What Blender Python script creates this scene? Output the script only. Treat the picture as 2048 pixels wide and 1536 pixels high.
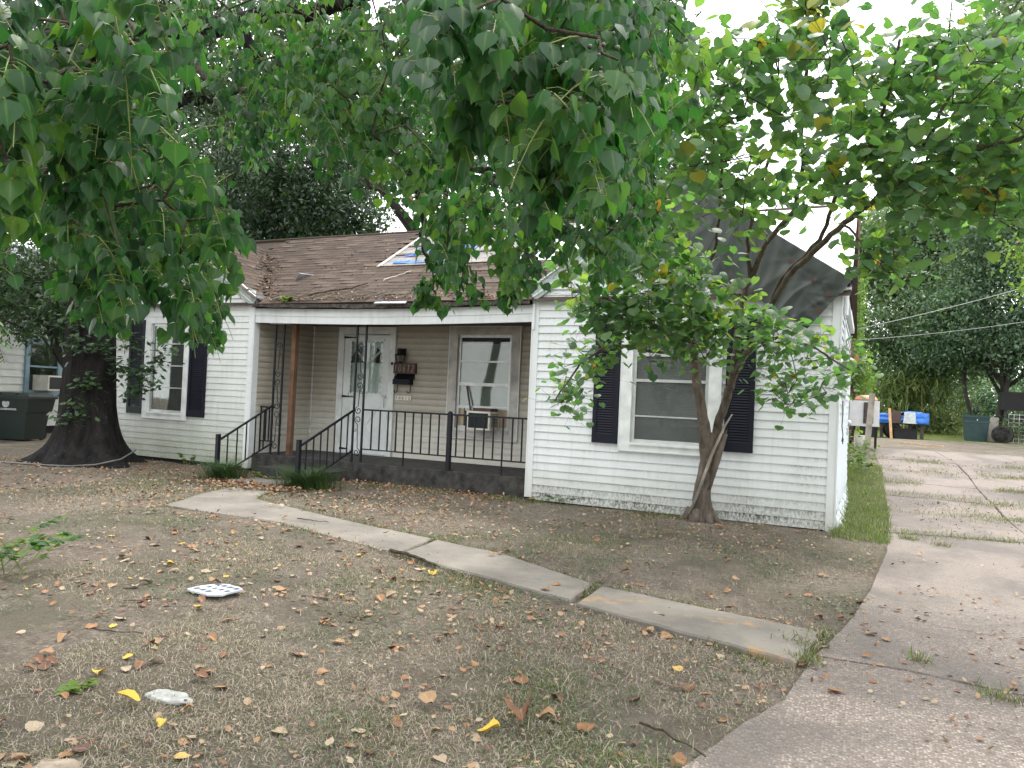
import bpy, bmesh, math, random
import numpy as np
from mathutils import Vector, Matrix

random.seed(7)
rng = np.random.default_rng(11)
SC = bpy.context.scene
for o in list(bpy.data.objects):
    bpy.data.objects.remove(o)
COL = SC.collection

# ------------------------------------------------------------------ camera
YAW, PITCH, ROLL, FOC = 0.4363, 0.0189, 0.0442, 1530.0
CAMZ = 1.358
def cam_basis():
    cy, sy = math.cos(YAW), math.sin(YAW)
    f0 = Vector((-sy, cy, 0)); r0 = Vector((cy, sy, 0)); u0 = Vector((0, 0, 1))
    f = f0*math.cos(PITCH) + u0*math.sin(PITCH)
    u = u0*math.cos(PITCH) - f0*math.sin(PITCH)
    r = r0*math.cos(ROLL) + u*math.sin(ROLL)
    u2 = u*math.cos(ROLL) - r0*math.sin(ROLL)
    return r, u2, f
CR, CU, CF = cam_basis()
cd = bpy.data.cameras.new('camera')
cd.sensor_width = 36.0; cd.sensor_fit = 'HORIZONTAL'
cd.lens = FOC/2048*36.0
cd.clip_start = 0.05; cd.clip_end = 600
cam = bpy.data.objects.new('camera', cd); COL.objects.link(cam)
M = Matrix((CR, CU, -CF)).transposed().to_4x4(); M.translation = (0, 0, CAMZ)
cam.matrix_world = M
SC.camera = cam

# ------------------------------------------------------------------ sky, sun, exposure
SUN_EL, SUN_AZ = math.radians(60), math.radians(3)   # azimuth measured from +Y towards +X
W = bpy.data.worlds.new('World'); SC.world = W; W.use_nodes = True
nt = W.node_tree; nt.nodes.clear()
wo = nt.nodes.new('ShaderNodeOutputWorld'); bg = nt.nodes.new('ShaderNodeBackground')
sky = nt.nodes.new('ShaderNodeTexSky'); sky.sky_type = 'NISHITA'; sky.sun_disc = False
sky.sun_elevation = SUN_EL; sky.sun_rotation = SUN_AZ
sky.air_density = 1.2; sky.dust_density = 3.0; sky.ozone_density = 1.0
tc = nt.nodes.new('ShaderNodeTexCoord'); mp = nt.nodes.new('ShaderNodeMapping'); mp.inputs['Scale'].default_value = (1.2, 1.2, 2.6)
nz = nt.nodes.new('ShaderNodeTexNoise'); nz.inputs['Scale'].default_value = 2.2; nz.inputs['Detail'].default_value = 6
cr = nt.nodes.new('ShaderNodeValToRGB'); cr.color_ramp.elements[0].position = .28; cr.color_ramp.elements[1].position = .62
cr.color_ramp.elements[0].color = (.6, .6, .6, 1); cr.color_ramp.elements[1].color = (.97, .97, .97, 1)
mx = nt.nodes.new('ShaderNodeMix'); mx.data_type = 'RGBA'
mx.inputs['B'].default_value = (12.0, 12.0, 12.1, 1)     # bright thin cloud
nt.links.new(tc.outputs['Generated'], mp.inputs['Vector']); nt.links.new(mp.outputs['Vector'], nz.inputs['Vector'])
nt.links.new(nz.outputs['Fac'], cr.inputs['Fac']); nt.links.new(cr.outputs['Color'], mx.inputs['Factor'])
nt.links.new(sky.outputs['Color'], mx.inputs['A']); nt.links.new(mx.outputs['Result'], bg.inputs['Color'])
bg.inputs['Strength'].default_value = 0.12
nt.links.new(bg.outputs[0], wo.inputs[0])
sl = bpy.data.lights.new('sun', 'SUN'); sl.energy = 1.3; sl.angle = math.radians(12); sl.color = (1, .96, .88)
so = bpy.data.objects.new('sun', sl); COL.objects.link(so)
sdir = Vector((math.sin(SUN_AZ)*math.cos(SUN_EL), math.cos(SUN_AZ)*math.cos(SUN_EL), math.sin(SUN_EL)))
so.rotation_euler = sdir.to_track_quat('Z', 'Y').to_euler(); so.location = (0, 0, 40)
vs = SC.view_settings
SC.display_settings.display_device = 'sRGB'
vs.view_transform = 'Standard'; vs.look = 'None'; vs.gamma = 1; vs.use_curve_mapping = False
vs.exposure = 1.42
SC.cycles.max_bounces = 8; SC.cycles.transparent_max_bounces = 12; SC.cycles.diffuse_bounces = 4
SC.cycles.use_denoising = True

# ------------------------------------------------------------------ object helpers
def wloc(o):
    v = Vector((0, 0, 0))
    while o is not None:
        v += o.location; o = o.parent
    return v
def tag(o, label=None, cat=None, group=None, kind=None):
    if label: o['label'] = label
    if cat: o['category'] = cat
    if group: o['group'] = group
    if kind: o['kind'] = kind
    return o
def thing(name, label, cat, loc=(0, 0, 0), group=None):
    o = bpy.data.objects.new(name, None); COL.objects.link(o)
    o.location = loc; o.empty_display_size = .1
    return tag(o, label, cat, group)
def link(name, me, mat, parent=None, kind=None, label=None):
    if mat is not None and not me.materials: me.materials.append(mat)
    o = bpy.data.objects.new(name, me); COL.objects.link(o)
    if parent is not None: o.parent = parent
    if kind: o['kind'] = kind
    if label: o['label'] = label
    return o

class MB:
    """collects shapes in world coordinates"""
    def __init__(s): s.v = []; s.f = []
    def add(s, vs_, fs_):
        b = len(s.v); s.v += [tuple(x) for x in vs_]; s.f += [tuple(i+b for i in f) for f in fs_]; return s
    def quad(s, a, b, c, d): return s.add([a, b, c, d], [(0, 1, 2, 3)])
    def box(s, x0, x1, y0, y1, z0, z1):
        return s.add([(x0,y0,z0),(x1,y0,z0),(x1,y1,z0),(x0,y1,z0),(x0,y0,z1),(x1,y0,z1),(x1,y1,z1),(x0,y1,z1)],
                     [(0,3,2,1),(4,5,6,7),(0,1,5,4),(1,2,6,5),(2,3,7,6),(3,0,4,7)])
    def obox(s, c, ax, ay, az):
        c = Vector(c); ax = Vector(ax); ay = Vector(ay); az = Vector(az)
        p = [c+ax*i+ay*j+az*k for k in (-1,1) for j,i in ((-1,-1),(-1,1),(1,1),(1,-1))]
        return s.add(p, [(0,3,2,1),(4,5,6,7),(0,1,5,4),(1,2,6,5),(2,3,7,6),(3,0,4,7)])
    def beam(s, p, q, w, h, up=(0,0,1)):
        p = Vector(p); q = Vector(q); d = q-p; L = d.length; d.normalize(); up = Vector(up)
        x = d.cross(up)
        if x.length < 1e-4: x = d.cross(Vector((0, 1, 0)))
        x.normalize(); z = x.cross(d)
        return s.obox((p+q)/2, d*L/2, x*w/2, z*h/2)
    def tube(s, pts, r, n=8, cap=True):
        pts = [Vector(p) for p in pts]; m = len(pts)
        rs = list(r) if hasattr(r, '__len__') else [r]*m
        t0 = (pts[1]-pts[0]).normalized(); a = t0.orthogonal().normalized(); b0 = len(s.v); prev = None
        for i in range(m):
            t = (pts[min(i+1, m-1)]-pts[max(i-1, 0)])
            if t.length < 1e-9: t = t0
            t.normalize(); a = (a-t*a.dot(t))
            if a.length < 1e-6: a = t.orthogonal()
            a.normalize(); c = t.cross(a)
            for k in range(n):
                th = 2*math.pi*k/n; s.v.append(tuple(pts[i]+(a*math.cos(th)+c*math.sin(th))*rs[i]))
        for i in range(m-1):
            for k in range(n):
                k2 = (k+1) % n; s.f.append((b0+i*n+k, b0+i*n+k2, b0+(i+1)*n+k2, b0+(i+1)*n+k))
        if cap:
            s.f.append(tuple(b0+k for k in range(n-1, -1, -1))); s.f.append(tuple(b0+(m-1)*n+k for k in range(n)))
        return s
    def lathe(s, prof, c=(0,0,0), n=20, axis=None):
        c = Vector(c)
        if axis is None: X, Y, Z = Vector((1,0,0)), Vector((0,1,0)), Vector((0,0,1))
        else:
            Z = Vector(axis).normalized(); X = Z.orthogonal().normalized(); Y = Z.cross(X)
        b0 = len(s.v); m = len(prof)
        for r, z in prof:
            for k in range(n):
                th = 2*math.pi*k/n; s.v.append(tuple(c+Z*z+(X*math.cos(th)+Y*math.sin(th))*r))
        for i in range(m-1):
            for k in range(n):
                k2 = (k+1) % n; s.f.append((b0+i*n+k, b0+i*n+k2, b0+(i+1)*n+k2, b0+(i+1)*n+k))
        if prof[0][0] > 1e-5: s.f.append(tuple(b0+k for k in range(n-1, -1, -1)))
        if prof[-1][0] > 1e-5: s.f.append(tuple(b0+(m-1)*n+k for k in range(n)))
        return s
    def prism(s, poly, vec):
        """poly: planar 3-D outline, extruded by vec"""
        n = len(poly); vec = Vector(vec); P = [Vector(p) for p in poly]
        b = [tuple(p) for p in P]+[tuple(p+vec) for p in P]
        f = [tuple(range(n-1, -1, -1)), tuple(range(n, 2*n))]+[(i, (i+1) % n, n+(i+1) % n, n+i) for i in range(n)]
        return s.add(b, f)
    def mesh(s, name, off=(0, 0, 0), smooth=False):
        me = bpy.data.meshes.new(name); off = Vector(off)
        me.from_pydata([Vector(v)-off for v in s.v], [], s.f)
        me.validate(); me.update()
        bm = bmesh.new(); bm.from_mesh(me); bmesh.ops.recalc_face_normals(bm, faces=bm.faces); bm.to_mesh(me); bm.free()
        if smooth: me.polygons.foreach_set('use_smooth', [True]*len(me.polygons))
        return me
    def build(s, name, mat, parent=None, smooth=False, kind=None, label=None):
        me = s.mesh(name, wloc(parent) if parent is not None else (0, 0, 0), smooth)
        return link(name, me, mat, parent, kind, label)

def np_mesh(name, V, F, attrs=None, smooth=False):
    """V (n,3), F (m,k) all faces same size; attrs {name: per-vertex float}"""
    me = bpy.data.meshes.new(name); V = np.ascontiguousarray(V, np.float32); F = np.ascontiguousarray(F, np.int32)
    n, (m, k) = len(V), F.shape
    me.vertices.add(n); me.vertices.foreach_set('co', V.ravel())
    me.loops.add(m*k); me.loops.foreach_set('vertex_index', F.ravel())
    me.polygons.add(m); me.polygons.foreach_set('loop_start', np.arange(0, m*k, k, dtype=np.int32))
    try: me.polygons.foreach_set('loop_total', np.full(m, k, np.int32))
    except Exception: pass
    if smooth: me.polygons.foreach_set('use_smooth', np.ones(m, bool))
    for a, val in (attrs or {}).items():
        at = me.attributes.new(a, 'FLOAT', 'POINT'); at.data.foreach_set('value', np.ascontiguousarray(val, np.float32))
    me.update(calc_edges=True); me.validate()
    return me

# ------------------------------------------------------------------ materials
def nodes(name):
    m = bpy.data.materials.new(name); m.use_nodes = True
    t = m.node_tree; b = t.nodes['Principled BSDF']; return m, t, b
def N(t, typ, **kw):
    n = t.nodes.new(typ)
    for k, v in kw.items():
        if k.startswith('i_'): n.inputs[k[2:].replace('_', ' ')].default_value = v
        else: setattr(n, k, v)
    return n
def noise(t, scale, detail=4, vec=None, rough=.55, dist=0):
    n = N(t, 'ShaderNodeTexNoise'); n.inputs['Scale'].default_value = scale; n.inputs['Detail'].default_value = detail
    n.inputs['Roughness'].default_value = rough; n.inputs['Distortion'].default_value = dist
    if vec is not None: t.links.new(vec, n.inputs['Vector'])
    return n.outputs['Fac']
def ramp(t, fac, stops):
    r = N(t, 'ShaderNodeValToRGB'); e = r.color_ramp.elements
    while len(e) < len(stops): e.new(.5)
    for i, (p, c) in enumerate(stops):
        e[i].position = p; e[i].color = (c[0], c[1], c[2], 1) if hasattr(c, '__len__') else (c, c, c, 1)
    t.links.new(fac, r.inputs['Fac']); return r.outputs['Color']
def mixc(t, fac, a, b, mode='MIX'):
    m = N(t, 'ShaderNodeMix', data_type='RGBA', blend_type=mode)
    for s, v in (('Factor', fac), ('A', a), ('B', b)):
        sock = m.inputs[s]
        if hasattr(v, 'links') or isinstance(v, bpy.types.NodeSocket): t.links.new(v, sock)
        elif hasattr(v, '__len__'): sock.default_value = (v[0], v[1], v[2], 1)
        else: sock.default_value = v
    return m.outputs['Result']
def math_(t, op, a, b=None, clamp=False):
    m = N(t, 'ShaderNodeMath', operation=op, use_clamp=clamp)
    for i, v in enumerate((a, b)):
        if v is None: continue
        if isinstance(v, bpy.types.NodeSocket): t.links.new(v, m.inputs[i])
        else: m.inputs[i].default_value = v
    return m.outputs[0]
def bump(t, b, h, strength=.3, dist=.01):
    n = N(t, 'ShaderNodeBump'); n.inputs['Strength'].default_value = strength; n.inputs['Distance'].default_value = dist
    t.links.new(h, n.inputs['Height']); t.links.new(n.outputs[0], b.inputs['Normal'])
def pos(t): return N(t, 'ShaderNodeNewGeometry').outputs['Position']
def sep(t, v):
    s = N(t, 'ShaderNodeSeparateXYZ'); t.links.new(v, s.inputs[0]); return s.outputs
def scalev(t, v, sc):
    m = N(t, 'ShaderNodeMapping'); m.inputs['Scale'].default_value = sc; t.links.new(v, m.inputs['Vector']); return m.outputs[0]
def attr(t, name): return N(t, 'ShaderNodeAttribute', attribute_name=name).outputs['Fac']

def plain(name, col, rough=.6, metal=0, var=.25, scale=6, bmp=0, bscale=60, spec=.5):
    m, t, b = nodes(name); p = pos(t)
    c = mixc(t, ramp(t, noise(t, scale, 5, p), [(.32, 0), (.68, 1)]), [x*(1-var) for x in col], [min(1, x*(1+var)) for x in col])
    t.links.new(c, b.inputs['Base Color']); b.inputs['Roughness'].default_value = rough; b.inputs['Metallic'].default_value = metal
    b.inputs['Specular IOR Level'].default_value = spec
    if bmp: bump(t, b, noise(t, bscale, 6, p), bmp, .01)
    return m

def siding_mat(name, base, grime, grime_lo, grime_hi, black, streak=1.0, lap_shade_dirt=0):
    """vinyl boards; grime grows between two heights, black mildew in the lowest courses"""
    m, t, b = nodes(name); p = pos(t); s = sep(t, p)
    z = s['Z']
    blot = noise(t, 2.2, 6, scalev(t, p, (1, 1, 1)), .65)
    drip = noise(t, 9, 5, scalev(t, p, (1.6, 1.6, .16)), .6)
    fine = noise(t, 55, 4, p, .7)
    c = mixc(t, noise(t, .9, 3, p), [x*.95 for x in base], base)
    c = mixc(t, math_(t, 'MULTIPLY', ramp(t, drip, [(.5, 0), (.8, 1)]), .22*streak), c, [x*.6 for x in base])
    mr = N(t, 'ShaderNodeMapRange'); t.links.new(z, mr.inputs['Value'])
    mr.inputs['From Min'].default_value = grime_hi; mr.inputs['From Max'].default_value = grime_lo
    f = math_(t, 'ADD', mr.outputs[0], math_(t, 'MULTIPLY', math_(t, 'SUBTRACT', blot, .5), 1.1))
    f = math_(t, 'MULTIPLY', math_(t, 'MINIMUM', math_(t, 'MAXIMUM', f, 0), 1), .85)
    f = math_(t, 'MULTIPLY', f, ramp(t, fine, [(.3, .45), (.65, 1)]))
    c = mixc(t, f, c, grime)
    if lap_shade_dirt:   # painted lap shading and brown dirt on each board's lower half, faint near floor
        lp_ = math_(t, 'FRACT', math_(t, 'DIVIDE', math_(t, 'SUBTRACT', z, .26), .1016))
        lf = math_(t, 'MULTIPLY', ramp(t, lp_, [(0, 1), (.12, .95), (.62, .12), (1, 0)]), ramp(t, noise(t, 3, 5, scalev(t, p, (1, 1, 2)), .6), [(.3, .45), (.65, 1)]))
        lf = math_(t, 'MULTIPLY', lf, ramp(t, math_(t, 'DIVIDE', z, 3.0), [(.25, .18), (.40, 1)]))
        c = mixc(t, math_(t, 'MULTIPLY', lf, lap_shade_dirt), c, (.145, .120, .088))
    if black > 0:
        mr2 = N(t, 'ShaderNodeMapRange'); t.links.new(z, mr2.inputs['Value'])
        mr2.inputs['From Min'].default_value = black; mr2.inputs['From Max'].default_value = 0.0
        k = math_(t, 'ADD', mr2.outputs[0], math_(t, 'MULTIPLY', math_(t, 'SUBTRACT', noise(t, 1.1, 3, p), .55), 1.4))
        # spots gather under each lap
        lap = math_(t, 'FRACT', math_(t, 'DIVIDE', math_(t, 'SUBTRACT', z, .0184), .1016))
        k = math_(t, 'ADD', k, math_(t, 'MULTIPLY', math_(t, 'SUBTRACT', lap, .55), .55))
        sp = noise(t, 38, 6, scalev(t, p, (1, 1, .55)), .75)
        k = math_(t, 'MULTIPLY', math_(t, 'MAXIMUM', k, 0), ramp(t, sp, [(.44, 0), (.56, 1)]), clamp=True)
        c = mixc(t, k, c, (.035, .035, .03))
    t.links.new(c, b.inputs['Base Color']); b.inputs['Roughness'].default_value = .5
    b.inputs['Specular IOR Level'].default_value = .35
    bump(t, b, noise(t, 7, 3, scalev(t, p, (.25, 1, 1))), .12, .02)
    return m

def leaf_mat(name, stops, trans, tfac=.35, rough=.42, spec=.45, rib=True, hue=0):
    m, t, b = nodes(name); out = t.nodes['Material Output']
    tone = attr(t, 'tone'); p = pos(t)
    c = ramp(t, tone, stops)
    c = mixc(t, math_(t, 'MULTIPLY', noise(t, 60, 3, p), .3), c, [x*.5 for x in stops[0][1]])
    if rib:
        rb = math_(t, 'POWER', attr(t, 'rib'), 9)
        c = mixc(t, math_(t, 'MULTIPLY', rb, .55), c, (.16, .24, .06))
    t.links.new(c, b.inputs['Base Color']); b.inputs['Roughness'].default_value = rough
    b.inputs['Specular IOR Level'].default_value = spec
    tr = N(t, 'ShaderNodeBsdfTranslucent'); t.links.new(ramp(t, tone, trans), tr.inputs['Color'])
    mxs = N(t, 'ShaderNodeMixShader'); mxs.inputs[0].default_value = tfac
    t.links.new(b.outputs[0], mxs.inputs[1]); t.links.new(tr.outputs[0], mxs.inputs[2]); t.links.new(mxs.outputs[0], out.inputs[0])
    return m

def glass_mat(name, tint=(.75, .8, .78), haze=.1, refl=1.0):
    m = bpy.data.materials.new(name); m.use_nodes = True; t = m.node_tree; t.nodes.clear()
    out = N(t, 'ShaderNodeOutputMaterial'); tr = N(t, 'ShaderNodeBsdfTransparent'); tr.inputs[0].default_value = (*tint, 1)
    gl = N(t, 'ShaderNodeBsdfGlossy'); gl.inputs['Roughness'].default_value = .03
    df = N(t, 'ShaderNodeBsdfDiffuse'); df.inputs[0].default_value = (.35, .36, .34, 1)
    fr = N(t, 'ShaderNodeFresnel'); fr.inputs[0].default_value = 1.5
    bp = N(t, 'ShaderNodeBump'); bp.inputs['Strength'].default_value = .04; bp.inputs['Distance'].default_value = .01
    t.links.new(noise(t, 2.5, 2, pos(t)), bp.inputs['Height']); t.links.new(bp.outputs[0], gl.inputs['Normal'])
    f = math_(t, 'MULTIPLY', math_(t, 'ADD', fr.outputs[0], .05), refl, clamp=True)
    m1 = N(t, 'ShaderNodeMixShader'); t.links.new(f, m1.inputs[0]); t.links.new(tr.outputs[0], m1.inputs[1]); t.links.new(gl.outputs[0], m1.inputs[2])
    m2 = N(t, 'ShaderNodeMixShader'); m2.inputs[0].default_value = haze
    if haze: 
        t.links.new(math_(t, 'MULTIPLY', ramp(t, noise(t, 70, 4, pos(t), .7), [(.35, .3), (.7, 1)]), haze), m2.inputs[0])
    t.links.new(m1.outputs[0], m2.inputs[1]); t.links.new(df.outputs[0], m2.inputs[2]); t.links.new(m2.outputs[0], out.inputs[0])
    return m

MAT = {}
WHITE = (.60, .635, .63)
MAT['siding_r'] = siding_mat('white_vinyl_siding', WHITE, (.36, .365, .31), .05, .6, .36, 1.9)
MAT['siding_l'] = siding_mat('mossy_vinyl_siding', (.58, .61, .585), (.155, .175, .085), .12, 1.15, 0, 1.9)
MAT['siding_side'] = siding_mat('side_vinyl_siding', (.50, .545, .575), (.4, .43, .43), .0, .5, 0)
MAT['siding_p'] = siding_mat('porch_vinyl_siding', (.52, .51, .45), (.32, .28, .215), 1.35, .75, 0, 1.4, lap_shade_dirt=.58)
MAT['trim'] = siding_mat('white_trim', (.60, .635, .63), (.42, .43, .38), .0, .5, 0, 1.3)
MAT['fascia'] = siding_mat('mildewed_fascia', (.575, .605, .60), (.045, .045, .038), 2.70, 2.53, 0, 2.2)
MAT['casing'] = plain('weathered_casing', (.60, .63, .61), .6, var=.18, scale=5, bmp=.2, bscale=25)
MAT['casing_old'] = plain('bare_wood_casing', (.42, .41, .38), .75, var=.3, scale=4, bmp=.4, bscale=30)
MAT['gable'] = plain('gable_panel_paint', (.28, .33, .315), .55, var=.1, scale=2)
MAT['alu'] = plain('dull_aluminium', (.45, .47, .46), .4, .6, var=.15)
MAT['flash'] = plain('pale_metal_flashing', (.55, .6, .66), .35, .75, var=.3, scale=7, bmp=.3, bscale=12)
MAT['shutter'] = plain('navy_shutter_paint', (.004, .006, .013), .55, var=.2, spec=.25)
MAT['iron'] = plain('black_iron', (.006, .007, .011), .5, 0, var=.3, scale=20, bmp=.15, spec=.3)
MAT['black'] = plain('black_metal', (.008, .008, .010), .55, 0, spec=.3)
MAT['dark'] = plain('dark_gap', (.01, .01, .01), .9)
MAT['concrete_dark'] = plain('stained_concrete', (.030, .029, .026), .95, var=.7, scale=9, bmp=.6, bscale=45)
MAT['wood_post'] = plain('brown_stained_post', (.125, .066, .036), .8, var=.4, scale=5, bmp=.4, bscale=30)
MAT['wood_grey'] = plain('weathered_grey_wood', (.27, .25, .21), .85, var=.4, scale=4, bmp=.6, bscale=30)
MAT['wood_new'] = plain('fresh_lumber', (.55, .34, .17), .75, var=.2, scale=6)
MAT['glass'] = glass_mat('window_glass', (.72, .77, .74), .10, .75)
MAT['glass_door'] = glass_mat('door_glass', (.86, .9, .88), .06, .35)
MAT['glass_screen'] = glass_mat('screened_glass', (.62, .65, .64), .24, .09)
MAT['glass_dark'] = glass_mat('dark_glass', (.1, .12, .12), .03, 1.0)
MAT['blind'] = plain('vinyl_blind', (.50, .52, .50), .6, var=.1)
MAT['shade'] = plain('paper_shade', (.45, .48, .42), .8, var=.2, scale=3)
MAT['curtain'] = plain('crumpled_curtain', (.62, .60, .56), .9, var=.2, scale=3)
MAT['redcloth'] = plain('red_cloth', (.3, .05, .04), .9)
MAT['door'] = plain('white_door_paint', (.62, .66, .65), .5, var=.12, scale=3)
MAT['tan_panel'] = plain('tan_accordion_panel', (.33, .26, .18), .7, var=.15)
MAT['ac_white'] = plain('yellowed_enamel', (.6, .58, .5), .5, var=.15)
MAT['ac_grille'] = plain('green_black_grille', (.02, .035, .035), .5)
MAT['sign_brown'] = plain('brown_sign_board', (.055, .028, .02), .6, var=.3)
MAT['letter_gold'] = plain('pale_lettering', (.55, .45, .35), .5)
MAT['white_tile'] = plain('cream_tile', (.62, .6, .52), .35, var=.08)
MAT['tarp'] = None
# ================================================================== GROUND
def sstep(t): t = np.clip(t, 0, 1); return t*t*(3-2*t)
def gh(x, y):
    """terrain height: the drive climbs a little towards the back yard"""
    x = np.asarray(x, float); y = np.asarray(y, float)
    return .5*sstep((y-11)/13)*sstep((x+3)/2.5)+.6*sstep((y-33)/15)
def vnoise(x, y, seed=0):
    x = np.asarray(x, float); y = np.asarray(y, float)
    def h(i, j): 
        v = np.sin(i*127.1+j*311.7+seed*74.7)*43758.5453; return v-np.floor(v)
    i, j = np.floor(x), np.floor(y); u, v = x-i, y-j; u = u*u*(3-2*u); v = v*v*(3-2*v)
    return (h(i,j)*(1-u)+h(i+1,j)*u)*(1-v)+(h(i,j+1)*(1-u)+h(i+1,j+1)*u)*v
def fbm(x, y, s, seed=0, o=4):
    r = 0; a = .5
    for k in range(o):
        r = r+a*vnoise(np.asarray(x)*s, np.asarray(y)*s, seed+k); s *= 2; a *= .5
    return r
DRIVE_EDGE = [(-1.35,-3),(-1.2,.3),(-1.0,1.5),(-.8,2.2),(-.62,2.85),(-.45,3.43),(-.31,3.86),(-.27,4.28),(-.2,4.76),(-.08,5.39),(.06,6.6),(.22,8.65),(.29,11.3),(.29,17),(.1,22.5)]
def drive_x(y): return np.interp(y, [p[1] for p in DRIVE_EDGE], [p[0] for p in DRIVE_EDGE])
PATH = [[(-7.75,7.85),(-7.16,7.95),(-6.72,7.17),(-4.83,6.54),(-3.66,6.26),(-3.56,5.49),(-5.36,6.05),(-7.02,6.11),(-7.44,7.0)],
        [(-3.62,6.25),(-2.85,6.02),(-1.80,5.40),(-1.76,4.85),(-3.52,5.48)],
        [(-1.74,5.43),(-.22,5.03),(-.31,4.36),(-1.72,4.84)]]
def in_poly(poly, x, y):
    x = np.asarray(x, float); y = np.asarray(y, float); c = np.zeros(x.shape, bool); n = len(poly)
    for i in range(n):
        x1, y1 = poly[i]; x2, y2 = poly[(i+1) % n]
        if y1 == y2: continue
        k = ((y1 > y) != (y2 > y)) & (x < (x2-x1)*(y-y1)/(y2-y1)+x1); c ^= k
    return c
def grow(poly, d):
    cx = sum(p[0] for p in poly)/len(poly); cy = sum(p[1] for p in poly)/len(poly)
    return [(x+d*math.copysign(1, x-cx), y+d*math.copysign(1, y-cy)) for x, y in poly]
def on_path(x, y): return in_poly(PATH[0], x, y) | in_poly(PATH[1], x, y) | in_poly(PATH[2], x, y)
def on_drive(x, y): return (np.asarray(x) > drive_x(y)+.02) & (np.asarray(y) < 22.5) & (np.asarray(x) < 6)
def on_house(x, y):
    x = np.asarray(x); y = np.asarray(y)
    return ((y > 9.46) & (x < -.32) & (x > -12.9)) | ((y > 8.95) & (x > -8.45) & (x < -7.1) & (y < 9.6))

xs = np.concatenate([np.linspace(-90,-20,15)[:-1], np.linspace(-20,-4.4,60)[:-1], np.linspace(-4.4,1,70)[:-1], np.linspace(1,8,30)[:-1], np.linspace(8,90,18)])
ys = np.concatenate([np.linspace(-30,0,8)[:-1], np.linspace(0,7,90)[:-1], np.linspace(7,12,40)[:-1], np.linspace(12,45,50)[:-1], np.linspace(45,150,16)])
X, Y = np.meshgrid(xs, ys); Z = gh(X, Y)+(fbm(X, Y, 1.1, 3)-.47)*.05+(fbm(X, Y, 7, 9)-.47)*.018
near = on_drive(X-.05, Y)
Z = np.where(near, gh(X, Y)-.075, Z)
for q in PATH: Z = np.where(in_poly(q, X, Y), -.03, Z)
V = np.stack([X.ravel(), Y.ravel(), Z.ravel()], 1); nx, ny = len(xs), len(ys)
I = np.arange(nx*ny).reshape(ny, nx); F = np.stack([I[:-1,:-1].ravel(), I[:-1,1:].ravel(), I[1:,1:].ravel(), I[1:,:-1].ravel()], 1)
m, t, b = nodes('dry_lawn_soil'); p = pos(t)
n1 = noise(t, .55, 5, p, .6); n2 = ramp(t, noise(t, 3.2, 6, p, .7), [(.32, 0), (.68, 1)]); n3 = ramp(t, math_(t, 'ADD', math_(t, 'MULTIPLY', noise(t, 42, 6, p, .8), .65), math_(t, 'MULTIPLY', noise(t, 13, 4, p, .7), .35)), [(.40, 0), (.60, 1)]); n4 = noise(t, 170, 3, p, .7)
soil = mixc(t, n2, (.125, .100, .080), (.37, .315, .26))
straw = mixc(t, n3, (.11, .088, .068), (.50, .43, .345))
c = mixc(t, ramp(t, n1, [(.38, .25), (.62, .85)]), soil, straw)
gmask = ramp(t, noise(t, .8, 5, scalev(t, p, (1.2, 1, 1)), .65), [(.44, 0), (.58, .6)])
gmask = math_(t, 'MULTIPLY', gmask, ramp(t, n3, [(.4, 0), (.6, 1)]))
c = mixc(t, gmask, c, (.085, .11, .05))
# the sunny back yard and the strip beside the drive are real green grass
s = sep(t, p); far = N(t, 'ShaderNodeMapRange'); far.inputs['From Min'].default_value = 30; far.inputs['From Max'].default_value = 36
t.links.new(s['Y'], far.inputs['Value'])
c = mixc(t, math_(t, 'MULTIPLY', far.outputs[0], .9), c, mixc(t, n2, (.13, .20, .03), (.26, .33, .06)))
c = mixc(t, ramp(t, n4, [(.3, 0), (.8, .35)]), c, (.03, .026, .02))
t.links.new(c, b.inputs['Base Color']); b.inputs['Roughness'].default_value = .95; b.inputs['Specular IOR Level'].default_value = .15
bump(t, b, math_(t, 'ADD', n3, math_(t, 'MULTIPLY', n4, .5)), .9, .025)
link('ground', np_mesh('ground', V, F, smooth=True), m, kind='structure')

# concrete path: three slabs
m, t, b = nodes('path_concrete'); p = pos(t)
f1 = noise(t, 1.5, 6, p, .65); f2 = noise(t, 90, 4, p, .7); f3 = noise(t, 4, 5, p, .6)
c = mixc(t, ramp(t, f1, [(.35, 0), (.65, 1)]), (.118, .106, .09), (.215, .194, .164))
c = mixc(t, ramp(t, f2, [(.5, 0), (.8, .5)]), c, (.27, .25, .22))
c = mixc(t, math_(t, 'MULTIPLY', ramp(t, noise(t, 2.3, 5, scalev(t, p, (1, 1.6, 1)), .7), [(.56, 0), (.68, 1)]), ramp(t, sep(t, p)['X'], [(0, 0), (.001, 0)])), c, c)
lich = math_(t, 'MULTIPLY', ramp(t, noise(t, 3.1, 6, p, .75), [(.55, 0), (.64, .75)]), math_(t, 'GREATER_THAN', sep(t, p)['X'], -1.75))
c = mixc(t, lich, c, (.34, .20, .075))
c = mixc(t, ramp(t, f3, [(.6, 0), (.75, .6)]), c, (.10, .095, .09))
t.links.new(c, b.inputs['Base Color']); b.inputs['Roughness'].default_value = .9
bump(t, b, math_(t, 'ADD', f2, f1), .4, .012)
MAT['path'] = m
path = thing('path', None, None, (-3.5, 5.8, 0)); path['kind'] = 'structure'
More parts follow.
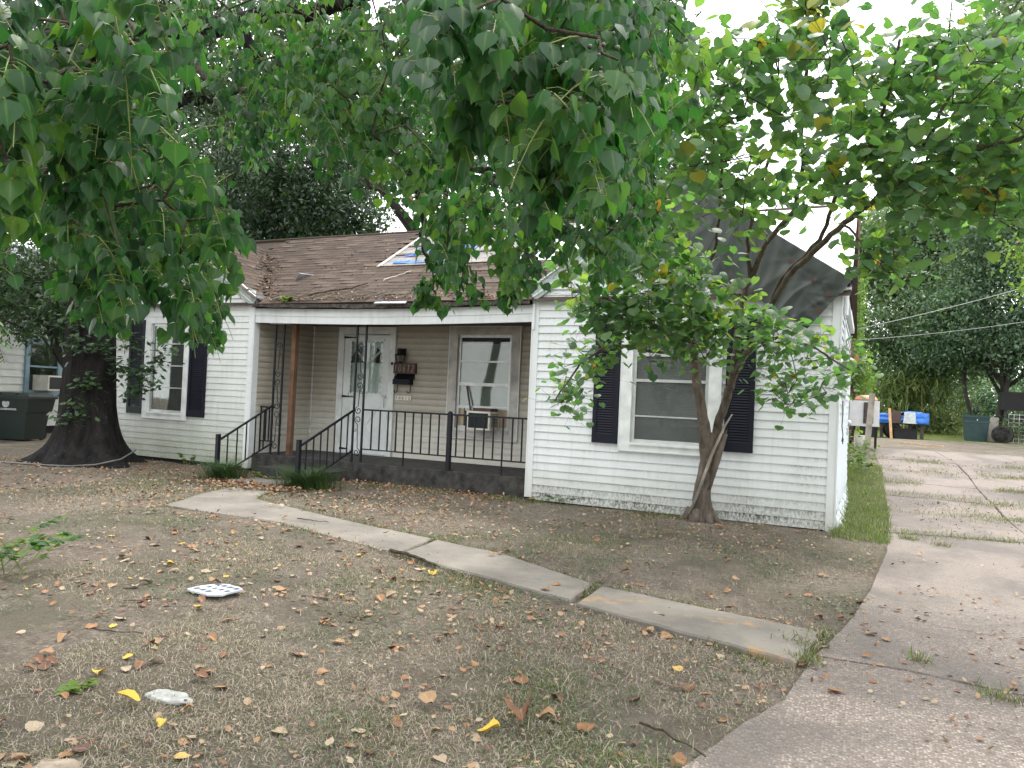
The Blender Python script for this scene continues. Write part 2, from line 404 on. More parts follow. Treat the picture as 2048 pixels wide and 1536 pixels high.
def slab(poly, zt, depth, mat, parent, name='slab', rag=.012, tilt=(0, 0), seed=0):
    """concrete slab with worn, slightly ragged edges and a bevelled rim"""
    pts = []; n = len(poly)
    for i in range(n):
        a = Vector((*poly[i], 0)); c_ = Vector((*poly[(i+1) % n], 0)); k = max(2, int((c_-a).length/.12))
        for j in range(k):
            q = a.lerp(c_, j/k); 
            q += Vector(((vnoise(q.x*9, q.y*9, seed)-.5), (vnoise(q.x*9+7, q.y*9, seed)-.5), 0))*rag*2
            pts.append(q)
    cx = sum(q.x for q in pts)/len(pts); cy = sum(q.y for q in pts)/len(pts)
    def hz(q): return zt+float(gh(q.x, q.y))+(q.x-cx)*tilt[0]+(q.y-cy)*tilt[1]+(vnoise(q.x*2, q.y*2, seed)-.5)*.008
    bm = bmesh.new()
    lo = [bm.verts.new((q.x, q.y, hz(q)-depth)) for q in pts]
    mid = [bm.verts.new((q.x, q.y, hz(q)-.012)) for q in pts]
    top = []
    for i, q in enumerate(pts):
        d = Vector((cx-q.x, cy-q.y, 0)).normalized()*.012; top.append(bm.verts.new((q.x+d.x, q.y+d.y, hz(q))))
    L = len(pts)
    for i in range(L):
        j = (i+1) % L
        bm.faces.new((lo[i], lo[j], mid[j], mid[i])); bm.faces.new((mid[i], mid[j], top[j], top[i]))
    f = bm.faces.new(top); bmesh.ops.triangulate(bm, faces=[f])
    me = bpy.data.meshes.new(name); off = wloc(parent)
    for v in bm.verts: v.co -= off
    bmesh.ops.recalc_face_normals(bm, faces=bm.faces); bm.to_mesh(me); bm.free()
    return link(name, me, mat, parent)
slab(PATH[0], .008, .1, m, path, seed=1); slab(PATH[1], .02, .1, m, path, seed=2, tilt=(.006, -.01)); slab(PATH[2], .024, .14, m, path, seed=3, tilt=(.012, -.006))

# exposed aggregate drive: slabs split along its cracks
m, t, b = nodes('aggregate_drive'); p = pos(t)
vo = N(t, 'ShaderNodeTexVoronoi'); vo.inputs['Scale'].default_value = 75; t.links.new(p, vo.inputs['Vector'])
vd = vo.outputs['Distance']; hue = sep(t, vo.outputs['Color'])['X']
peb = ramp(t, hue, [(0, (.095, .072, .057)), (.35, (.225, .178, .146)), (.65, (.305, .25, .21)), (.9, (.37, .32, .275)), (1, (.43, .385, .34))])
mort = mixc(t, noise(t, 5, 4, p), (.145, .122, .103), (.215, .184, .158))
big = noise(t, .9, 5, p, .6)
c = mixc(t, ramp(t, vd, [(.35, 0), (.62, 1)]), peb, mort)
wear = N(t, 'ShaderNodeMapRange'); wear.inputs['From Min'].default_value = 4.2; wear.inputs['From Max'].default_value = 7.5; t.links.new(sep(t, p)['Y'], wear.inputs['Value'])
wf = math_(t, 'ADD', wear.outputs[0], math_(t, 'MULTIPLY', math_(t, 'SUBTRACT', big, .5), 1.2), clamp=True)
c = mixc(t, math_(t, 'MULTIPLY', wf, .72), c, mixc(t, noise(t, 40, 5, p, .7), (.15, .128, .114), (.26, .22, .197)))
stain = ramp(t, noise(t, .75, 5, scalev(t, p, (1, .8, 1)), .65, 0.4), [(.44, 0), (.58, .7)])
c = mixc(t, stain, c, (.10, .09, .082))
c = mixc(t, ramp(t, noise(t, 7, 6, p, .75), [(.56, 0), (.70, .55)]), c, (.09, .08, .07))
t.links.new(c, b.inputs['Base Color']); b.inputs['Roughness'].default_value = .85; b.inputs['Specular IOR Level'].default_value = .3
bump(t, b, math_(t, 'ADD', math_(t, 'MULTIPLY', vd, -1.2), math_(t, 'MULTIPLY', noise(t, 30, 4, p), .5)), .55, .008)
MAT['drive'] = m
drive = thing('driveway', None, None, (2, 6, 0)); drive['kind'] = 'structure'
# cross cracks: y of the crack at the left edge and at the right edge (x=5.5)
CR_ = [(-3, -3), (1.2, 1.6), (4.62, 4.3), (5.72, 5.1), (9.75, 10.9), (12.2, 12.0), (13.9, 13.4), (15.7, 15.2), (17.4, 17.3), (19.3, 19.0), (22.4, 22.4)]
RX = 5.5
def crack_pt(k, x):
    a, b_ = CR_[k]; f = (x+.6)/(RX+.6); return a+(b_-a)*f+(vnoise(x*2.3, k*5.1, 4)-.5)*.28+(vnoise(x*9, k*3.1, 6)-.5)*.05
for k in range(len(CR_)-1):
    gap = .006 if k < 4 else .014
    cols = [0, 1] if k < 3 else [0, .28, .62, 1]
    for ci in range(len(cols)-1):
        def xl(y, c_): e = float(drive_x(y)); return e+(RX-e)*c_+(vnoise(y*3, c_*9, 2)-.5)*(.25 if 0 < c_ < 1 else 0)
        g2 = gap/2
        lo_, hi_ = [], []
        ya, yb = CR_[k][0], CR_[k+1][0]
        x0a, x1a = xl(ya, cols[ci]), xl(ya, cols[ci+1]); x0b, x1b = xl(yb, cols[ci]), xl(yb, cols[ci+1])
        ga = g2 if cols[ci] > 0 else 0; gb = g2 if cols[ci+1] < 1 else 0
        bot = [(x, crack_pt(k, x)+g2) for x in np.linspace(x0a+ga, x1a-gb, 14)]
        top = [(x, crack_pt(k+1, x)-g2) for x in np.linspace(x1b-gb, x0b+ga, 14)]
        left = []
        if cols[ci] == 0:
            yy = np.linspace(top[-1][1], bot[0][1], 10)[1:-1]; left = [(float(drive_x(y)), y) for y in yy]
        poly = [(float(x), float(y)) for x, y in bot+top+left]
        # tessellated sheet with thickness so it follows the rise
        slab(poly, .012+((k*7+ci*3) % 5-2)*.003, .09, m, drive, seed=k*3+ci, rag=.006, tilt=(0, ((k+ci) % 3-1)*.003))

# ------------------------------------------------------------------ grass (uncountable)
def blades(name, x, y, z, h, w, tone, lean, mat, kind='stuff', parent=None, cur=.6):
    n = len(x); a = rng.uniform(0, 2*np.pi, n); dx, dy = np.cos(a), np.sin(a)
    la = rng.uniform(0, 2*np.pi, n); lx, ly = np.cos(la)*lean*h, np.sin(la)*lean*h
    B = np.stack([x, y, z], 1)
    w2 = w/2
    S = np.stack([dx*w2, dy*w2, np.zeros(n)], 1)
    Mv = np.stack([lx*.35, ly*.35, h*.62], 1); T = np.stack([lx, ly, h*np.clip(1.0-cur*lean, .15, 1)], 1)
    V = np.stack([B-S, B+S, B+Mv-S*.8, B+Mv+S*.8, B+T], 1).reshape(-1, 3)
    o = np.arange(n)*5
    F = np.concatenate([np.stack([o, o+1, o+3], 1), np.stack([o, o+3, o+2], 1), np.stack([o+2, o+3, o+4], 1)])
    me = np_mesh(name, V, F, {'tone': np.repeat(tone, 5)})
    return link(name, me, mat, parent, kind)
MAT['grass'] = leaf_mat('dry_grass', [(0, (.30, .25, .185)), (.25, (.54, .475, .375)), (.5, (.37, .31, .235)), (.62, (.115, .12, .055)), (.85, (.075, .125, .035)), (1, (.14, .22, .04))],
    [(0, (.2, .16, .1)), (.6, (.12, .12, .04)), (1, (.25, .4, .05))], .2, .8, .15, rib=False)
def free(x, y): return ~(on_path(x, y) | on_drive(x, y) | on_house(x, y))
gx, gy = [], []
def scatter(n, x0, x1, y0, y1, keep=None):
    x = rng.uniform(x0, x1, n); y = rng.uniform(y0, y1, n); k = free(x, y)
    if keep is not None: k &= keep(x, y)
    gx.append(x[k]); gy.append(y[k])
def dens(x, y): return rng.random(len(x)) < np.clip((fbm(x, y, 1.6, 21)-.30)*3.6, .10, 1)
scatter(110000, -3.6, -.5, 1.3, 3.2, dens); scatter(105000, -5.2, .1, 3.2, 5.2, dens); scatter(70000, -9.5, .2, 5.2, 7.4, dens); scatter(46000, -14, .3, 7.4, 9.5, dens)
scatter(12000, -12, -3.6, 2.5, 5.2, dens); scatter(8000, -20, -12, 6, 14, dens)
x = np.concatenate(gx); y = np.concatenate(gy); n = len(x)
green = np.clip((fbm(x, y, .75, 33)-.50)*5, 0, 1)
tone = np.where(rng.random(n) < .10+.42*green, rng.uniform(.6, .95, n), rng.uniform(0, .52, n))
flat = (rng.random(n) < .62) & (tone < .6); h = np.where(flat, rng.gamma(3, .0032, n), rng.gamma(4, .0065, n)*(.8+.5*green)); w = rng.uniform(.0014, .0034, n)*(1+.35*y/5)
zz = gh(x, y)+(fbm(x, y, 1.1, 3)-.47)*.05+(fbm(x, y, 7, 9)-.47)*.018-.004
blades('dry_grass', x, y, zz, h, w, tone, np.where(flat, rng.uniform(2.2, 4.5, n), rng.uniform(.5, 1.7, n)), MAT['grass'], cur=.25)
# green grass between house and drive, along slab edges and in the cracks
gx, gy = [], []
for (n_, x0, x1, y0, y1) in ((11000, -.33, .3, 9.0, 13.0), (9000, -.33, .3, 13, 18)): 
    x = rng.uniform(x0, x1, n_); y = rng.uniform(y0, y1, n_); k = (x < drive_x(y)+.03) & (rng.random(n_) < np.clip((y-8.6)*1.2, 0, 1)); gx.append(x[k]); gy.append(y[k])
x = np.concatenate(gx); y = np.concatenate(gy); n = len(x)
side = np.where((x < -.18), 1.8, 1.0)
blades('side_grass', x, y, gh(x, y)-.01, rng.gamma(5, .013, n)*side, rng.uniform(.003, .006, n), np.clip(rng.normal(.86, .22, n), 0, 1), rng.uniform(.3, 1.3, n), MAT['grass'])
gx, gy = [], []
for k in range(4, 10):
    a, b_ = CR_[k]; n_ = 5200 if k > 4 else 2200
    x = rng.uniform(0, 4.6, n_); f = (x+.6)/(RX+.6); y = a+(b_-a)*f+rng.normal(0, .26 if k > 4 else .1, n_)*(.4+1.2*vnoise(x*1.5, np.full(n_, k*2.0), 8)); q = vnoise(x*1.7, y*1.7, 5) > .42; gx.append(x[q]); gy.append(y[q])
for (cx, cy, n_, s_) in ((.31, 4.82, 130, .035), (.46, 9.5, 160, .06), (.75, 9.3, 120, .06), (-.27, 4.45, 220, .05), (-.3, 4.75, 260, .06), (-.22, 5.0, 160, .05), (.62, 4.42, 160, .06)):
    gx.append(rng.normal(cx, s_, n_)); gy.append(rng.normal(cy, s_, n_))
x = np.concatenate(gx); y = np.concatenate(gy); n = len(x)
blades('crack_grass', x, y, gh(x, y), rng.gamma(4, .014, n), rng.uniform(.003, .006, n), np.clip(rng.normal(.72, .25, n), 0, 1), rng.uniform(.4, 1.4, n), MAT['grass'])
# tufts along the path edge and against the foundation
gx, gy = [], []
for q in PATH:
    for i in range(len(q)):
        a = Vector((*q[i], 0)); c_ = Vector((*q[(i+1) % len(q)], 0)); n_ = int((c_-a).length*420)
        f = rng.random(n_); x = a.x+(c_.x-a.x)*f+rng.normal(0, .045, n_); y = a.y+(c_.y-a.y)*f+rng.normal(0, .045, n_)
        k = ~on_path(x, y) & (vnoise(x*3, y*3, 14) > .4); gx.append(x[k]); gy.append(y[k])
n_ = 5200; x = rng.uniform(-4.2, -.4, n_); y = 9.42-np.abs(rng.normal(0, .16, n_)); k = vnoise(x*2.2, y, 17) > .4; gx.append(x[k]); gy.append(y[k])
n_ = 3000; x = rng.uniform(-7, -4.2, n_); y = 9.5-np.abs(rng.normal(0, .2, n_)); k = vnoise(x*2.2, y, 18) > .5; gx.append(x[k]); gy.append(y[k])
x = np.concatenate(gx); y = np.concatenate(gy); n = len(x)
blades('edge_grass', x, y, gh(x, y)-.008, rng.gamma(4, .011, n), rng.uniform(.003, .006, n), np.clip(rng.normal(.72, .18, n), 0, 1), rng.uniform(.4, 1.3, n), MAT['grass'])
# small broad leaved weeds in grey green patches
n = 75000; x = rng.uniform(-9, .1, n); y = 1.6+6.5*rng.random(n)**1.15; k = free(x, y) & (fbm(x, y, .75, 33) > .45) & (rng.random(n) < np.clip((fbm(x, y, 3.1, 35)-.36)*5, 0, 1)); x, y = x[k], y[k]; n = len(x)
S_ = rng.uniform(.007, .019, n)*(1+.06*y); a = rng.uniform(0, 6.28, n); c_, s_ = np.cos(a)*S_, np.sin(a)*S_; z = gh(x, y)+(fbm(x, y, 1.1, 3)-.47)*.05+rng.uniform(.004, .028, n); tz = rng.normal(0, .3, n)*S_
V = np.stack([np.stack([x, y, z], 1), np.stack([x+c_*.5-s_*.4, y+s_*.5+c_*.4, z+tz*.5], 1), np.stack([x+c_, y+s_, z+tz], 1), np.stack([x+c_*.5+s_*.4, y+s_*.5-c_*.4, z+tz*.5], 1)], 1).reshape(-1, 3)
link('lawn_weeds', np_mesh('lawn_weeds', V, np.arange(n*4).reshape(n, 4), {'tone': np.repeat(np.clip(rng.normal(.4, .25, n), 0, 1), 4)}), leaf_mat('weed_leaf', [(0, (.05, .08, .04)), (.5, (.10, .145, .075)), (1, (.19, .23, .12))], [(0, (.05, .1, .03)), (1, (.2, .3, .08))], .2, .6, .3, rib=False), None, 'stuff')
# back lawn in the sun
n = 9000; x = rng.uniform(-1, 12, n); y = rng.uniform(36, 70, n)
blades('back_lawn_grass', x, y, gh(x, y)-.02, rng.gamma(5, .025, n), rng.uniform(.02, .05, n), np.clip(rng.normal(.95, .08, n), 0, 1), rng.uniform(.2, .8, n), MAT['grass'])
# ================================================================== HOUSE
D = 9.465; YB = 10.95; EX = .1016; Z0 = .0184
XR, XLc, XP, XLL = -.32, -4.13, -9.07, -12.87
house = thing('clapboard_house', 'white clapboard house with brown shingle roof, porch between two front gables', 'house', (-6.5, D, 0))
bseed = [0]
def board(parent, p, along, L, out, mat, h=EX, thick=.018, buckle=.0, name='siding_board'):
    """one lap board: p lower corner on the wall plane"""
    p = Vector(p); al = Vector(along); ou = Vector(out); bseed[0] += 1; sd = bseed[0]*1.7
    ns = max(2, int(L/.35)); vs_ = []; fs_ = []
    for i in range(ns+1):
        s_ = L*i/ns; q = p+al*s_
        wv = (vnoise(s_*1.3, sd, 1)-.5)*.004; wo_ = (vnoise(s_*2.1, sd, 2)-.5)*.003+(vnoise(s_*2.6, sd*.35, 5)-.3)*buckle
        for (oo, zz) in ((.001, .013), (thick-.005, .012), (thick-.002, 0), (thick, .001), (.004, h+.008)):
            vs_.append(q+ou*(oo+wo_*(1 if oo > .002 else .3))+Vector((0, 0, zz+wv)))
        if i:
            b_ = (i-1)*5
            for k in range(4): fs_.append((b_+k, b_+k+1, b_+5+k+1, b_+5+k))
    e = ns*5; fs_ += [(0, 1, 2, 3, 4), (e, e+4, e+3, e+2, e+1)]
    mb = MB(); mb.add(vs_, fs_); return mb.build(name, mat, parent)
def wall(x0, x1, z0, z1, mat, kind='front', y=D, holes=(), label=None, buckle=0, zstart=None, core=True, cd_=.1):
    """kind front: plane y, faces -Y.  right/left: plane x=y-arg, runs along Y"""
    mb = MB()
    def seg(a, b_, za, zb):
        if b_-a < .01 or zb-za < .01: return
        if kind == 'front': mb.box(a, b_, y, y+cd_, za, zb)
        elif kind == 'right': mb.box(y-cd_, y, a, b_, za, zb)
        else: mb.box(y, y+cd_, a, b_, za, zb)
    hs = sorted(holes); cur = x0
    for (ha, hb, hz0, hz1) in hs:
        seg(cur, ha, z0, z1); seg(ha, hb, z0, hz0); seg(ha, hb, hz1, z1); cur = hb
    seg(cur, x1, z0, z1)
    w = mb.build('wall', mat, house, label=label)
    z = z0
    while z < z1-.02:
        h = min(EX, z1-z); spans = [(x0, x1)]
        for (ha, hb, hz0, hz1) in hs:
            if z+h*.5 > hz0 and z+h*.5 < hz1:
                spans = [s2 for (a, b_) in spans for s2 in ((a, min(b_, ha)), (max(a, hb), b_)) if s2[1]-s2[0] > .01]
        if kind == 'front' and z1-z0 > 2.5:
            js = x0+(x1-x0)*(.2+.6*vnoise(z*31.7, x0*3.1, 7)); spans = [s2 for (a, b_) in spans for s2 in (((a, js-.0015), (js+.0015, b_)) if a+.25 < js < b_-.25 and vnoise(z*17.3, x0, 9) > .5 else ((a, b_),))]
        for a, b_ in spans:
            bk = buckle*max(0, 1-(z-z0)/1.2)
            if kind == 'front': board(w, (a, y, z), (1, 0, 0), b_-a, (0, -1, 0), mat, h, buckle=bk)
            elif kind == 'right': board(w, (y, a, z), (0, 1, 0), b_-a, (1, 0, 0), mat, h, buckle=bk)
            else: board(w, (y, a, z), (0, 1, 0), b_-a, (-1, 0, 0), mat, h, buckle=bk)
        z += h
    return w
RWIN = (-2.86, -1.62, .77, 2.56); LWIN = (-11.5, -10.46, .75, 2.49); PWIN = (-6.24, -4.97, .69, 2.49); DOOR = (-8.47, -7.30, .27, 2.47)
wall(XLc+.055, XR-.055, Z0, 2.84, MAT['siding_r'], holes=[RWIN], label='wall of clean white boards with black mildew on the lowest courses')
wall(XLL+.055, XP-.055, Z0+.055, 2.80, MAT['siding_l'], holes=[LWIN], label='wall of white boards gone mossy green near the ground')
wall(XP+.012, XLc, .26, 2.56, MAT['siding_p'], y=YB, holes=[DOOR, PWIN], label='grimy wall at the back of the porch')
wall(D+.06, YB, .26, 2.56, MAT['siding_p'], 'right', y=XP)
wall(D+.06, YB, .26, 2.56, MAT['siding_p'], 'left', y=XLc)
SWIN = (10.55, 11.75, 1.35, 2.42)
wall(D+.06, 14.6, Z0+.02, 2.74, MAT['siding_side'], 'right', y=XR, holes=[SWIN], buckle=.05, label='buckled side wall of bluish white boards')
MB().box(XLL, XR-.1, 14.5, 14.6, 0, 2.8).box(XLL, XLL+.1, D+.1, 14.5, 0, 2.8).build('wall', MAT['siding_side'], house, label='plain rear walls')
# foundation gaps (dark)
MB().box(XLL+.1, XP-.1, D+.03, D+.2, -.05, .1).build('foundation', MAT['dark'], house); MB().box(XLc+.05, XR-.1, D+.03, D+.2, -.05, .05).build('foundation', MAT['dark'], house)
# corner trims
def ctrim(x, z0, z1, side, y=D, w=.085):
    m_ = MB()
    if side > 0: m_.box(x-w, x, y-.022, y, z0, z1).box(x-.003, x+.02, y-.022, y+w, z0, z1)
    else: m_.box(x, x+w, y-.022, y, z0, z1).box(x-.02, x+.003, y-.022, y+w, z0, z1)
    m_.build('corner_trim', MAT['trim'], house)
ctrim(XR+.005, .0, 2.78, 1); ctrim(XLc, .05, 2.84, -1); ctrim(XP, .04, 2.78, 1, w=.1); ctrim(XLL, .1, 2.8, -1)
MB().box(XP, XP+.022, YB-.03, YB-.002, .26, 2.5).build('corner_trim', MAT['casing'], house)
# ragged metal skirt tearing away at the foot of the side wall
sk = MB(); n = 26; ya = np.linspace(D+.07, 14.4, n)
for i in range(n-1):
    o0 = .03+.10*abs(math.sin(i*1.9))*(1 if i % 5 else 1.6); o1 = .03+.10*abs(math.sin((i+1)*1.9))*(1 if (i+1) % 5 else 1.6)
    sk.quad((XR+.022, ya[i], .16), (XR+.022, ya[i+1], .16), (XR+o1, ya[i+1], .0+.03*((i+1) % 3)), (XR+o0, ya[i], .0+.03*(i % 3)))
sk.build('skirt', MAT['siding_side'], house, label='torn skirting flaring out at the foot of the side wall')

# ---------- windows
def window(hole, y, mat_c, cw, hw, muntins, glass, back, sash='alu', sillh=.1, dy=-.03, name='window', label=None):
    x0, x1, z0, z1 = hole; m_ = MB()
    m_.box(x0, x0+cw, y+dy, y+.03, z0, z1).box(x1-cw, x1, y+dy, y+.03, z0, z1)
    m_.box(x0+cw, x1-cw, y+dy+.003, y+.03, z1-hw, z1)
    w = m_.build(name, mat_c, house, label=label)
    MB().box(x0+cw, x1-cw, y+dy+.004, y+.03, z0, z0+sillh*.72).box(x0+cw-.004, x1-cw+.004, y+dy-.018, y+.05, z0+sillh*.72, z0+sillh).build('sill', mat_c, w)
    MB().box(x0-.012, x0, y+dy-.004, y-.002, z0-.012, z1+.012).box(x1, x1+.012, y+dy-.004, y-.002, z0-.012, z1+.012).box(x0, x1, y+dy-.003, y-.002, z1, z1+.013).box(x0, x1, y+dy-.003, y-.002, z0-.013, z0).build('channel_trim', MAT['trim'], w)
    a, b_, c_, d_ = x0+cw, x1-cw, z0+sillh, z1-hw
    f = MB(); sw = .045
    f.box(a, a+sw, y+.012, y+.05, c_, d_).box(b_-sw, b_, y+.012, y+.05, c_, d_).box(a+sw, b_-sw, y+.013, y+.05, c_, c_+sw).box(a+sw, b_-sw, y+.013, y+.05, d_-sw, d_)
    f.build('frame', MAT[sash], w)
    zs = [c_+sw]+list(muntins)+[d_-sw]
    for z, th in muntins.items():
        MB().box(a+sw, b_-sw, y+.008, y+.045, z-th/2, z+th/2).build('muntin', MAT[sash], w)
    zs = sorted([c_+sw-.005]+[z for z in muntins]+[d_-sw+.005])
    for i in range(len(zs)-1):
        MB().box(a+sw-.006, b_-sw+.006, y+.028, y+.032, zs[i]+.001, zs[i+1]-.001).build('pane', glass, w)
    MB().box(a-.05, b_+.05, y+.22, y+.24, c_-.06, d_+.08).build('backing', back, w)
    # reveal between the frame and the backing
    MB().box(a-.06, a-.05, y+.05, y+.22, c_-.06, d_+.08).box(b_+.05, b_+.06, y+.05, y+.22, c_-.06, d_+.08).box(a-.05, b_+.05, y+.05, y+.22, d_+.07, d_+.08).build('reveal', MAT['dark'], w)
    return w, (a+sw, b_-sw, c_+sw, d_-sw)
w, (a, b_, c_, d_) = window(RWIN, D-.018, MAT['casing'], .14, .17, {1.99: .05, 1.66: .035, 1.21: .018}, MAT['glass_screen'], MAT['dark'], label='wide front window with mini blind behind a dusty screen')
bl = MB(); z = c_
while z < d_:
    bl.add([(a-.03, D+.1, z), (b_+.03, D+.1, z), (b_+.03, D+.118, z+.017), (a-.03, D+.118, z+.017)], [(0, 1, 2, 3)]); z += .0185
bl.build('blind_slat', MAT['blind'], w, kind='stuff')
for k in range(2):  # a few slats hanging loose
    MB().obox(((a+b_)/2+.1, D+.085, 1.55+k*.03), (.36, 0, -.015-.01*k), (0, .01, 0), (0, 0, .004)).build('loose_slat', MAT['blind'], w)
w, (a, b_, c_, d_) = window(LWIN, D-.018, MAT['casing'], .11, .1, {2.04: .02, 1.66: .022, 1.28: .02}, MAT['glass'], MAT['dark'], label='narrow front window stuffed with a crumpled curtain')
cu = MB(); nu, nv = 26, 22; vs_ = []
for j in range(nv+1):
    for i in range(nu+1):
        u, v = i/nu, j/nv; xx = a+.12+(b_-a-.1)*u+(.12*(1-v)**2*(u-.5)); zz = c_+.0+(d_-c_)*v
        yy = D+.09+.035*math.sin(u*13+3*v+2*math.sin(v*7))+.03*(vnoise(u*6, v*7, 3)-.5)*(1+2*(v < .35))
        vs_.append((xx, yy, zz))
cu.add(vs_, [(j*(nu+1)+i, j*(nu+1)+i+1, (j+1)*(nu+1)+i+1, (j+1)*(nu+1)+i) for j in range(nv) for i in range(nu)])
cu.build('curtain', MAT['curtain'], w, smooth=True)
cu = MB(); vs_ = []
for j in range(9):
    for i in range(9):
        u, v = i/8, j/8; vs_.append((a+.01+.2*u*(1-.6*v), D+.085+.02*math.sin(u*9+v*4), c_+.01+.32*v))
cu.add(vs_, [(j*9+i, j*9+i+1, (j+1)*9+i+1, (j+1)*9+i) for j in range(8) for i in range(8)]).build('red_cloth', MAT['redcloth'], w, smooth=True)
w, (a, b_, c_, d_) = window(PWIN, YB-.018, MAT['casing_old'], .15, .13, {1.93: .03, 1.56: .05, 1.19: .05}, MAT['glass'], MAT['dark'], sillh=.15, label='porch window in bare wood casing with a drawn shade')
MB().box(a-.02, b_+.02, YB+.075, YB+.085, 1.18, d_-.09).build('roller_shade', MAT['shade'], w)
MB().box(a, a+.1, YB-.004, YB+.02, c_+.0, 1.165).box(b_-.28, b_, YB-.004, YB+.02, c_+.0, 1.165).build('accordion_panel', MAT['tan_panel'], w)
pl = MB()
for k in range(22):
    xx = a+.004+k*.0046 if k < 8 else b_-.276+(k-8)*.0195
    pl.box(xx, xx+.0022, YB-.010, YB-.004, c_+.005, 1.16)
pl.build('panel_rib', MAT['tan_panel'], w, kind='stuff')
wsd, (a, b_, c_, d_) = None, (0, 0, 0, 0)
# side wall window
m_ = MB(); y0, y1, z0, z1 = SWIN
m_.box(XR-.02, XR+.035, y0, y0+.1, z0, z1).box(XR-.02, XR+.035, y1-.1, y1, z0, z1).box(XR-.02, XR+.034, y0+.1, y1-.1, z1-.1, z1).box(XR-.02, XR+.045, y0+.1, y1-.1, z0, z0+.1)
w = m_.build('window', MAT['trim'], house, label='side window seen nearly edge on')
MB().box(XR-.03, XR+.012, y0+.1, y1-.1, (z0+z1)/2-.02, (z0+z1)/2+.02).build('muntin', MAT['alu'], w)
MB().box(XR-.03, XR-.026, y0+.1, y1-.1, z0+.1, z1-.1).build('pane', MAT['glass'], w)
MB().box(XR-.12, XR-.1, y0, y1, z0, z1).build('backing', MAT['dark'], w)

# ---------- shutters
def shutter(x0, x1, z0, z1, y=D-.02):
    m_ = MB(); st = .055
    m_.box(x0, x0+st, y-.03, y, z0, z1).box(x1-st, x1, y-.03, y, z0, z1).box(x0+st, x1-st, y-.029, y, z0, z0+.11).box(x0+st, x1-st, y-.029, y, z1-.07, z1)
    s_ = m_.build('shutter', MAT['shutter'], house)
    sl_ = MB(); z = z0+.115
    while z < z1-.09:
        sl_.add([(x0+st, y-.026, z), (x1-st, y-.026, z), (x1-st, y-.008, z+.03), (x0+st, y-.008, z+.03), (x0+st, y-.024, z-.003), (x1-st, y-.024, z-.003)], [(0, 1, 2, 3), (4, 5, 1, 0)]); z += .032
    sl_.build('slat', MAT['shutter'], s_, kind='stuff')
    MB().box(x0+st, x1-st, y-.006, y-.001, z0+.11, z1-.07).build('backing', MAT['shutter'], s_)
shutter(-3.225, -2.885, .84, 2.47); shutter(-1.56, -1.22, .835, 2.47); shutter(-11.91, -11.53, .81, 2.45); shutter(-10.44, -10.05, .81, 2.45)
# fixed louvre panel above the wide window
MB().box(RWIN[0]+.1, RWIN[1]+.02, D-.03, D-.018, RWIN[3]+.015, RWIN[3]+.10).build('head_trim', MAT['trim'], house)

# ---------- gables
def gable(x0, x1, zb, za, label):
    xc = (x0+x1)/2; s_ = (za-zb)/(x1-xc)
    g = MB().prism([(x0, D, zb), (x1, D, zb), (xc, D, za)], (0, .08, 0)).build('gable', MAT['gable'], house, label=label)
    def top(x): return za-abs(x-xc)*s_
    x = x0+.02; w_ = .385
    while x < x1-.03:
        e = min(x+w_, x1-.02); pts = [(x+.004, D-.014, zb+.085), (e-.004, D-.014, zb+.085)]
        up = [(e-.004, D-.014, top(e-.004)-.01)]
        if x < xc < e: up.append((xc, D-.014, za-.01))
        up.append((x+.004, D-.014, top(x+.004)-.01))
        if min(q[2] for q in up) > zb+.02 or max(q[2] for q in up) > zb+.1:
            up = [(q[0], q[1], max(q[2], zb+.087)) for q in up]
            MB().prism(pts+up, (0, .012, 0)).build('panel', MAT['gable'], g)
            if top(e) > zb+.12: MB().box(e-.014, e+.014, D-.024, D-.0145, zb+.085, top(e)-.02).build('batten', MAT['gable'], g)
        x = e
    MB().box(x0, x1, D-.03, D-.002, zb-.035, zb+.085).build('base_trim', MAT['trim'], g)
    for sg in (-1, 1):
        e = x0-.07 if sg < 0 else x1+.07
        a_ = Vector((e, D-.03, top(e)-.0)); b2 = Vector((xc, D-.03, za)); nrm = Vector((-sg*-(s_), 0, 1)).normalized() if False else Vector((s_*sg, 0, 1)).normalized()
        dv = (b2-a_).normalized()
        dn = -Vector((s_*sg, 0, 1)).normalized()
        q = [a_, b2, b2+dn*.17, a_+dn*.17]
        MB().prism(q, (0, -.022, 0)).build('rake_board', MAT['gable'], g)
        q = [a_+dn*.1-Vector((0, .0225, 0)), b2+dn*.1-Vector((0, .0225, 0)), b2+dn*.118-Vector((0, .0225, 0)), a_+dn*.118-Vector((0, .0225, 0))]
        MB().prism(q, (0, -.008, 0)).build('rake_bead', MAT['trim'], g)
        q = [a_-dn*.018, b2-dn*.018, b2-dn*.001, a_-dn*.001]
        MB().prism(q, (0, -.045, 0)).build('drip_edge', MAT['trim'], g)
    return s_, xc
ZB_R, ZA_R, ZB_L, ZA_L = 2.87, 4.17, 2.84, 4.08
gable(XLc, XR, ZB_R, ZA_R, 'right front gable of pale green panels, half covered by a tarp')
gable(XLL, XP, ZB_L, ZA_L, 'left front gable of pale green board and batten')

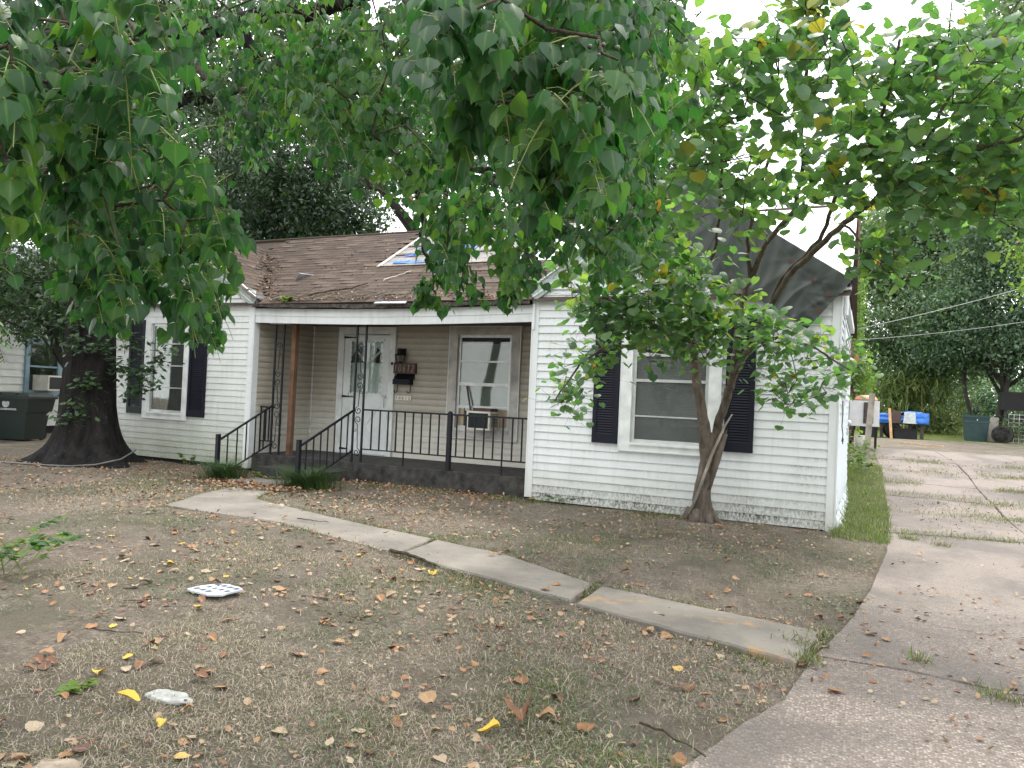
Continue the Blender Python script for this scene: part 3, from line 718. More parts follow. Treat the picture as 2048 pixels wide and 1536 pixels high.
# ---------- roof
MAT['shingle'] = None
m, t, b = nodes('brown_shingle'); p = pos(t)
tone = attr(t, 'tone')
c = ramp(t, tone, [(0, (.042, .029, .022)), (.5, (.068, .048, .037)), (1, (.105, .077, .060))])
c = mixc(t, ramp(t, noise(t, 120, 4, p, .8), [(.35, 0), (.7, .6)]), c, (.13, .10, .08))
c = mixc(t, ramp(t, noise(t, 1.3, 5, p, .65), [(.45, 0), (.7, .6)]), c, (.04, .034, .031))
t.links.new(c, b.inputs['Base Color']); b.inputs['Roughness'].default_value = .92; b.inputs['Specular IOR Level'].default_value = .2
bump(t, b, noise(t, 160, 4, p, .8), .5, .006); MAT['shingle'] = m
MAT['deck'] = plain('bare_roof_deck', (.23, .215, .21), .9, var=.25, scale=5, bmp=.4, bscale=25)
MAT['underlay'] = plain('pale_underlay', (.66, .66, .70), .55, var=.08, scale=3, bmp=.2, bscale=8)
MAT['lath'] = plain('pale_lath', (.58, .54, .48), .8, var=.15)
MAT['bluetarp'] = plain('blue_tarp', (.02, .14, .50), .4, var=.25, scale=4, bmp=.3, bscale=20)
ZE, YE, SM, YR = 2.70, 9.36, .6, 12.2
def zm(y): return ZE+SM*(y-YE)
XCL = (XLL+XP)/2; SL = (ZA_L-ZB_L)/(XP-XCL)
def zl(x): return ZA_L+.03-abs(x-XCL)*SL
XCR = (XLc+XR)/2; SR = (ZA_R-ZB_R)/(XR-XCR)
def zr(x): return ZA_R+.03-abs(x-XCR)*SR
roof = MB()
zt = .012
roof.add([(XLL-.1, YE, ZE-.02), (XR+.1, YE, ZE-.02), (XR+.1, YR, zm(YR)-.02), (XLL-.1, YR, zm(YR)-.02), (XR+.1, 15.0, zm(YR)-SM*2.8-.02), (XLL-.1, 15.0, zm(YR)-SM*2.8-.02)], [(0, 1, 2, 3), (3, 2, 4, 5)])
for xc_, s_, za_, e0, e1 in ((XCL, SL, ZA_L+.01, XLL-.1, XP+.1), (XCR, SR, ZA_R+.01, XLc-.1, XR+.1)):
    ye = 11.9
    roof.add([(e0, D-.075, za_-abs(e0-xc_)*s_), (xc_, D-.075, za_), (e1, D-.075, za_-abs(e1-xc_)*s_), (e0, ye, za_-abs(e0-xc_)*s_), (xc_, ye, za_), (e1, ye, za_-abs(e1-xc_)*s_)], [(0, 1, 4, 3), (1, 2, 5, 4)])
roof_o = roof.build('roof', MAT['shingle'], house)
HX0, HX1, HY0 = -7.5, XR+.1, 10.64
# shingle variants (unit: x across, y up-slope, z normal), shared by all
SHV = []
for k in range(6):
    v = MB(); th = .007+.003*random.random(); lift = random.choice([0, 0, .004, .010])
    v.add([(-.147, 0, lift), (.147, 0, lift*.5), (.147, .19, 0), (-.147, .19, 0), (-.147, 0, th+lift), (.147, 0, th+lift*.5), (.147, .19, .003), (-.147, .19, .003)],
          [(0, 3, 2, 1), (4, 5, 6, 7), (0, 1, 5, 4), (1, 2, 6, 5), (2, 3, 7, 6), (3, 0, 4, 7)])
    me = v.mesh('shingle'); at = me.attributes.new('tone', 'FLOAT', 'POINT'); at.data.foreach_set('value', [k/5]*8); me.materials.append(MAT['shingle']); SHV.append(me)
shl = []
sl_len = math.hypot(1, SM)
r = 0; s_ = -.03
while s_ < (YR-YE)*sl_len-.05:
    y = YE+s_/sl_len; xo = (r*.137) % .3; x = XP-1.8+xo
    while x < XLc+.35:
        z = zm(y)+.004
        hole_ = x > HX0-.1 and x < HX1+.6 and y > HY0-.06
        if not hole_ and z > (zl(x)-.02 if x < XP+.1 else -9) and not (x > XLc-.12 and z < zr(x)): shl.append(((x, y, z), (1, 0, 0), (0, 1/sl_len, SM/sl_len), random.randrange(6)))
        x += .3
    s_ += .128; r += 1
ln2 = math.hypot(1, SL); r = 0; s_ = -.02
while s_ < (XP+.1-XCL)*ln2-.06:
    x = XP+.1-s_/ln2; y = D-.06+((r*.161) % .3)
    while y < 12.0:
        z = zl(x)-.016
        if z > zm(y)+.01: shl.append(((x, y, z), (0, 1, 0), (-1/ln2, 0, SL/ln2), random.randrange(6)))
        y += .3
    s_ += .128; r += 1
cp = Vector((0, 0, CAMZ))
def vis_size(s):
    p_ = Vector(s[0]); d_ = cp-p_; n_ = Vector(s[1]).cross(Vector(s[2])); 
    return max(0, n_.dot(d_))/d_.length**3
shl.sort(key=vis_size, reverse=True)
rest = MB(); rtone = []
for i, (p_, ax, up, k) in enumerate(shl):
    ax = Vector(ax); up = Vector(up); n_ = ax.cross(up)
    if n_.z < 0: ax = -ax; n_ = -n_
    rot = Matrix((ax, up, n_)).transposed().to_4x4() @ Matrix.Rotation(random.gauss(0, .012), 4, 'Z') @ Matrix.Rotation(random.gauss(0, .006), 4, 'X')
    rot.translation = Vector(p_)-wloc(roof_o)
    if i < 300:
        o = bpy.data.objects.new('shingle', SHV[k]); COL.objects.link(o); o.parent = roof_o; o.matrix_local = rot
    else:
        rest.add([rot @ v.co for v in SHV[k].vertices], [tuple(pl_.vertices) for pl_ in SHV[k].polygons]); rtone += [k/5]*8
me = rest.mesh('shingles'); at = me.attributes.new('tone', 'FLOAT', 'POINT'); at.data.foreach_set('value', rtone)
link('shingles', me, MAT['shingle'], roof_o, kind='stuff')
# stripped patch: bare boards, tatters of blue tarp, lath strips
y = HY0; up = Vector((0, 1/sl_len, SM/sl_len)); nn = Vector((0, -SM/sl_len, 1/sl_len))
k = 0
while y < YR-.1:
    wd = .2/sl_len; c_ = Vector(((HX0+HX1)/2, y+wd/2, zm(y+wd/2)+.004))
    
    xm = -5.0+.25*((k*7) % 3)
    MB().obox(Vector(((HX0+xm)/2, c_.y, c_.z)), ((xm-HX0)/2-.004, 0, 0), up*(.094), nn*.006).build('roof_board', MAT['deck'], roof_o)
    MB().obox(Vector(((HX1+xm)/2, c_.y, c_.z)), ((HX1-xm)/2-.004, 0, 0), up*(.097), nn*.006).build('roof_board', MAT['underlay'], roof_o); y += wd; k += 1
y = YE+.1
while y < HY0-.12:
    wd = .2/sl_len; MB().obox(Vector(((HX1+XLc)/2, y+wd/2, zm(y+wd/2)+.004)), ((HX1-XLc)/2, 0, 0), up*.097, nn*.006).build('roof_board', MAT['underlay'], roof_o); y += wd
MB().beam((HX0, HY0-.06, zm(HY0-.06)+.03), (HX0+.02, YR-.05, zm(YR-.05)+.03), .05, .02).build('lath', MAT['lath'], roof_o)
for yy, x1_ in ((HY0-.03, -5.2), (HY0+.42, -4.3), (HY0+.8, -4.3)):
    MB().beam((HX0+.02, yy, zm(yy)+.03), (x1_, yy+.02, zm(yy+.02)+.03), .035, .018).build('lath', MAT['lath'] if yy < HY0 else MAT['wood_grey'], roof_o)
def tatter(x0, x1, y0, y1, sd):
    vs_ = []; nu, nv = 18, 5
    for j in range(nv+1):
        for i in range(nu+1):
            u, v = i/nu, j/nv; x = x0+(x1-x0)*u; yy = y0+(y1-y0)*(v*(.55+.45*vnoise(u*7, v*2, sd))+.12*vnoise(u*9, 3, sd)*(1-v)); vs_.append((x, yy, zm(yy)+.022+.02*vnoise(u*10, v*5, sd+1)))
    MB().add(vs_, [(j*(nu+1)+i, j*(nu+1)+i+1, (j+1)*(nu+1)+i+1, (j+1)*(nu+1)+i) for j in range(nv) for i in range(nu)]).build('tarp_scrap', MAT['bluetarp'], roof_o, label='torn blue tarp strip on the bare roof boards')
tatter(-7.3, -6.1, HY0+.03, HY0+.17, 1); tatter(-7.15, -6.0, HY0+.44, HY0+.76, 2); tatter(-7.0, -6.1, HY0+.83, HY0+1.0, 3); tatter(-7.25, -7.0, HY0+.33, HY0+.40, 4); tatter(-6.7, -5.6, HY0+1.2, HY0+1.4, 6)
# ridge cap
MB().tube([(XLL, YR, zm(YR)+.0), (XR, YR, zm(YR)+.0)], .035, 6).build('ridge_cap', MAT['shingle'], roof_o)
# main gable end wall above the side wall
ge = MB().prism([(XR+.0, 9.9, 2.90), (XR+.0, 14.9, 2.90), (XR+.0, YR, zm(YR)-.03)], (-.06, 0, 0)).build('gable', MAT['underlay'], house, label='pale bluish gable end seen edge on at the right side')
for k in range(13):
    ya_ = 9.95+k*.38; yb_ = ya_+.37; tz = lambda q: min(zm(q), zm(2*YR-q))-.05
    if max(tz(ya_), tz(yb_)) > 2.95: MB().prism([(XR+.003, ya_, 2.90), (XR+.003, yb_, 2.90), (XR+.003, yb_, max(tz(yb_), 2.91)), (XR+.003, ya_, max(tz(ya_), 2.91))], (.012, 0, 0)).build('panel', MAT['underlay'], ge)
# ---------- porch beam, eave and ceiling
def sag(x): u = (x-XP)/(XLc-XP); return -.035*math.sin(math.pi*u)
fb = [XP+.03, -8.0, -5.9, XLc-.01]
for row, (za_, zb_, oy) in enumerate(((2.405, 2.515, 0), (2.517, 2.635, -.008))):
    for i in range(3):
        m_ = MB(); xs_ = np.linspace(fb[i]+.001, fb[i+1]-.001, 8)
        for a_, b2 in zip(xs_[:-1], xs_[1:]):
            m_.add([(a_, D-.02+oy, za_+sag(a_)), (b2, D-.02+oy, za_+sag(b2)), (b2, D-.02+oy, zb_+sag(b2)), (a_, D-.02+oy, zb_+sag(a_)), (a_, D+.01, za_+sag(a_)), (b2, D+.01, za_+sag(b2)), (b2, D+.01, zb_+sag(b2)), (a_, D+.01, zb_+sag(a_))],
                   [(0, 1, 2, 3), (0, 4, 5, 1), (3, 2, 6, 7), (4, 7, 6, 5)])
        m_.build('fascia_board', MAT['fascia'] if 'fascia' in MAT else MAT['trim'], house)
m, t, b = nodes('rotten_eave'); p = pos(t)
c = ramp(t, noise(t, 14, 6, p, .75), [(.35, (.015, .014, .012)), (.55, (.06, .05, .042)), (.7, (.2, .17, .15))]); t.links.new(c, b.inputs['Base Color']); b.inputs['Roughness'].default_value = .95
bump(t, b, noise(t, 30, 5, p), .8, .02); MAT['rot'] = m
g = MB(); xs_ = np.linspace(XP+.03, XLc-.02, 40)
for i in range(39):
    a_, b2 = xs_[i], xs_[i+1]; d0 = .028+.035*vnoise(i*.7, 1, 3); d1 = .028+.035*vnoise((i+1)*.7, 1, 3)
    g.add([(a_, YE-.015, 2.705+sag(a_)), (b2, YE-.015, 2.705+sag(b2)), (b2, YE-.015, 2.69-d1+sag(b2)), (a_, YE-.015, 2.69-d0+sag(a_)), (a_, D+.02, 2.705+sag(a_)), (b2, D+.02, 2.705+sag(b2)), (b2, D+.02, 2.69-d1+sag(b2)), (a_, D+.02, 2.69-d0+sag(a_))],
          [(0, 1, 2, 3), (0, 4, 5, 1), (3, 2, 6, 7)])
g.build('eave_edge', MAT['rot'], house)
MB().obox((-6.35, YE-.02, 2.69), (.27, 0, 0), (0, .06, .03), (0, -.004, .008)).build('flashing', MAT['flash'], house)
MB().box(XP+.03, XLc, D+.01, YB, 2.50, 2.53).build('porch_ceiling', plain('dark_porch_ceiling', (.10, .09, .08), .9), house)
MB().box(XLc+.0, XLc+.03, D-.05, D-.022, 2.3, 2.86).build('gutter_end', MAT['trim'], house)
# flashing and broken eave of the left wing above the porch
xe = XP+.1
MB().add([(xe, D-.08, 2.84), (xe, 10.6, 2.84), (xe, 10.6, 2.80), (xe, D-.08, 2.78), (xe-.03, D-.08, 2.84), (xe-.03, 10.6, 2.84), (xe-.03, 10.6, 2.80), (xe-.03, D-.08, 2.78)], [(0, 1, 2, 3), (4, 7, 6, 5), (0, 3, 7, 4), (3, 2, 6, 7)]).build('eave_flashing', MAT['flash'], house)
MB().add([(xe-.025, D-.07, 2.765), (xe-.025, 10.2, 2.78), (xe-.025, 10.0, 2.72), (xe-.025, D-.07, 2.62)], [(0, 1, 2, 3)]).add([(xe-.06, D-.03, 2.78), (xe-.06, 11, 2.78), (xe-.06, 11, 2.5), (xe-.06, D-.03, 2.5)], [(0, 1, 2, 3)]).build('eave_flashing', MAT['flash'], house)
MB().obox((xe+.02, D+.7, 2.80), (.02, .3, .03), (.06, 0, -.03), (0, 0, .004)).obox((xe+.25, 10.4, 3.27), (.14, .22, .0), (.05, -.02, .05), (0, 0, .004)).build('eave_flashing', MAT['flash'], house)
# side eave of the right wing
MB().box(XR+.0, XR+.06, D-.03, 14.6, 2.755, 2.775).box(XR+.046, XR+.06, D-.03, 14.6, 2.776, 2.86).build('soffit', MAT['trim'], house)
MB().tube([(XR+.05, D+.25, 2.75), (XR+.05, D+.25, 2.50)], .03, 10).tube([(XR+.05, D+.25, 2.5), (XR+.05, D+.27, 2.3)], .006, 5).build('downspout_stub', MAT['trim'], house)
MB().tube([(XR+.05, D+.3, 1.5), (XR+.055, D+.33, 1.35), (XR+.05, D+.3, 1.2), (XR+.06, D+.45, 1.1), (XR+.05, D+.5, 1.02), (XR+.06, D+.72, 1.05), (XR+.05, D+.8, .98)], .006, 5).build('loose_cable', MAT['black'], house)
MB().lathe([(.001, 0), (.05, .0), (.05, .03), (.04, .05), (.001, .055)], (XR+.03, 13.6, 1.2), 16, axis=(1, 0, 0)).box(XR+.01, XR+.05, 13.55, 13.65, 1.0, 1.12).build('electric_meter', MAT['alu'], house)
# ---------- porch floor and step
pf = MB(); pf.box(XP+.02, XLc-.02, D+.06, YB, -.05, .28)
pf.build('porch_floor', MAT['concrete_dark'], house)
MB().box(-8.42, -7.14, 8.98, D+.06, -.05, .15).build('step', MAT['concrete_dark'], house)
# ---------- doors
x0, x1, z0, z1 = DOOR
m_ = MB(); y = YB-.02
m_.box(x0, x0+.11, y-.03, y+.03, z0, z1).box(x1-.11, x1, y-.03, y+.03, z0, z1).box(x0+.11, x1-.11, y-.029, y+.03, z1-.11, z1)
dr = m_.build('door', MAT['casing'], house, label='white storm door with scalloped glass opening and crossbuck')
MB().box(x0-.012, x0, y-.036, y+.015, z0, z1+.012).box(x1, x1+.012, y-.036, y+.015, z0, z1+.012).box(x0, x1, y-.035, y+.015, z1, z1+.012).build('channel_trim', MAT['trim'], dr)
a, b_ = x0+.12, x1-.12; t0, t1 = z0+.03, z1-.13; zg0, zg1 = 1.32, 2.25; ga, gb = -8.22, -7.53
MB().box(a, ga-.02, y-.02, y+.01, t0, t1).box(gb+.02, b_, y-.02, y+.01, t0, t1).box(ga-.02, gb+.02, y-.02, y+.01, zg1+.02, t1).box(ga-.02, gb+.02, y-.02, y+.01, t0, zg0-.02).build('storm_door', MAT['door'], dr)
# scalloped rim
sc_ = MB()
def scal(p0, p1, inward, nsc):
    p0, p1, iw = Vector(p0), Vector(p1), Vector(inward); outp = []
    for i in range(nsc):
        for k in range(9):
            u = (i+k/8)/nsc; d_ = .014+.026*math.sin(math.pi*k/8)**.7; outp.append(p0.lerp(p1, u)+iw*(.045-d_+.01))
    base = [p0-iw*.025, p1-iw*.025]
    for i in range(len(outp)-1):
        u0, u1 = i/(len(outp)-1), (i+1)/(len(outp)-1)
        sc_.quad(base[0].lerp(base[1], u0), base[0].lerp(base[1], u1), outp[i+1], outp[i])
yy = y-.024
scal((ga, yy, zg0), (gb, yy, zg0), (0, 0, 1), 8); scal((ga, yy-.001, zg1), (gb, yy-.001, zg1), (0, 0, -1), 8); scal((ga, yy-.0005, zg0), (ga, yy-.0005, zg1), (1, 0, 0), 11); scal((gb, yy-.0005, zg0), (gb, yy-.0005, zg1), (-1, 0, 0), 11)
sc_.build('scalloped_trim', MAT['door'], dr)
MB().box(ga-.02, gb+.02, y-.006, y-.003, zg0-.02, zg1+.02).build('pane', MAT['glass_door'], dr)
# inner door behind the glass: fan light and raised panels
yi = YB+.012
idr = MB().box(a, b_, yi, yi+.04, z0, t1)
xc = (a+b_)/2
for sx in (-1, 1):
    for (za_, zb_) in ((1.42, 1.72), (1.0, 1.36)):
        p0, p1 = xc+sx*.08, xc+sx*.36; p0, p1 = min(p0, p1), max(p0, p1)
        idr.box(p0, p1, yi-.008, yi, za_, zb_).box(p0+.03, p1-.03, yi-.016, yi-.008, za_+.03, zb_-.03)
idr.build('inner_door', MAT['door'], dr)
for k in range(4):
    a0, a1 = math.pi*(k/4)+.06, math.pi*((k+1)/4)-.06; cxz = Vector((xc, yi-.006, 1.84)); pts = [cxz+Vector((math.cos((a0+a1)/2)*.07, 0, math.sin((a0+a1)/2)*.07))]
    for j in range(7):
        an = a0+(a1-a0)*j/6; pts.append(cxz+Vector((math.cos(an)*.36, 0, math.sin(an)*.33)))
    MB().prism(pts, (0, .005, 0)).build('fan_pane', MAT['glass_dark'], dr)
cb = MB(); lz0, lz1 = .36, 1.18
la, lb = ga+.02, gb-.02
for (p, q) in (((la, lz0), (lb, lz1)), ((la, lz1), (lb, lz0))):
    d_ = Vector((q[0]-p[0], 0, q[1]-p[1])).normalized(); n_ = Vector((-d_.z, 0, d_.x))
    off_ = .0 if p[1] == lz0 else .001
    cb.beam((p[0], y-.027-off_, p[1]), (q[0], y-.027-off_, q[1]), .014, .055, up=n_)
for (p, q) in (((la, lz0), (lb, lz0)), ((la, lz1), (lb, lz1)), ((la, lz0), (la, lz1)), ((lb, lz0), (lb, lz1))): cb.beam((p[0], y-.026, p[1]), (q[0], y-.026, q[1]), .012, .03, up=(1, 0, 0) if p[0] == q[0] else (0, 0, 1))
for (tx, tz, dx_, dz_) in ((xc, lz1-.08, .2, -.2), (xc, lz0+.08, .2, .2)):
    cb.prism([(tx-dx_, y-.0215, tz), (tx+dx_, y-.0215, tz), (tx, y-.0215, tz+dz_)], (0, -.006, 0))
cb.build('crossbuck', MAT['door'], dr)
for hz_ in (2.30, 1.27, .36):
    MB().add([(a-.02, y-.03, hz_-.022), (a-.02, y-.03, hz_+.022), (a+.2, y-.03, hz_+.007), (a+.2, y-.03, hz_-.007), (a+.25, y-.03, hz_), (a+.2, y-.03, hz_+.016), (a+.2, y-.03, hz_-.016), (a-.02, y-.022, hz_-.022), (a-.02, y-.022, hz_+.022)], [(0, 3, 2, 1), (5, 6, 4), (0, 1, 8, 7)]).build('strap_hinge', MAT['black'], dr)
MB().tube([(b_-.04, y-.022, 1.30), (b_-.04, y-.06, 1.30), (b_-.035, y-.06, 1.17), (b_-.05, y-.03, 1.10)], .008, 6).box(b_-.065, b_-.02, y-.045, y-.02, 1.27, 1.33).build('handle', MAT['alu'], dr)
MB().lathe([(.001, .012), (.02, .012), (.026, .0)], (x1-.045, y-.03, 1.86), 14, axis=(0, -1, 0)).build('doorbell', MAT['black'], dr)
MB().box(a, b_, y-.05, y+.03, z0-.0, z0+.028).build('threshold', MAT['alu'], dr)
# ================================================================== PORCH THINGS
FZ = .28
def iron_column(x, label, mirror=1):
    t_ = thing('iron_column', label, 'porch column', (x, D+.15, FZ), 'scrolled iron porch columns')
    hw = .085; y = D+.15; zt = 2.42
    for sx in (-1, 1): MB().box(x+sx*hw-.013, x+sx*hw+.013, y-.013, y+.013, FZ, zt).build('post', MAT['iron'], t_)
    MB().box(x-.16, x+.16, y-.06, y+.06, zt-.025, zt).build('cap_plate', MAT['casing'], t_)
    def scroll(zb, zt_, m):
        pts = []
        # S of two spirals joined by a slanting bar
        R0 = .062; cz1 = zt_-R0-.01; cz0 = zb+R0+.01
        for k in range(22):
            a_ = math.radians(-200+k*22); r_ = .018+(R0-.018)*k/21; pts.append((x+m*(math.cos(a_)*r_*-1), y, cz1+math.sin(a_)*r_))
        for k in range(22):
            kk = 21-k; a_ = math.radians(-200+kk*22); r_ = .018+(R0-.018)*kk/21; pts.append((x-m*(math.cos(a_)*r_*-1), y, cz0-math.sin(a_)*r_))
        MB().tube(pts, .0065, 5).build('scroll', MAT['iron'], t_)
        MB().tube([(x+m*.075, y, (zb+zt_)/2+.10), (x+m*.055, y, (zb+zt_)/2+.07), (x+m*.03, y, (zb+zt_)/2+.075), (x+m*.028, y, (zb+zt_)/2+.1), (x+m*.045, y, (zb+zt_)/2+.11)], .005, 5).build('scroll', MAT['iron'], t_)
    hs = [(.36, 1.0), (1.0, 1.52), (1.52, 2.12)]
    for i, (a_, b_) in enumerate(hs): scroll(a_, b_, mirror*(1 if i % 2 == 0 else -1))
    return t_
iron_column(-8.66, 'black scrolled iron column beside the leaning brown wooden post', 1)
iron_column(-7.05, 'black scrolled iron column standing in front of the front door', -1)
def stair_rail(xa, ya, xb, yb, za_top, label, nbal=7):
    """sloping rail from a newel on the ground up to the column"""
    t_ = thing('stair_railing', label, 'railing', (xa, ya, 0), 'sloping iron stair railings')
    MB().box(xa-.027, xa+.027, ya-.027, ya+.027, -.05, za_top).build('newel_post', MAT['iron'], t_)
    A = Vector((xa, ya, za_top-.10)); B = Vector((xb, yb, 1.08)); a0 = Vector((xa+(xb-xa)*.28, ya+(yb-ya)*.28, .12)); b0 = Vector((xb, yb, .46))
    MB().beam(A, B, .035, .022).build('top_rail', MAT['iron'], t_)
    MB().beam(a0, b0, .028, .018).build('bottom_rail', MAT['iron'], t_)
    for k in range(1, nbal+1):
        u = k/(nbal+1); q = A.lerp(B, u); zb_ = max(.02, a0.z+(b0.z-a0.z)*(u-.28)/.72)
        MB().box(q.x-.008, q.x+.008, q.y-.008, q.y+.008, zb_, q.z).build('baluster', MAT['iron'], t_)
stair_rail(-8.70, 8.46, -8.73, D+.15, .64, 'sloping black stair railing beside the mossy left wall', 5)
stair_rail(-7.09, 8.35, -7.12, D+.15, .66, 'sloping black stair railing ending at the column by the door', 7)
t_ = thing('porch_railing', 'long black iron railing along the porch edge under the porch window', 'railing', (-5.5, D+.15, FZ))
yr = D+.15
MB().box(-6.94, XLc-.02, yr-.018, yr+.018, 1.075, 1.10).build('top_rail', MAT['iron'], t_)
MB().box(-6.94, XLc-.02, yr-.012, yr+.012, .48, .498).build('bottom_rail', MAT['iron'], t_)
xs_ = np.linspace(-6.94, XLc-.02, 20)
for k, x in enumerate(xs_[1:-1]):
    if abs(x+5.44) < .07: continue
    long_ = k in (4, 15)
    MB().box(x-.009, x+.009, yr-.009, yr+.009, FZ if long_ else .49, 1.08).build('baluster', MAT['iron'], t_)
MB().box(-5.47, -5.41, yr-.03, yr+.03, FZ, 1.11).lathe([(.034, 1.105), (.03, 1.125), (.001, 1.14)], (-5.44, yr, 0), 10).box(-5.5, -5.38, yr-.045, yr+.045, FZ, FZ+.012).build('post', MAT['iron'], t_)
t_ = thing('wall_railing', 'short iron railing panel between the left wall and the column', 'railing', (-8.9, D+.15, FZ))
MB().box(XP+.02, -8.76, yr+.05, yr+.08, 1.03, 1.055).build('top_rail', MAT['iron'], t_)
MB().box(XP+.02, -8.76, yr+.055, yr+.075, .48, .498).build('bottom_rail', MAT['iron'], t_)
for x in (XP+.03, -8.93, -8.86): MB().box(x-.009, x+.009, yr+.056, yr+.074, .3 if x < -9 else .49, 1.04).build('baluster', MAT['iron'], t_)
# brown post leaning under the beam
t_ = thing('wooden_post', 'reddish brown square wooden post propping the porch beam', 'post', (-8.50, D+.34, FZ))
MB().beam((-8.52, D+.34, FZ), (-8.47, D+.30, 2.46), .082, .082, up=(0, 1, 0)).build('timber', MAT['wood_post'], t_)
# lantern
lx, ly, lz = -7.135, YB-.13, 1.98
t_ = thing('wall_lantern', 'black wall lantern mounted above the brown house number sign', 'lamp', (lx, YB-.02, 1.98))
MB().tube([(lx, YB-.02, 2.05), (lx, YB-.08, 2.10), (lx-.03, ly, 2.115), (lx-.055, ly, 2.09), (lx-.05, ly, 2.05)], .008, 6).box(lx-.04, lx+.04, YB-.03, YB-.018, 1.99, 2.12).build('bracket', MAT['black'], t_)
MB().lathe([(.105, 1.995), (.10, 2.0), (.055, 2.03), (.052, 2.055), (.048, 2.08), (.03, 2.105), (.008, 2.112), (.001, 2.125)], (lx, ly, 0), 6).build('roof_cap', MAT['black'], t_)
fr = MB()
for k in range(6):
    a_ = 2*math.pi*k/6; fr.beam((lx+math.cos(a_)*.062, ly+math.sin(a_)*.062, 1.885), (lx+math.cos(a_)*.092, ly+math.sin(a_)*.092, 1.995), .009, .009)
fr.lathe([(.001, 1.865), (.03, 1.87), (.066, 1.88), (.066, 1.888)], (lx, ly, 0), 6); fr.build('cage', MAT['black'], t_)
MB().lathe([(.058, 1.889), (.086, 1.994)], (lx, ly, 0), 6).build('pane', glass_mat('seeded_lantern_glass', (.5, .5, .45), .35, .8), t_)
# lettering helper: strokes on a front facing plane
DIG = {'1': [[(.35, .8), (.55, 1), (.55, 0)]], '0': [[(.5, 1), (.2, .8), (.12, .5), (.2, .2), (.5, 0), (.8, .2), (.88, .5), (.8, .8), (.5, 1)]],
       '6': [[(.75, 1), (.35, .75), (.15, .38), (.25, .1), (.5, 0), (.78, .1), (.85, .32), (.7, .52), (.45, .55), (.2, .4)]],
       '2': [[(.15, .75), (.3, .95), (.55, 1), (.8, .85), (.8, .62), (.5, .32), (.12, 0), (.9, 0)]]}
def lettering(text, x0, z0, adv, w, h, y, r, mat, parent, slant=0):
    for i, ch in enumerate(text):
        m_ = MB()
        for st in DIG[ch]: m_.tube([(x0+i*adv+u*w+v*slant*h, y, z0+v*h) for u, v in st], r, 5)
        m_.build('numeral', mat, parent)
t_ = thing('house_number_sign', 'dark brown board with the pale numerals 10612', 'sign', (-7.08, YB-.05, 1.78))
MB().box(-7.295, -6.865, YB-.075, YB-.02, 1.695, 1.875).build('board', MAT['sign_brown'], t_)
lettering('10612', -7.285, 1.725, .084, .055, .12, YB-.077, .0036, MAT['letter_gold'], t_, .12)
t_ = thing('wall_mailbox', 'navy black wall mailbox with two curled newspaper hooks', 'mailbox', (-7.09, YB-.06, 1.6))
MB().add([(-7.25, YB-.02, 1.695), (-6.90, YB-.02, 1.695), (-6.92, YB-.15, 1.61), (-7.24, YB-.15, 1.61), (-7.25, YB-.02, 1.6), (-6.9, YB-.02, 1.6)], [(0, 3, 2, 1), (0, 4, 3), (1, 2, 5), (3, 4, 5, 2), (0, 1, 5, 4)]).build('lid', MAT['black'], t_)
MB().box(-7.265, -6.925, YB-.13, YB-.02, 1.51, 1.598).box(-7.25, -6.94, YB-.135, YB-.131, 1.52, 1.59).build('box', MAT['shutter'], t_)
for x in (-7.21, -6.95):
    MB().tube([(x, YB-.06, 1.52), (x, YB-.062, 1.40), (x-.01, YB-.07, 1.375), (x-.035, YB-.075, 1.37), (x-.052, YB-.075, 1.39), (x-.055, YB-.075, 1.41)], .008, 6).build('hook', MAT['black'], t_)
t_ = thing('number_tiles', 'small cream tile strip with the black numerals 10612', 'sign', (-7.1, YB-.03, 1.28))
for k in range(5): MB().box(-7.262+k*.063, -7.262+k*.063+.061, YB-.034, YB-.02, 1.247, 1.322).build('tile', MAT['white_tile'], t_)
lettering('10612', -7.252, 1.262, .063, .036, .046, YB-.0355, .0036, MAT['black'], t_)
# porch AC with a board on top and a diagonal prop
ax0, ax1, az0, az1, ay = -5.70, -5.29, .845, 1.135, YB-.36
t_ = thing('window_air_conditioner', 'yellowed window air conditioner with dark green grille in the porch window', 'air conditioner', ((ax0+ax1)/2, YB-.2, az0))
MB().box(ax0, ax1, ay+.02, YB-.01, az0, az1).build('case', MAT['ac_white'], t_)
m_ = MB(); m_.box(ax0, ax0+.03, ay, ay+.02, az0, az1).box(ax1-.03, ax1, ay, ay+.02, az0, az1).box(ax0+.03, ax1-.03, ay, ay+.02, az1-.028, az1).box(ax0+.03, ax1-.03, ay, ay+.02, az0, az0+.028); m_.build('bezel', MAT['ac_white'], t_)
m_ = MB().box(ax0+.03, ax1-.03, ay+.012, ay+.02, az0+.028, az1-.028)
for k in range(26): x = ax0+.036+k*.0132; m_.box(x, x+.004, ay+.004, ay+.012, az0+.03, az1-.03)
m_.build('grille', MAT['ac_grille'], t_)
m_ = MB()
for k in range(9): z = az0+.05+k*.024; m_.box(ax1-.001, ax1+.004, ay+.05, YB-.08, z, z+.011)
m_.build('side_louvre', MAT['black'], t_)
t_ = thing('wood_block', 'short dark brown board lying on the porch air conditioner', 'board', (-5.48, YB-.2, az1))
MB().obox((-5.47, YB-.17, az1+.025), (.17, -.02, 0), (.01, .1, 0), (0, 0, .024)).build('board', MAT['sign_brown'], t_)
t_ = thing('prop_stick', 'dark stick leaning diagonally across the porch window pane', 'stick', (-5.7, YB-.05, 1.1))
MB().beam((-5.90, YB-.022, 1.53), (-5.76, YB-.06, 1.0), .022, .022, up=(0, 1, 0)).build('stick', plain('dark_stick', (.05, .03, .02), .8), t_)

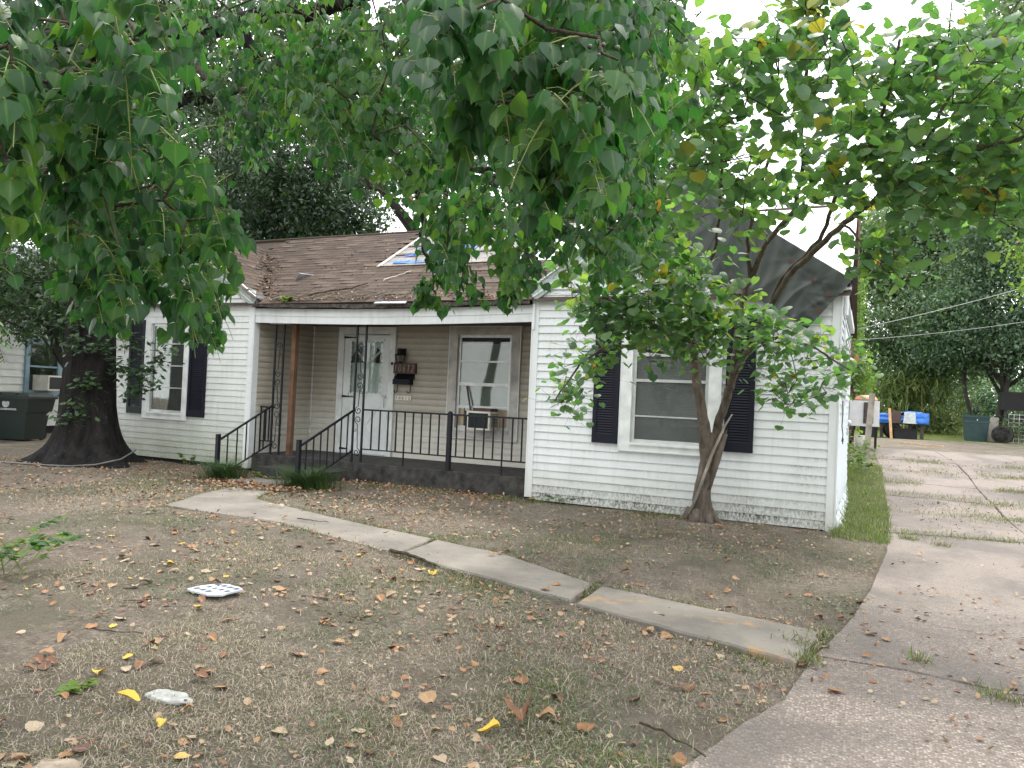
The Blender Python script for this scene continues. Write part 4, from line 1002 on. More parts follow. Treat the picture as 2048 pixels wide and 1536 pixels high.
# ================================================================== TARP over the right gable
m, t, b = nodes('grey_green_tarp'); p = pos(t)
c = mixc(t, noise(t, 3, 4, p), (.027, .034, .030), (.050, .060, .054)); t.links.new(c, b.inputs['Base Color'])
b.inputs['Roughness'].default_value = .5; b.inputs['Specular IOR Level'].default_value = .4
bump(t, b, noise(t, 26, 4, scalev(t, p, (1.5, 1, .35)), .6, .3), .12, .01); MAT['tarp'] = m
t_ = thing('roof_tarp', 'wrinkled dark grey tarp hanging over the right gable end', 'tarp', (-1.2, D-.06, 3.2))
TO = .05
top = [(-2.72, 3.88), (XCR, zr(XCR)+.03), (-1.0, zr(-1.0)+.03), (XR+.12, zr(XR+.07)+.01)]
bot = [(-2.36, 3.33), (-1.92, 3.06), (-1.28, 2.70), (-.66, 2.31)]
GROM = [(-2.55, 3.78), (-2.40, 3.55), (-.87, 3.10), (-.62, 2.86), (-.45, 2.69), (-.545, 2.52), (-.655, 2.345), (-1.55, 2.92)]
def lerp_poly(P_, u):
    L = [0]; 
    for a_, b_ in zip(P_[:-1], P_[1:]): L.append(L[-1]+math.hypot(b_[0]-a_[0], b_[1]-a_[1]))
    s_ = u*L[-1]
    return np.interp(s_, L, [q[0] for q in P_]), np.interp(s_, L, [q[1] for q in P_])
nu, nv = 170, 46; vs_ = []
for j in range(-6, nv+1):
    for i in range(nu+1):
        u = i/nu
        tx, tz = lerp_poly(top, u); bx, bz = lerp_poly(bot, u)
        if j < 0:   # part lying on the roof behind the rake
            yb = D-.12+(-j)*.11; vs_.append((tx, yb, min(tz, zr(tx)+.03)+.012*vnoise(u*20, j*.8, 3))); continue
        v = j/nv; x = tx+(bx-tx)*v; z = tz+(bz-tz)*v
        am = .020*min(1, v*3)
        yy = D-.115-am*(1-abs(math.sin(u*22+2.2*v+7*vnoise(u*4, v*1.3, 2))))**2.2*(.1+1.5*vnoise(u*6, v*1.4, 8)**2)*1.5-.006*math.sin(u*97+5*vnoise(u*9, v*2, 4))
        for gx_, gz_ in GROM:
            d_ = math.hypot(x-gx_, z-gz_); an = math.atan2(z-gz_, x-gx_)
            if d_ < .4: yy += (-.013*(1-abs(math.sin(an*3.5+gx_*9)))**2*min(1, d_/.05)*math.exp(-d_/.14))
        yy = yy+.035*math.exp(-min((math.hypot(x-g[0], z-g[1])/.09)**2 for g in GROM))
        vs_.append((x, min(yy, D-.10), z))
R_ = nu+1
MB().add(vs_, [(j*R_+i, j*R_+i+1, (j+1)*R_+i+1, (j+1)*R_+i) for j in range(nv+6) for i in range(nu)]).build('sheet', MAT['tarp'], t_, smooth=True)
MAT['redring'] = plain('rust_red_patch', (.13, .022, .02), .6)
for gx_, gz_ in GROM:
    yg = D-.118
    MB().lathe([(.007, 0), (.019, 0), (.019, .004), (.007, .004), (.007, 0)], (gx_, yg-.01, gz_), 14, axis=(0, -1, 0)).build('grommet', MAT['redring'], t_)
MB().prism([(-.74, D-.135, 2.345), (-.66, D-.135, 2.31), (-.60, D-.135, 2.385)], (0, -.003, 0)).build('corner_patch', MAT['black'], t_)

# ================================================================== NEIGHBOUR ON THE LEFT
nb = thing('neighbour_house', 'pale sided neighbouring house with a blue framed window behind the big oak', 'house', (-18.1, 12.2, 0))
dn = Vector((-.37, .93, 0)).normalized(); on = Vector((dn.y, -dn.x, 0))   # wall runs along dn and faces on
P0 = Vector((-18.0, 12.0, 0))-dn*3.5
MAT['nsiding'] = plain('neighbour_siding', (.55, .57, .53), .6, var=.1, scale=2)
MAT['nblue'] = plain('blue_grey_frame', (.16, .25, .30), .6, var=.15)
Ln = 13.0
def npt(s_, o_, z): return P0+dn*s_+on*o_+Vector((0, 0, z))
MB().add([npt(0, -.1, .2), npt(Ln, -.1, .2), npt(Ln, -.1, 3.0), npt(0, -.1, 3.0), npt(0, 0, .2), npt(Ln, 0, .2), npt(Ln, 0, 3.0), npt(0, 0, 3.0)], [(0, 1, 2, 3), (4, 7, 6, 5), (0, 3, 7, 4), (1, 5, 6, 2), (3, 2, 6, 7), (0, 4, 5, 1)]).build('wall', MAT['nsiding'], nb)
nw = nb.children[-1] if False else [o for o in bpy.data.objects if o.parent == nb][0]
for k in range(17):
    for (a_, b_) in ((0, 4.4+(k*1.7 % 3)), (4.403+(k*1.7 % 3), Ln)):
        board(nw, npt(a_, 0, .2+k*.165), dn, b_-a_, on, MAT['nsiding'], .165, .018)
MB().add([npt(0, -.15, 0), npt(Ln, -.15, 0), npt(Ln, -.15, .2), npt(0, -.15, .2)], [(0, 1, 2, 3)]).build('foundation', MAT['dark'], nb)
MB().add([npt(-.4, .45, 2.95), npt(Ln, .45, 2.95), npt(Ln, -4, 5.2), npt(-.4, -4, 5.2), npt(-.4, .45, 3.07), npt(Ln, .45, 3.07), npt(Ln, -4, 5.32), npt(-.4, -4, 5.32)], [(0, 1, 2, 3), (4, 7, 6, 5), (0, 4, 5, 1), (0, 3, 7, 4)]).build('roof', plain('grey_roof', (.25, .26, .28), .9), nb)
# window: find where the column of the window meets the wall
sw0, sw1 = 2.68, 3.98
m_ = MB()
for (a_, b_, c_, d_) in ((sw0, sw0+.14, .92, 2.3), (sw1-.14, sw1, .92, 2.3), (sw0+.14, sw1-.14, .92, 1.06), (sw0+.14, sw1-.14, 2.16, 2.3)):
    m_.obox(npt((a_+b_)/2, .028, (c_+d_)/2), dn*((b_-a_)/2), on*.03, (0, 0, (d_-c_)/2))
nwin = m_.build('window', MAT['nblue'], nb)
MB().obox(npt((sw0+sw1)/2, .022, 1.6), dn*.5, on*.002, (0, 0, .54)).build('pane', MAT['glass_dark'], nwin)
MB().obox(npt((sw0+sw1)/2, .03, 1.62), dn*.5, on*.012, (0, 0, .02)).build('muntin', MAT['nblue'], nwin)
t_ = thing('window_air_conditioner', 'small white air conditioner in the blue framed neighbour window', 'air conditioner', npt(3.35, .2, 1.06))
MB().obox(npt(3.33, .2, 1.24), dn*.34, on*.2, (0, 0, .18)).build('case', MAT['ac_white'], t_)
MB().obox(npt(3.33, .402, 1.24), dn*.29, on*.004, (0, 0, .14)).build('grille', MAT['black'], t_)
MB().beam(npt(3.62, .05, .75), npt(3.62, .35, 1.05), .03, .03).build('brace', MAT['nblue'], t_)
# wheeled bin
bx, by = -16.55, 10.35
bn = thing('wheeled_bin', 'dark green wheeled rubbish bin with white round emblem beside the neighbour wall', 'bin', (bx, by, 0))
MAT['bin'] = plain('dark_green_plastic', (.0025, .013, .010), .5, var=.15, scale=3)
bd = Vector((math.cos(.35), math.sin(.35), 0)); bb = Vector((-bd.y, bd.x, 0)); BC = Vector((bx, by, 0))
def bp(u, v, z): return BC+bd*u+bb*v+Vector((0, 0, z))
def frus(mb, w0, d0, z0, w1, d1, z1): mb.add([bp(-w0, -d0, z0), bp(w0, -d0, z0), bp(w0, d0, z0), bp(-w0, d0, z0), bp(-w1, -d1, z1), bp(w1, -d1, z1), bp(w1, d1, z1), bp(-w1, d1, z1)], [(0, 3, 2, 1), (4, 5, 6, 7), (0, 1, 5, 4), (1, 2, 6, 5), (2, 3, 7, 6), (3, 0, 4, 7)])
m_ = MB(); frus(m_, .50, .30, .04, .56, .36, .62); frus(m_, .60, .38, .62, .64, .42, .90); frus(m_, .68, .45, .90, .68, .45, .94); m_.build('body', MAT['bin'], bn)
m_ = MB(); frus(m_, .70, .47, .945, .69, .46, .975); frus(m_, .62, .40, .975, .60, .36, 1.01)
for k in (-.35, 0, .35): m_.obox(bp(k, 0, 1.0), bd*.02, bb*.43, (0, 0, .018))
m_.build('lid', MAT['bin'], bn)
for sg in (-1, 1): MB().lathe([(.001, -.03), (.12, -.03), (.13, 0), (.12, .03), (.001, .03)], bp(sg*.42, .34, .13), 16, axis=bd).build('wheel', MAT['black'], bn)
MB().tube([bp(-.5, .46, .92), bp(-.5, .56, .95), bp(.5, .56, .95), bp(.5, .46, .92)], .018, 8).build('handle', MAT['bin'], bn)
lw = plain('white_print', (.5, .55, .55), .6)
e = MB(); e.lathe([(.065, 0), (.08, 0), (.08, .003), (.065, .003), (.065, 0)], bp(.14, -.408, .79), 20, axis=-bb)
e.lathe([(.001, 0), (.03, 0), (.03, .003), (.001, .003)], bp(.14, -.408, .79), 12, axis=-bb)
for k in range(8):
    an = k*math.pi/4; e.obox(bp(.14+math.cos(an)*.046, -.409, .79+math.sin(an)*.046), bd*(.014*abs(math.cos(an))+.004), bb*.002, (0, 0, .014*abs(math.sin(an))+.004))
e.build('emblem', lw, bn)
e = MB()
for r_ in range(2):
    x = -.06+.02*r_
    while x < .34:
        w_ = random.uniform(.02, .05); e.obox(bp(x+w_/2, -.405+.006*r_, .685-r_*.022), bd*w_/2, bb*.0015, (0, 0, .007)); x += w_+.008
e.build('small_print', lw, bn)
TALLOW_TWIGS="-200,135,229,25 -175,98,204,25 -205,131,244,29 -184,131,228,28 -177,114,205,29 -208,149,252,25 -185,144,245,26 -177,108,181,27 -153,111,225,35 -178,120,211,24 -165,98,205,23 -156,119,213,28 -210,124,200,36 -198,151,221,25 -195,131,230,35 -179,100,177,34 -198,114,187,33 -168,122,208,31 -200,121,202,23 -199,141,226,34 -174,131,229,27 -223,144,219,27 -223,139,227,28 -201,110,211,27 -142,113,208,26 -150,123,221,23 -207,121,209,28 -165,100,198,24 -214,146,249,24 -164,127,220,35 -181,99,215,28 -190,148,230,22 -147,112,205,35 -223,123,236,26 -199,119,227,25 -215,143,251,35 -176,99,197,29 -157,116,201,28 -201,139,218,32 -177,107,225,27 -204,112,222,27 -183,142,237,33 -247,163,206,41 -372,210,239,37 -213,161,190,36 -197,151,173,31 -281,177,224,33 -261,241,224,35 -256,222,221,33 -298,216,181,29 -360,212,223,39 -283,250,240,41 -284,229,254,31 -371,209,262,39 -285,181,202,28 -343,232,220,29 -219,166,217,35 -303,231,270,30 -203,179,189,39 -276,200,200,35 -278,202,256,39 -294,224,255,30 -242,184,229,42 -328,217,214,35 -226,185,204,40 -236,175,184,33 -322,182,240,38 -320,200,261,37 -267,148,216,31 -326,204,255,35 -317,234,240,27 -300,253,203,34 -211,189,168,28 -248,136,216,42 -312,217,216,42 -280,242,220,33 -226,165,221,35 -220,176,196,29 -311,182,226,35 -352,229,230,39 -211,146,214,29 -250,211,183,37 -363,224,266,35 -262,191,242,26 -232,200,220,40 -214,150,223,34 -331,233,266,41 -214,144,205,31 -249,156,197,42 -266,241,196,30 -243,188,204,37 -205,149,222,29 -279,233,227,31 -194,188,192,41 -260,231,218,40 -353,198,216,34 -216,168,232,37 -310,181,214,38 -307,202,252,39 -217,149,202,29 -346,216,233,37 -293,238,218,27 -249,205,221,26 -196,174,211,27 -243,157,223,30 -220,150,194,36 -266,207,225,37 -308,247,283,31 -238,168,206,31 -324,216,224,36 -315,209,261,30 -258,142,197,34 -320,231,231,30 -314,213,203,37 -295,160,218,37 -321,234,193,29 -221,178,238,32 -216,171,222,32 -340,195,245,40 -256,224,243,35 -310,239,215,29 -293,212,209,32 -351,222,231,29 -229,174,182,28 -254,194,171,37 -280,156,205,40 -288,230,225,30 -324,183,254,37 -217,162,177,36 -244,225,185,40 -205,192,198,28 -273,198,192,40 -245,146,203,29 -247,142,221,42 -302,218,217,27 -335,216,218,33 -198,153,206,27 -225,175,183,27 -254,149,216,27 -202,169,193,28 -225,202,193,39 -329,208,245,34 -209,154,191,41 -241,139,222,26 -304,214,240,36 -350,194,259,30 -323,228,226,40 -181,164,204,41 -316,213,228,40 -252,197,244,39 -286,248,215,40 -212,186,169,29 -283,210,185,33 -298,235,202,33 -199,174,179,32 -349,227,242,37 -233,158,227,29 -257,181,189,41 -299,182,213,30 -257,154,233,30 -266,200,211,29 -214,158,211,39 -263,219,242,36 -200,188,192,33 -309,232,264,30 -265,184,220,28 -222,198,198,27 -279,196,183,32 -268,203,190,35 -255,188,170,35 -241,174,173,33 -251,189,180,30 -241,174,178,30 -270,245,184,37 -271,241,185,38 -292,278,172,33 -291,257,180,35 -266,250,179,39 -274,246,172,38 -287,269,167,31 -290,272,175,34 -342,338,328,40 -259,312,318,32 -369,376,337,36 -255,286,276,37 -284,300,342,35 -301,298,286,43 -274,340,337,37 -309,409,354,39 -335,378,340,45 -235,294,318,46 -371,382,323,48 -340,345,315,43 -283,307,337,36 -257,291,286,30 -251,326,314,35 -286,314,291,30 -254,278,292,49 -321,406,313,36 -291,297,276,35 -250,341,295,30 -357,362,371,37 -284,290,300,47 -356,404,314,41 -371,390,398,41 -251,323,292,50 -339,355,327,31 -276,294,303,37 -367,393,307,47 -367,442,347,43 -392,405,315,43 -448,387,403,50 -350,335,332,36 -302,355,335,39 -269,317,330,47 -399,402,409,34 -285,342,327,40 -297,270,315,30 -332,366,390,36 -353,398,382,45 -333,313,333,41 -275,366,323,45 -304,323,314,47 -376,370,333,39 -273,337,312,42 -388,400,409,32 -424,395,418,45 -310,299,331,30 -334,356,351,31 -361,430,407,39 -278,348,334,30 -310,361,347,44 -309,374,304,49 -327,405,359,44 -295,355,324,40 -321,366,339,49 -353,416,405,33 -311,277,336,45 -342,298,353,37 -305,289,330,31 -263,317,293,45 -379,350,349,39 -414,359,392,43 -308,295,302,31 -237,290,261,31 -293,382,312,34 -310,398,376,31 -338,371,369,38 -256,345,307,47 -351,397,365,42 -411,419,316,46 -250,277,299,40 -327,357,307,40 -385,388,366,35 -314,392,395,49 -272,295,289,44 -379,362,394,38 -437,390,408,32 -284,323,354,46 -319,439,347,46 -301,327,327,39 -308,306,304,46 -364,426,367,43 -240,318,290,43 -357,415,310,48 -283,369,348,44 -233,350,324,38 -216,321,280,34 -259,352,318,38 -233,304,293,40 -205,284,300,41 -197,293,279,44 -280,314,306,34 -290,321,318,44 -275,420,282,29 -286,378,302,40 -304,335,333,30 -226,314,269,31 -273,345,318,30 -193,307,243,44 -204,315,316,28 -292,386,373,38 -203,281,269,39 -234,409,304,28 -247,367,363,32 -208,292,290,29 -270,376,344,33 -225,343,352,30 -294,340,328,44 -231,365,353,33 -279,376,322,38 -254,343,346,32 -259,300,293,30 -255,380,347,37 -251,392,253,38 -190,284,255,31 -226,292,272,44 -176,292,243,33 -209,335,321,38 -215,260,259,36 -203,297,247,45 -196,327,292,31 -259,318,315,33 -243,384,287,39 -219,365,286,40 -232,376,282,38 -179,283,309,29 -300,389,324,32 -272,414,287,34 -206,269,293,38 -210,316,285,34 -298,349,312,41 -178,287,243,45 -265,416,320,30 -233,312,305,38 -187,307,329,42 -214,323,326,34 -216,315,274,34 -192,312,284,31 -263,424,361,29 -198,305,256,35 -254,320,329,39 -203,278,250,41 -270,340,305,39 -241,273,296,31 -279,382,362,34 -261,364,357,43 -248,352,306,32 -313,374,344,29 -235,297,307,43 -273,401,381,30 -228,265,266,29 -229,375,346,32 -270,318,321,39 -313,378,320,37 -225,274,274,44 -261,409,265,34 -205,289,317,36 -258,323,288,33 -224,305,268,37 -296,403,292,39 -216,360,351,44 -267,402,365,37 -296,373,306,33 -269,385,312,42 -256,338,337,37 -279,337,319,45 -257,387,284,33 -229,388,300,43 -224,323,300,44 -243,326,292,37 -225,373,353,30 -239,341,329,35 -260,420,315,35 -217,358,319,37 -174,272,294,32 -276,409,282,30 -252,316,332,37 -190,272,280,45 -265,368,320,43 -238,337,273,45 -94,181,232,30 -99,188,220,33 -94,200,252,28 -90,197,253,25 -92,207,264,31 -80,185,207,23 -108,199,257,21 -66,192,238,25 -68,166,217,21 -70,214,233,25 -50,153,208,27 -102,163,240,24 -74,197,253,22 -73,156,233,24 -88,201,219,27 -82,174,224,32 -51,166,224,26 -65,164,227,30 -70,181,200,34 -73,182,199,31 -63,146,200,32 -98,202,231,32 -76,136,215,22 -55,148,195,24 -60,162,197,31 -79,160,218,23 -74,161,210,23 -92,204,253,29 -73,142,220,27 -85,154,204,27 -75,183,214,22 -93,184,228,23 -78,177,202,30 -83,200,225,24 -91,169,226,21 -73,148,200,25 -70,166,222,24 -82,133,215,28 -64,185,242,24 -68,202,256,32 -107,201,229,29 -82,167,230,22 -102,174,245,26 -85,141,220,34 -59,165,203,29 -75,198,228,27 -102,179,247,34 -61,204,228,20 -53,151,209,33 -57,160,217,22 -62,170,208,31 -78,176,225,24 -85,150,207,23 -72,180,208,23 -73,177,238,23 -100,198,256,23 -103,171,225,25 -68,156,219,28 -92,153,211,33 -89,204,256,33 -79,192,225,33 -88,177,239,23 -102,300,295,28 -92,255,262,36 -76,263,258,39 -111,320,255,37 -73,263,277,30 -90,349,301,29 -97,325,310,38 -96,361,302,33 -78,318,304,29 -100,371,346,30 -117,347,326,38 -98,288,251,31 -123,351,338,29 -98,353,313,36 -90,255,246,33 -90,253,251,36 -91,275,294,39 -91,294,273,26 -65,276,271,32 -100,294,268,36 -106,370,296,31 -132,355,346,36 -105,353,292,27 -97,318,264,38 -91,322,266,35 -102,323,302,35 -94,284,274,30 -93,370,346,37 -119,374,273,28 -86,332,317,26 -103,324,313,31 -116,349,281,30 -85,293,298,27 -87,274,258,29 -68,258,239,33 -102,364,261,39 -78,269,232,27 -89,284,230,26 -119,359,274,26 -94,296,284,31 -108,309,238,37 -217,383,233,29 -203,378,258,40 -206,337,243,27 -130,345,218,29 -161,357,221,35 -139,320,248,28 -114,388,250,28 -161,295,225,32 -137,301,233,31 -111,302,214,40 -214,369,269,27 -111,359,247,29 -106,370,232,41 -194,396,226,32 -132,341,242,32 -232,390,281,28 -96,327,225,32 -196,395,244,37 -158,353,225,36 -121,371,231,27 -177,292,220,32 -156,356,254,37 -129,433,293,42 -163,293,236,39 -95,298,244,28 -170,393,227,34 -131,271,209,34 -159,421,260,37 -199,391,264,34 -120,312,216,28 -204,360,247,32 -109,400,271,41 -215,396,240,41 -142,355,224,38 -243,383,280,37 -170,374,268,34 -118,356,262,40 -89,289,217,29 -134,295,214,35 -159,273,218,31 -166,336,256,39 -188,353,258,28 -155,429,236,40 -191,375,236,36 -158,351,243,31 -208,393,254,30 -161,311,222,40 -207,338,250,28 -184,340,233,41 -167,334,220,39 -143,371,240,36 -151,271,214,40 -131,302,214,40 -134,406,258,33 -96,319,240,38 -127,338,248,35 -121,419,280,41 -191,315,249,30 -169,404,243,38 -118,332,238,33 -134,315,233,29 -90,327,230,34 -140,288,225,26 -163,279,199,29 -169,301,201,29 -186,326,199,31 -181,329,202,34 -184,319,216,25 -192,324,220,30 -142,322,202,32 -167,358,203,27 -147,306,196,32 -171,359,200,32 -156,330,208,30 -164,362,206,27 -106,305,211,34 -128,399,215,26 -100,308,209,34 -129,388,234,29 -104,339,215,34 -121,373,218,34 -106,318,209,29 -124,368,214,35 -116,380,231,27 -126,402,226,34 -210,346,197,21 -209,346,190,21 -209,344,200,24 -406,283,489,35 -263,390,420,35 -597,223,455,35 -145,333,525,35 -101,463,540,35 -85,340,381,35 -650,240,407,35 -443,266,382,35 -264,179,314,35 -302,160,357,35 -136,337,439,35 -273,351,596,35 -387,307,570,35 -284,114,300,35 -335,254,392,35 -543,283,608,35 -232,155,370,35 -390,180,431,35 -122,389,385,35 -294,159,300,35 -306,388,410,35 -86,208,324,35 -80,232,332,35 -116,322,521,35 -637,199,549,35 -159,342,414,35 -303,129,288,35 -504,183,533,35 -438,217,532,35 -276,136,383,35 -544,211,439,35 -151,334,424,35 -174,149,348,35 -550,194,552,35 -415,349,459,35 -287,106,254,35 -249,167,347,35 -56,191,326,35 -89,293,401,35 -255,122,275,35 -380,132,430,35 -202,270,502,35 -462,154,385,35 -233,270,464,35 -304,390,434,35 -227,251,471,35 -166,187,343,35 -196,329,511,35 -197,294,384,35 -94,214,287,35 -350,338,417,35 -146,350,471,35 -149,237,302,35 -285,375,621,35 -146,199,366,35 -281,149,405,35 -232,230,360,35 -364,167,414,35 -355,336,398,35 -257,204,351,35 -302,190,338,35 -321,169,410,35 -218,309,365,35 -520,261,412,35 -290,123,384,35 -131,226,339,35 -98,239,404,35 -183,417,562,35 -224,369,480,35 -325,242,427,35 -82,283,453,35 -611,210,410,35 -413,178,485,35 -142,168,263,35 -280,380,578,35 -292,245,372,35 -425,180,382,35 -240,153,346,35 -199,250,424,35 -424,234,480,35 -237,121,332,35 -373,295,468,35 -194,267,333,35 -311,169,356,35 -145,471,496,35 -442,218,511,35 -234,182,393,35 -373,216,453,35 -240,271,337,35 -371,191,496,35 -110,194,308,35 -312,373,590,35 -208,342,419,35 -311,106,281,35 -396,120,430,35 -77,296,412,35 -356,210,499,35 -104,488,478,35 -455,177,464,35 -467,144,478,35 -363,246,536,35 -201,378,565,35 -58,226,293,35 -501,232,418,35 -380,139,401,35 -87,251,298,35 -210,129,348,35 -61,247,334,35 -375,357,582,35 -201,286,432,35 -427,139,451,35 -516,195,417,35 -508,227,502,35 -294,92,341,35 -241,196,310,35 -170,313,441,35 -114,242,319,35 -182,188,323,35 -292,223,495,35 -190,369,569,35 -607,188,305,38 -496,176,268,38 -314,148,230,38 -620,201,337,38 -501,220,238,38 -629,244,320,38 -565,220,295,38 -625,193,329,38 -391,123,268,38 -290,148,192,38 -405,146,268,38 -570,194,274,38 -383,116,280,38 -582,238,276,38 -487,183,335,38 -580,275,330,38 -549,262,355,38 -385,121,215,38 -557,166,317,38 -491,246,343,38 -599,213,362,38 -481,166,321,38 -558,234,265,38 -571,208,234,38 -542,186,341,38 -608,202,288,38 -449,144,263,38 -392,156,260,38 -545,230,305,38 -350,111,189,38"
TALLOW_LIMBS=["-915,416,-52 -906,405,155 -871,395,350 -755,370,431",
 "-755,370,431 -605,375,398 -473,392,393 -396,395,389 -333,391,384 -252,363,373 -159,297,332 -106,267,314 -84,288,326",
 "-403,392,387 -382,391,355 -350,395,340 -316,400,324 -286,393,296 -254,386,273 -238,373,242 -223,358,215 -205,345,200",
 "-316,400,324 -282,373,284 -265,360,255 -250,367,247",
 "-252,363,373 -232,351,336 -208,341,295 -184,342,272 -152,346,255 -121,350,248",
 "-448,382,368 -379,360,322 -334,359,322 -287,359,316",
 "-755,370,431 -498,270,397 -316,202,327 -226,157,270 -204,145,249",
 "-605,375,398 -407,270,289 -310,239,251 -276,233,230 -272,247,213 -275,257,193",
 "-407,270,289 -301,189,233 -272,181,201 -260,187,187",
 "-159,297,332 -118,229,264 -102,204,231 -91,199,213",
 "-252,363,373 -207,353,257 -174,347,251 -149,347,251"]
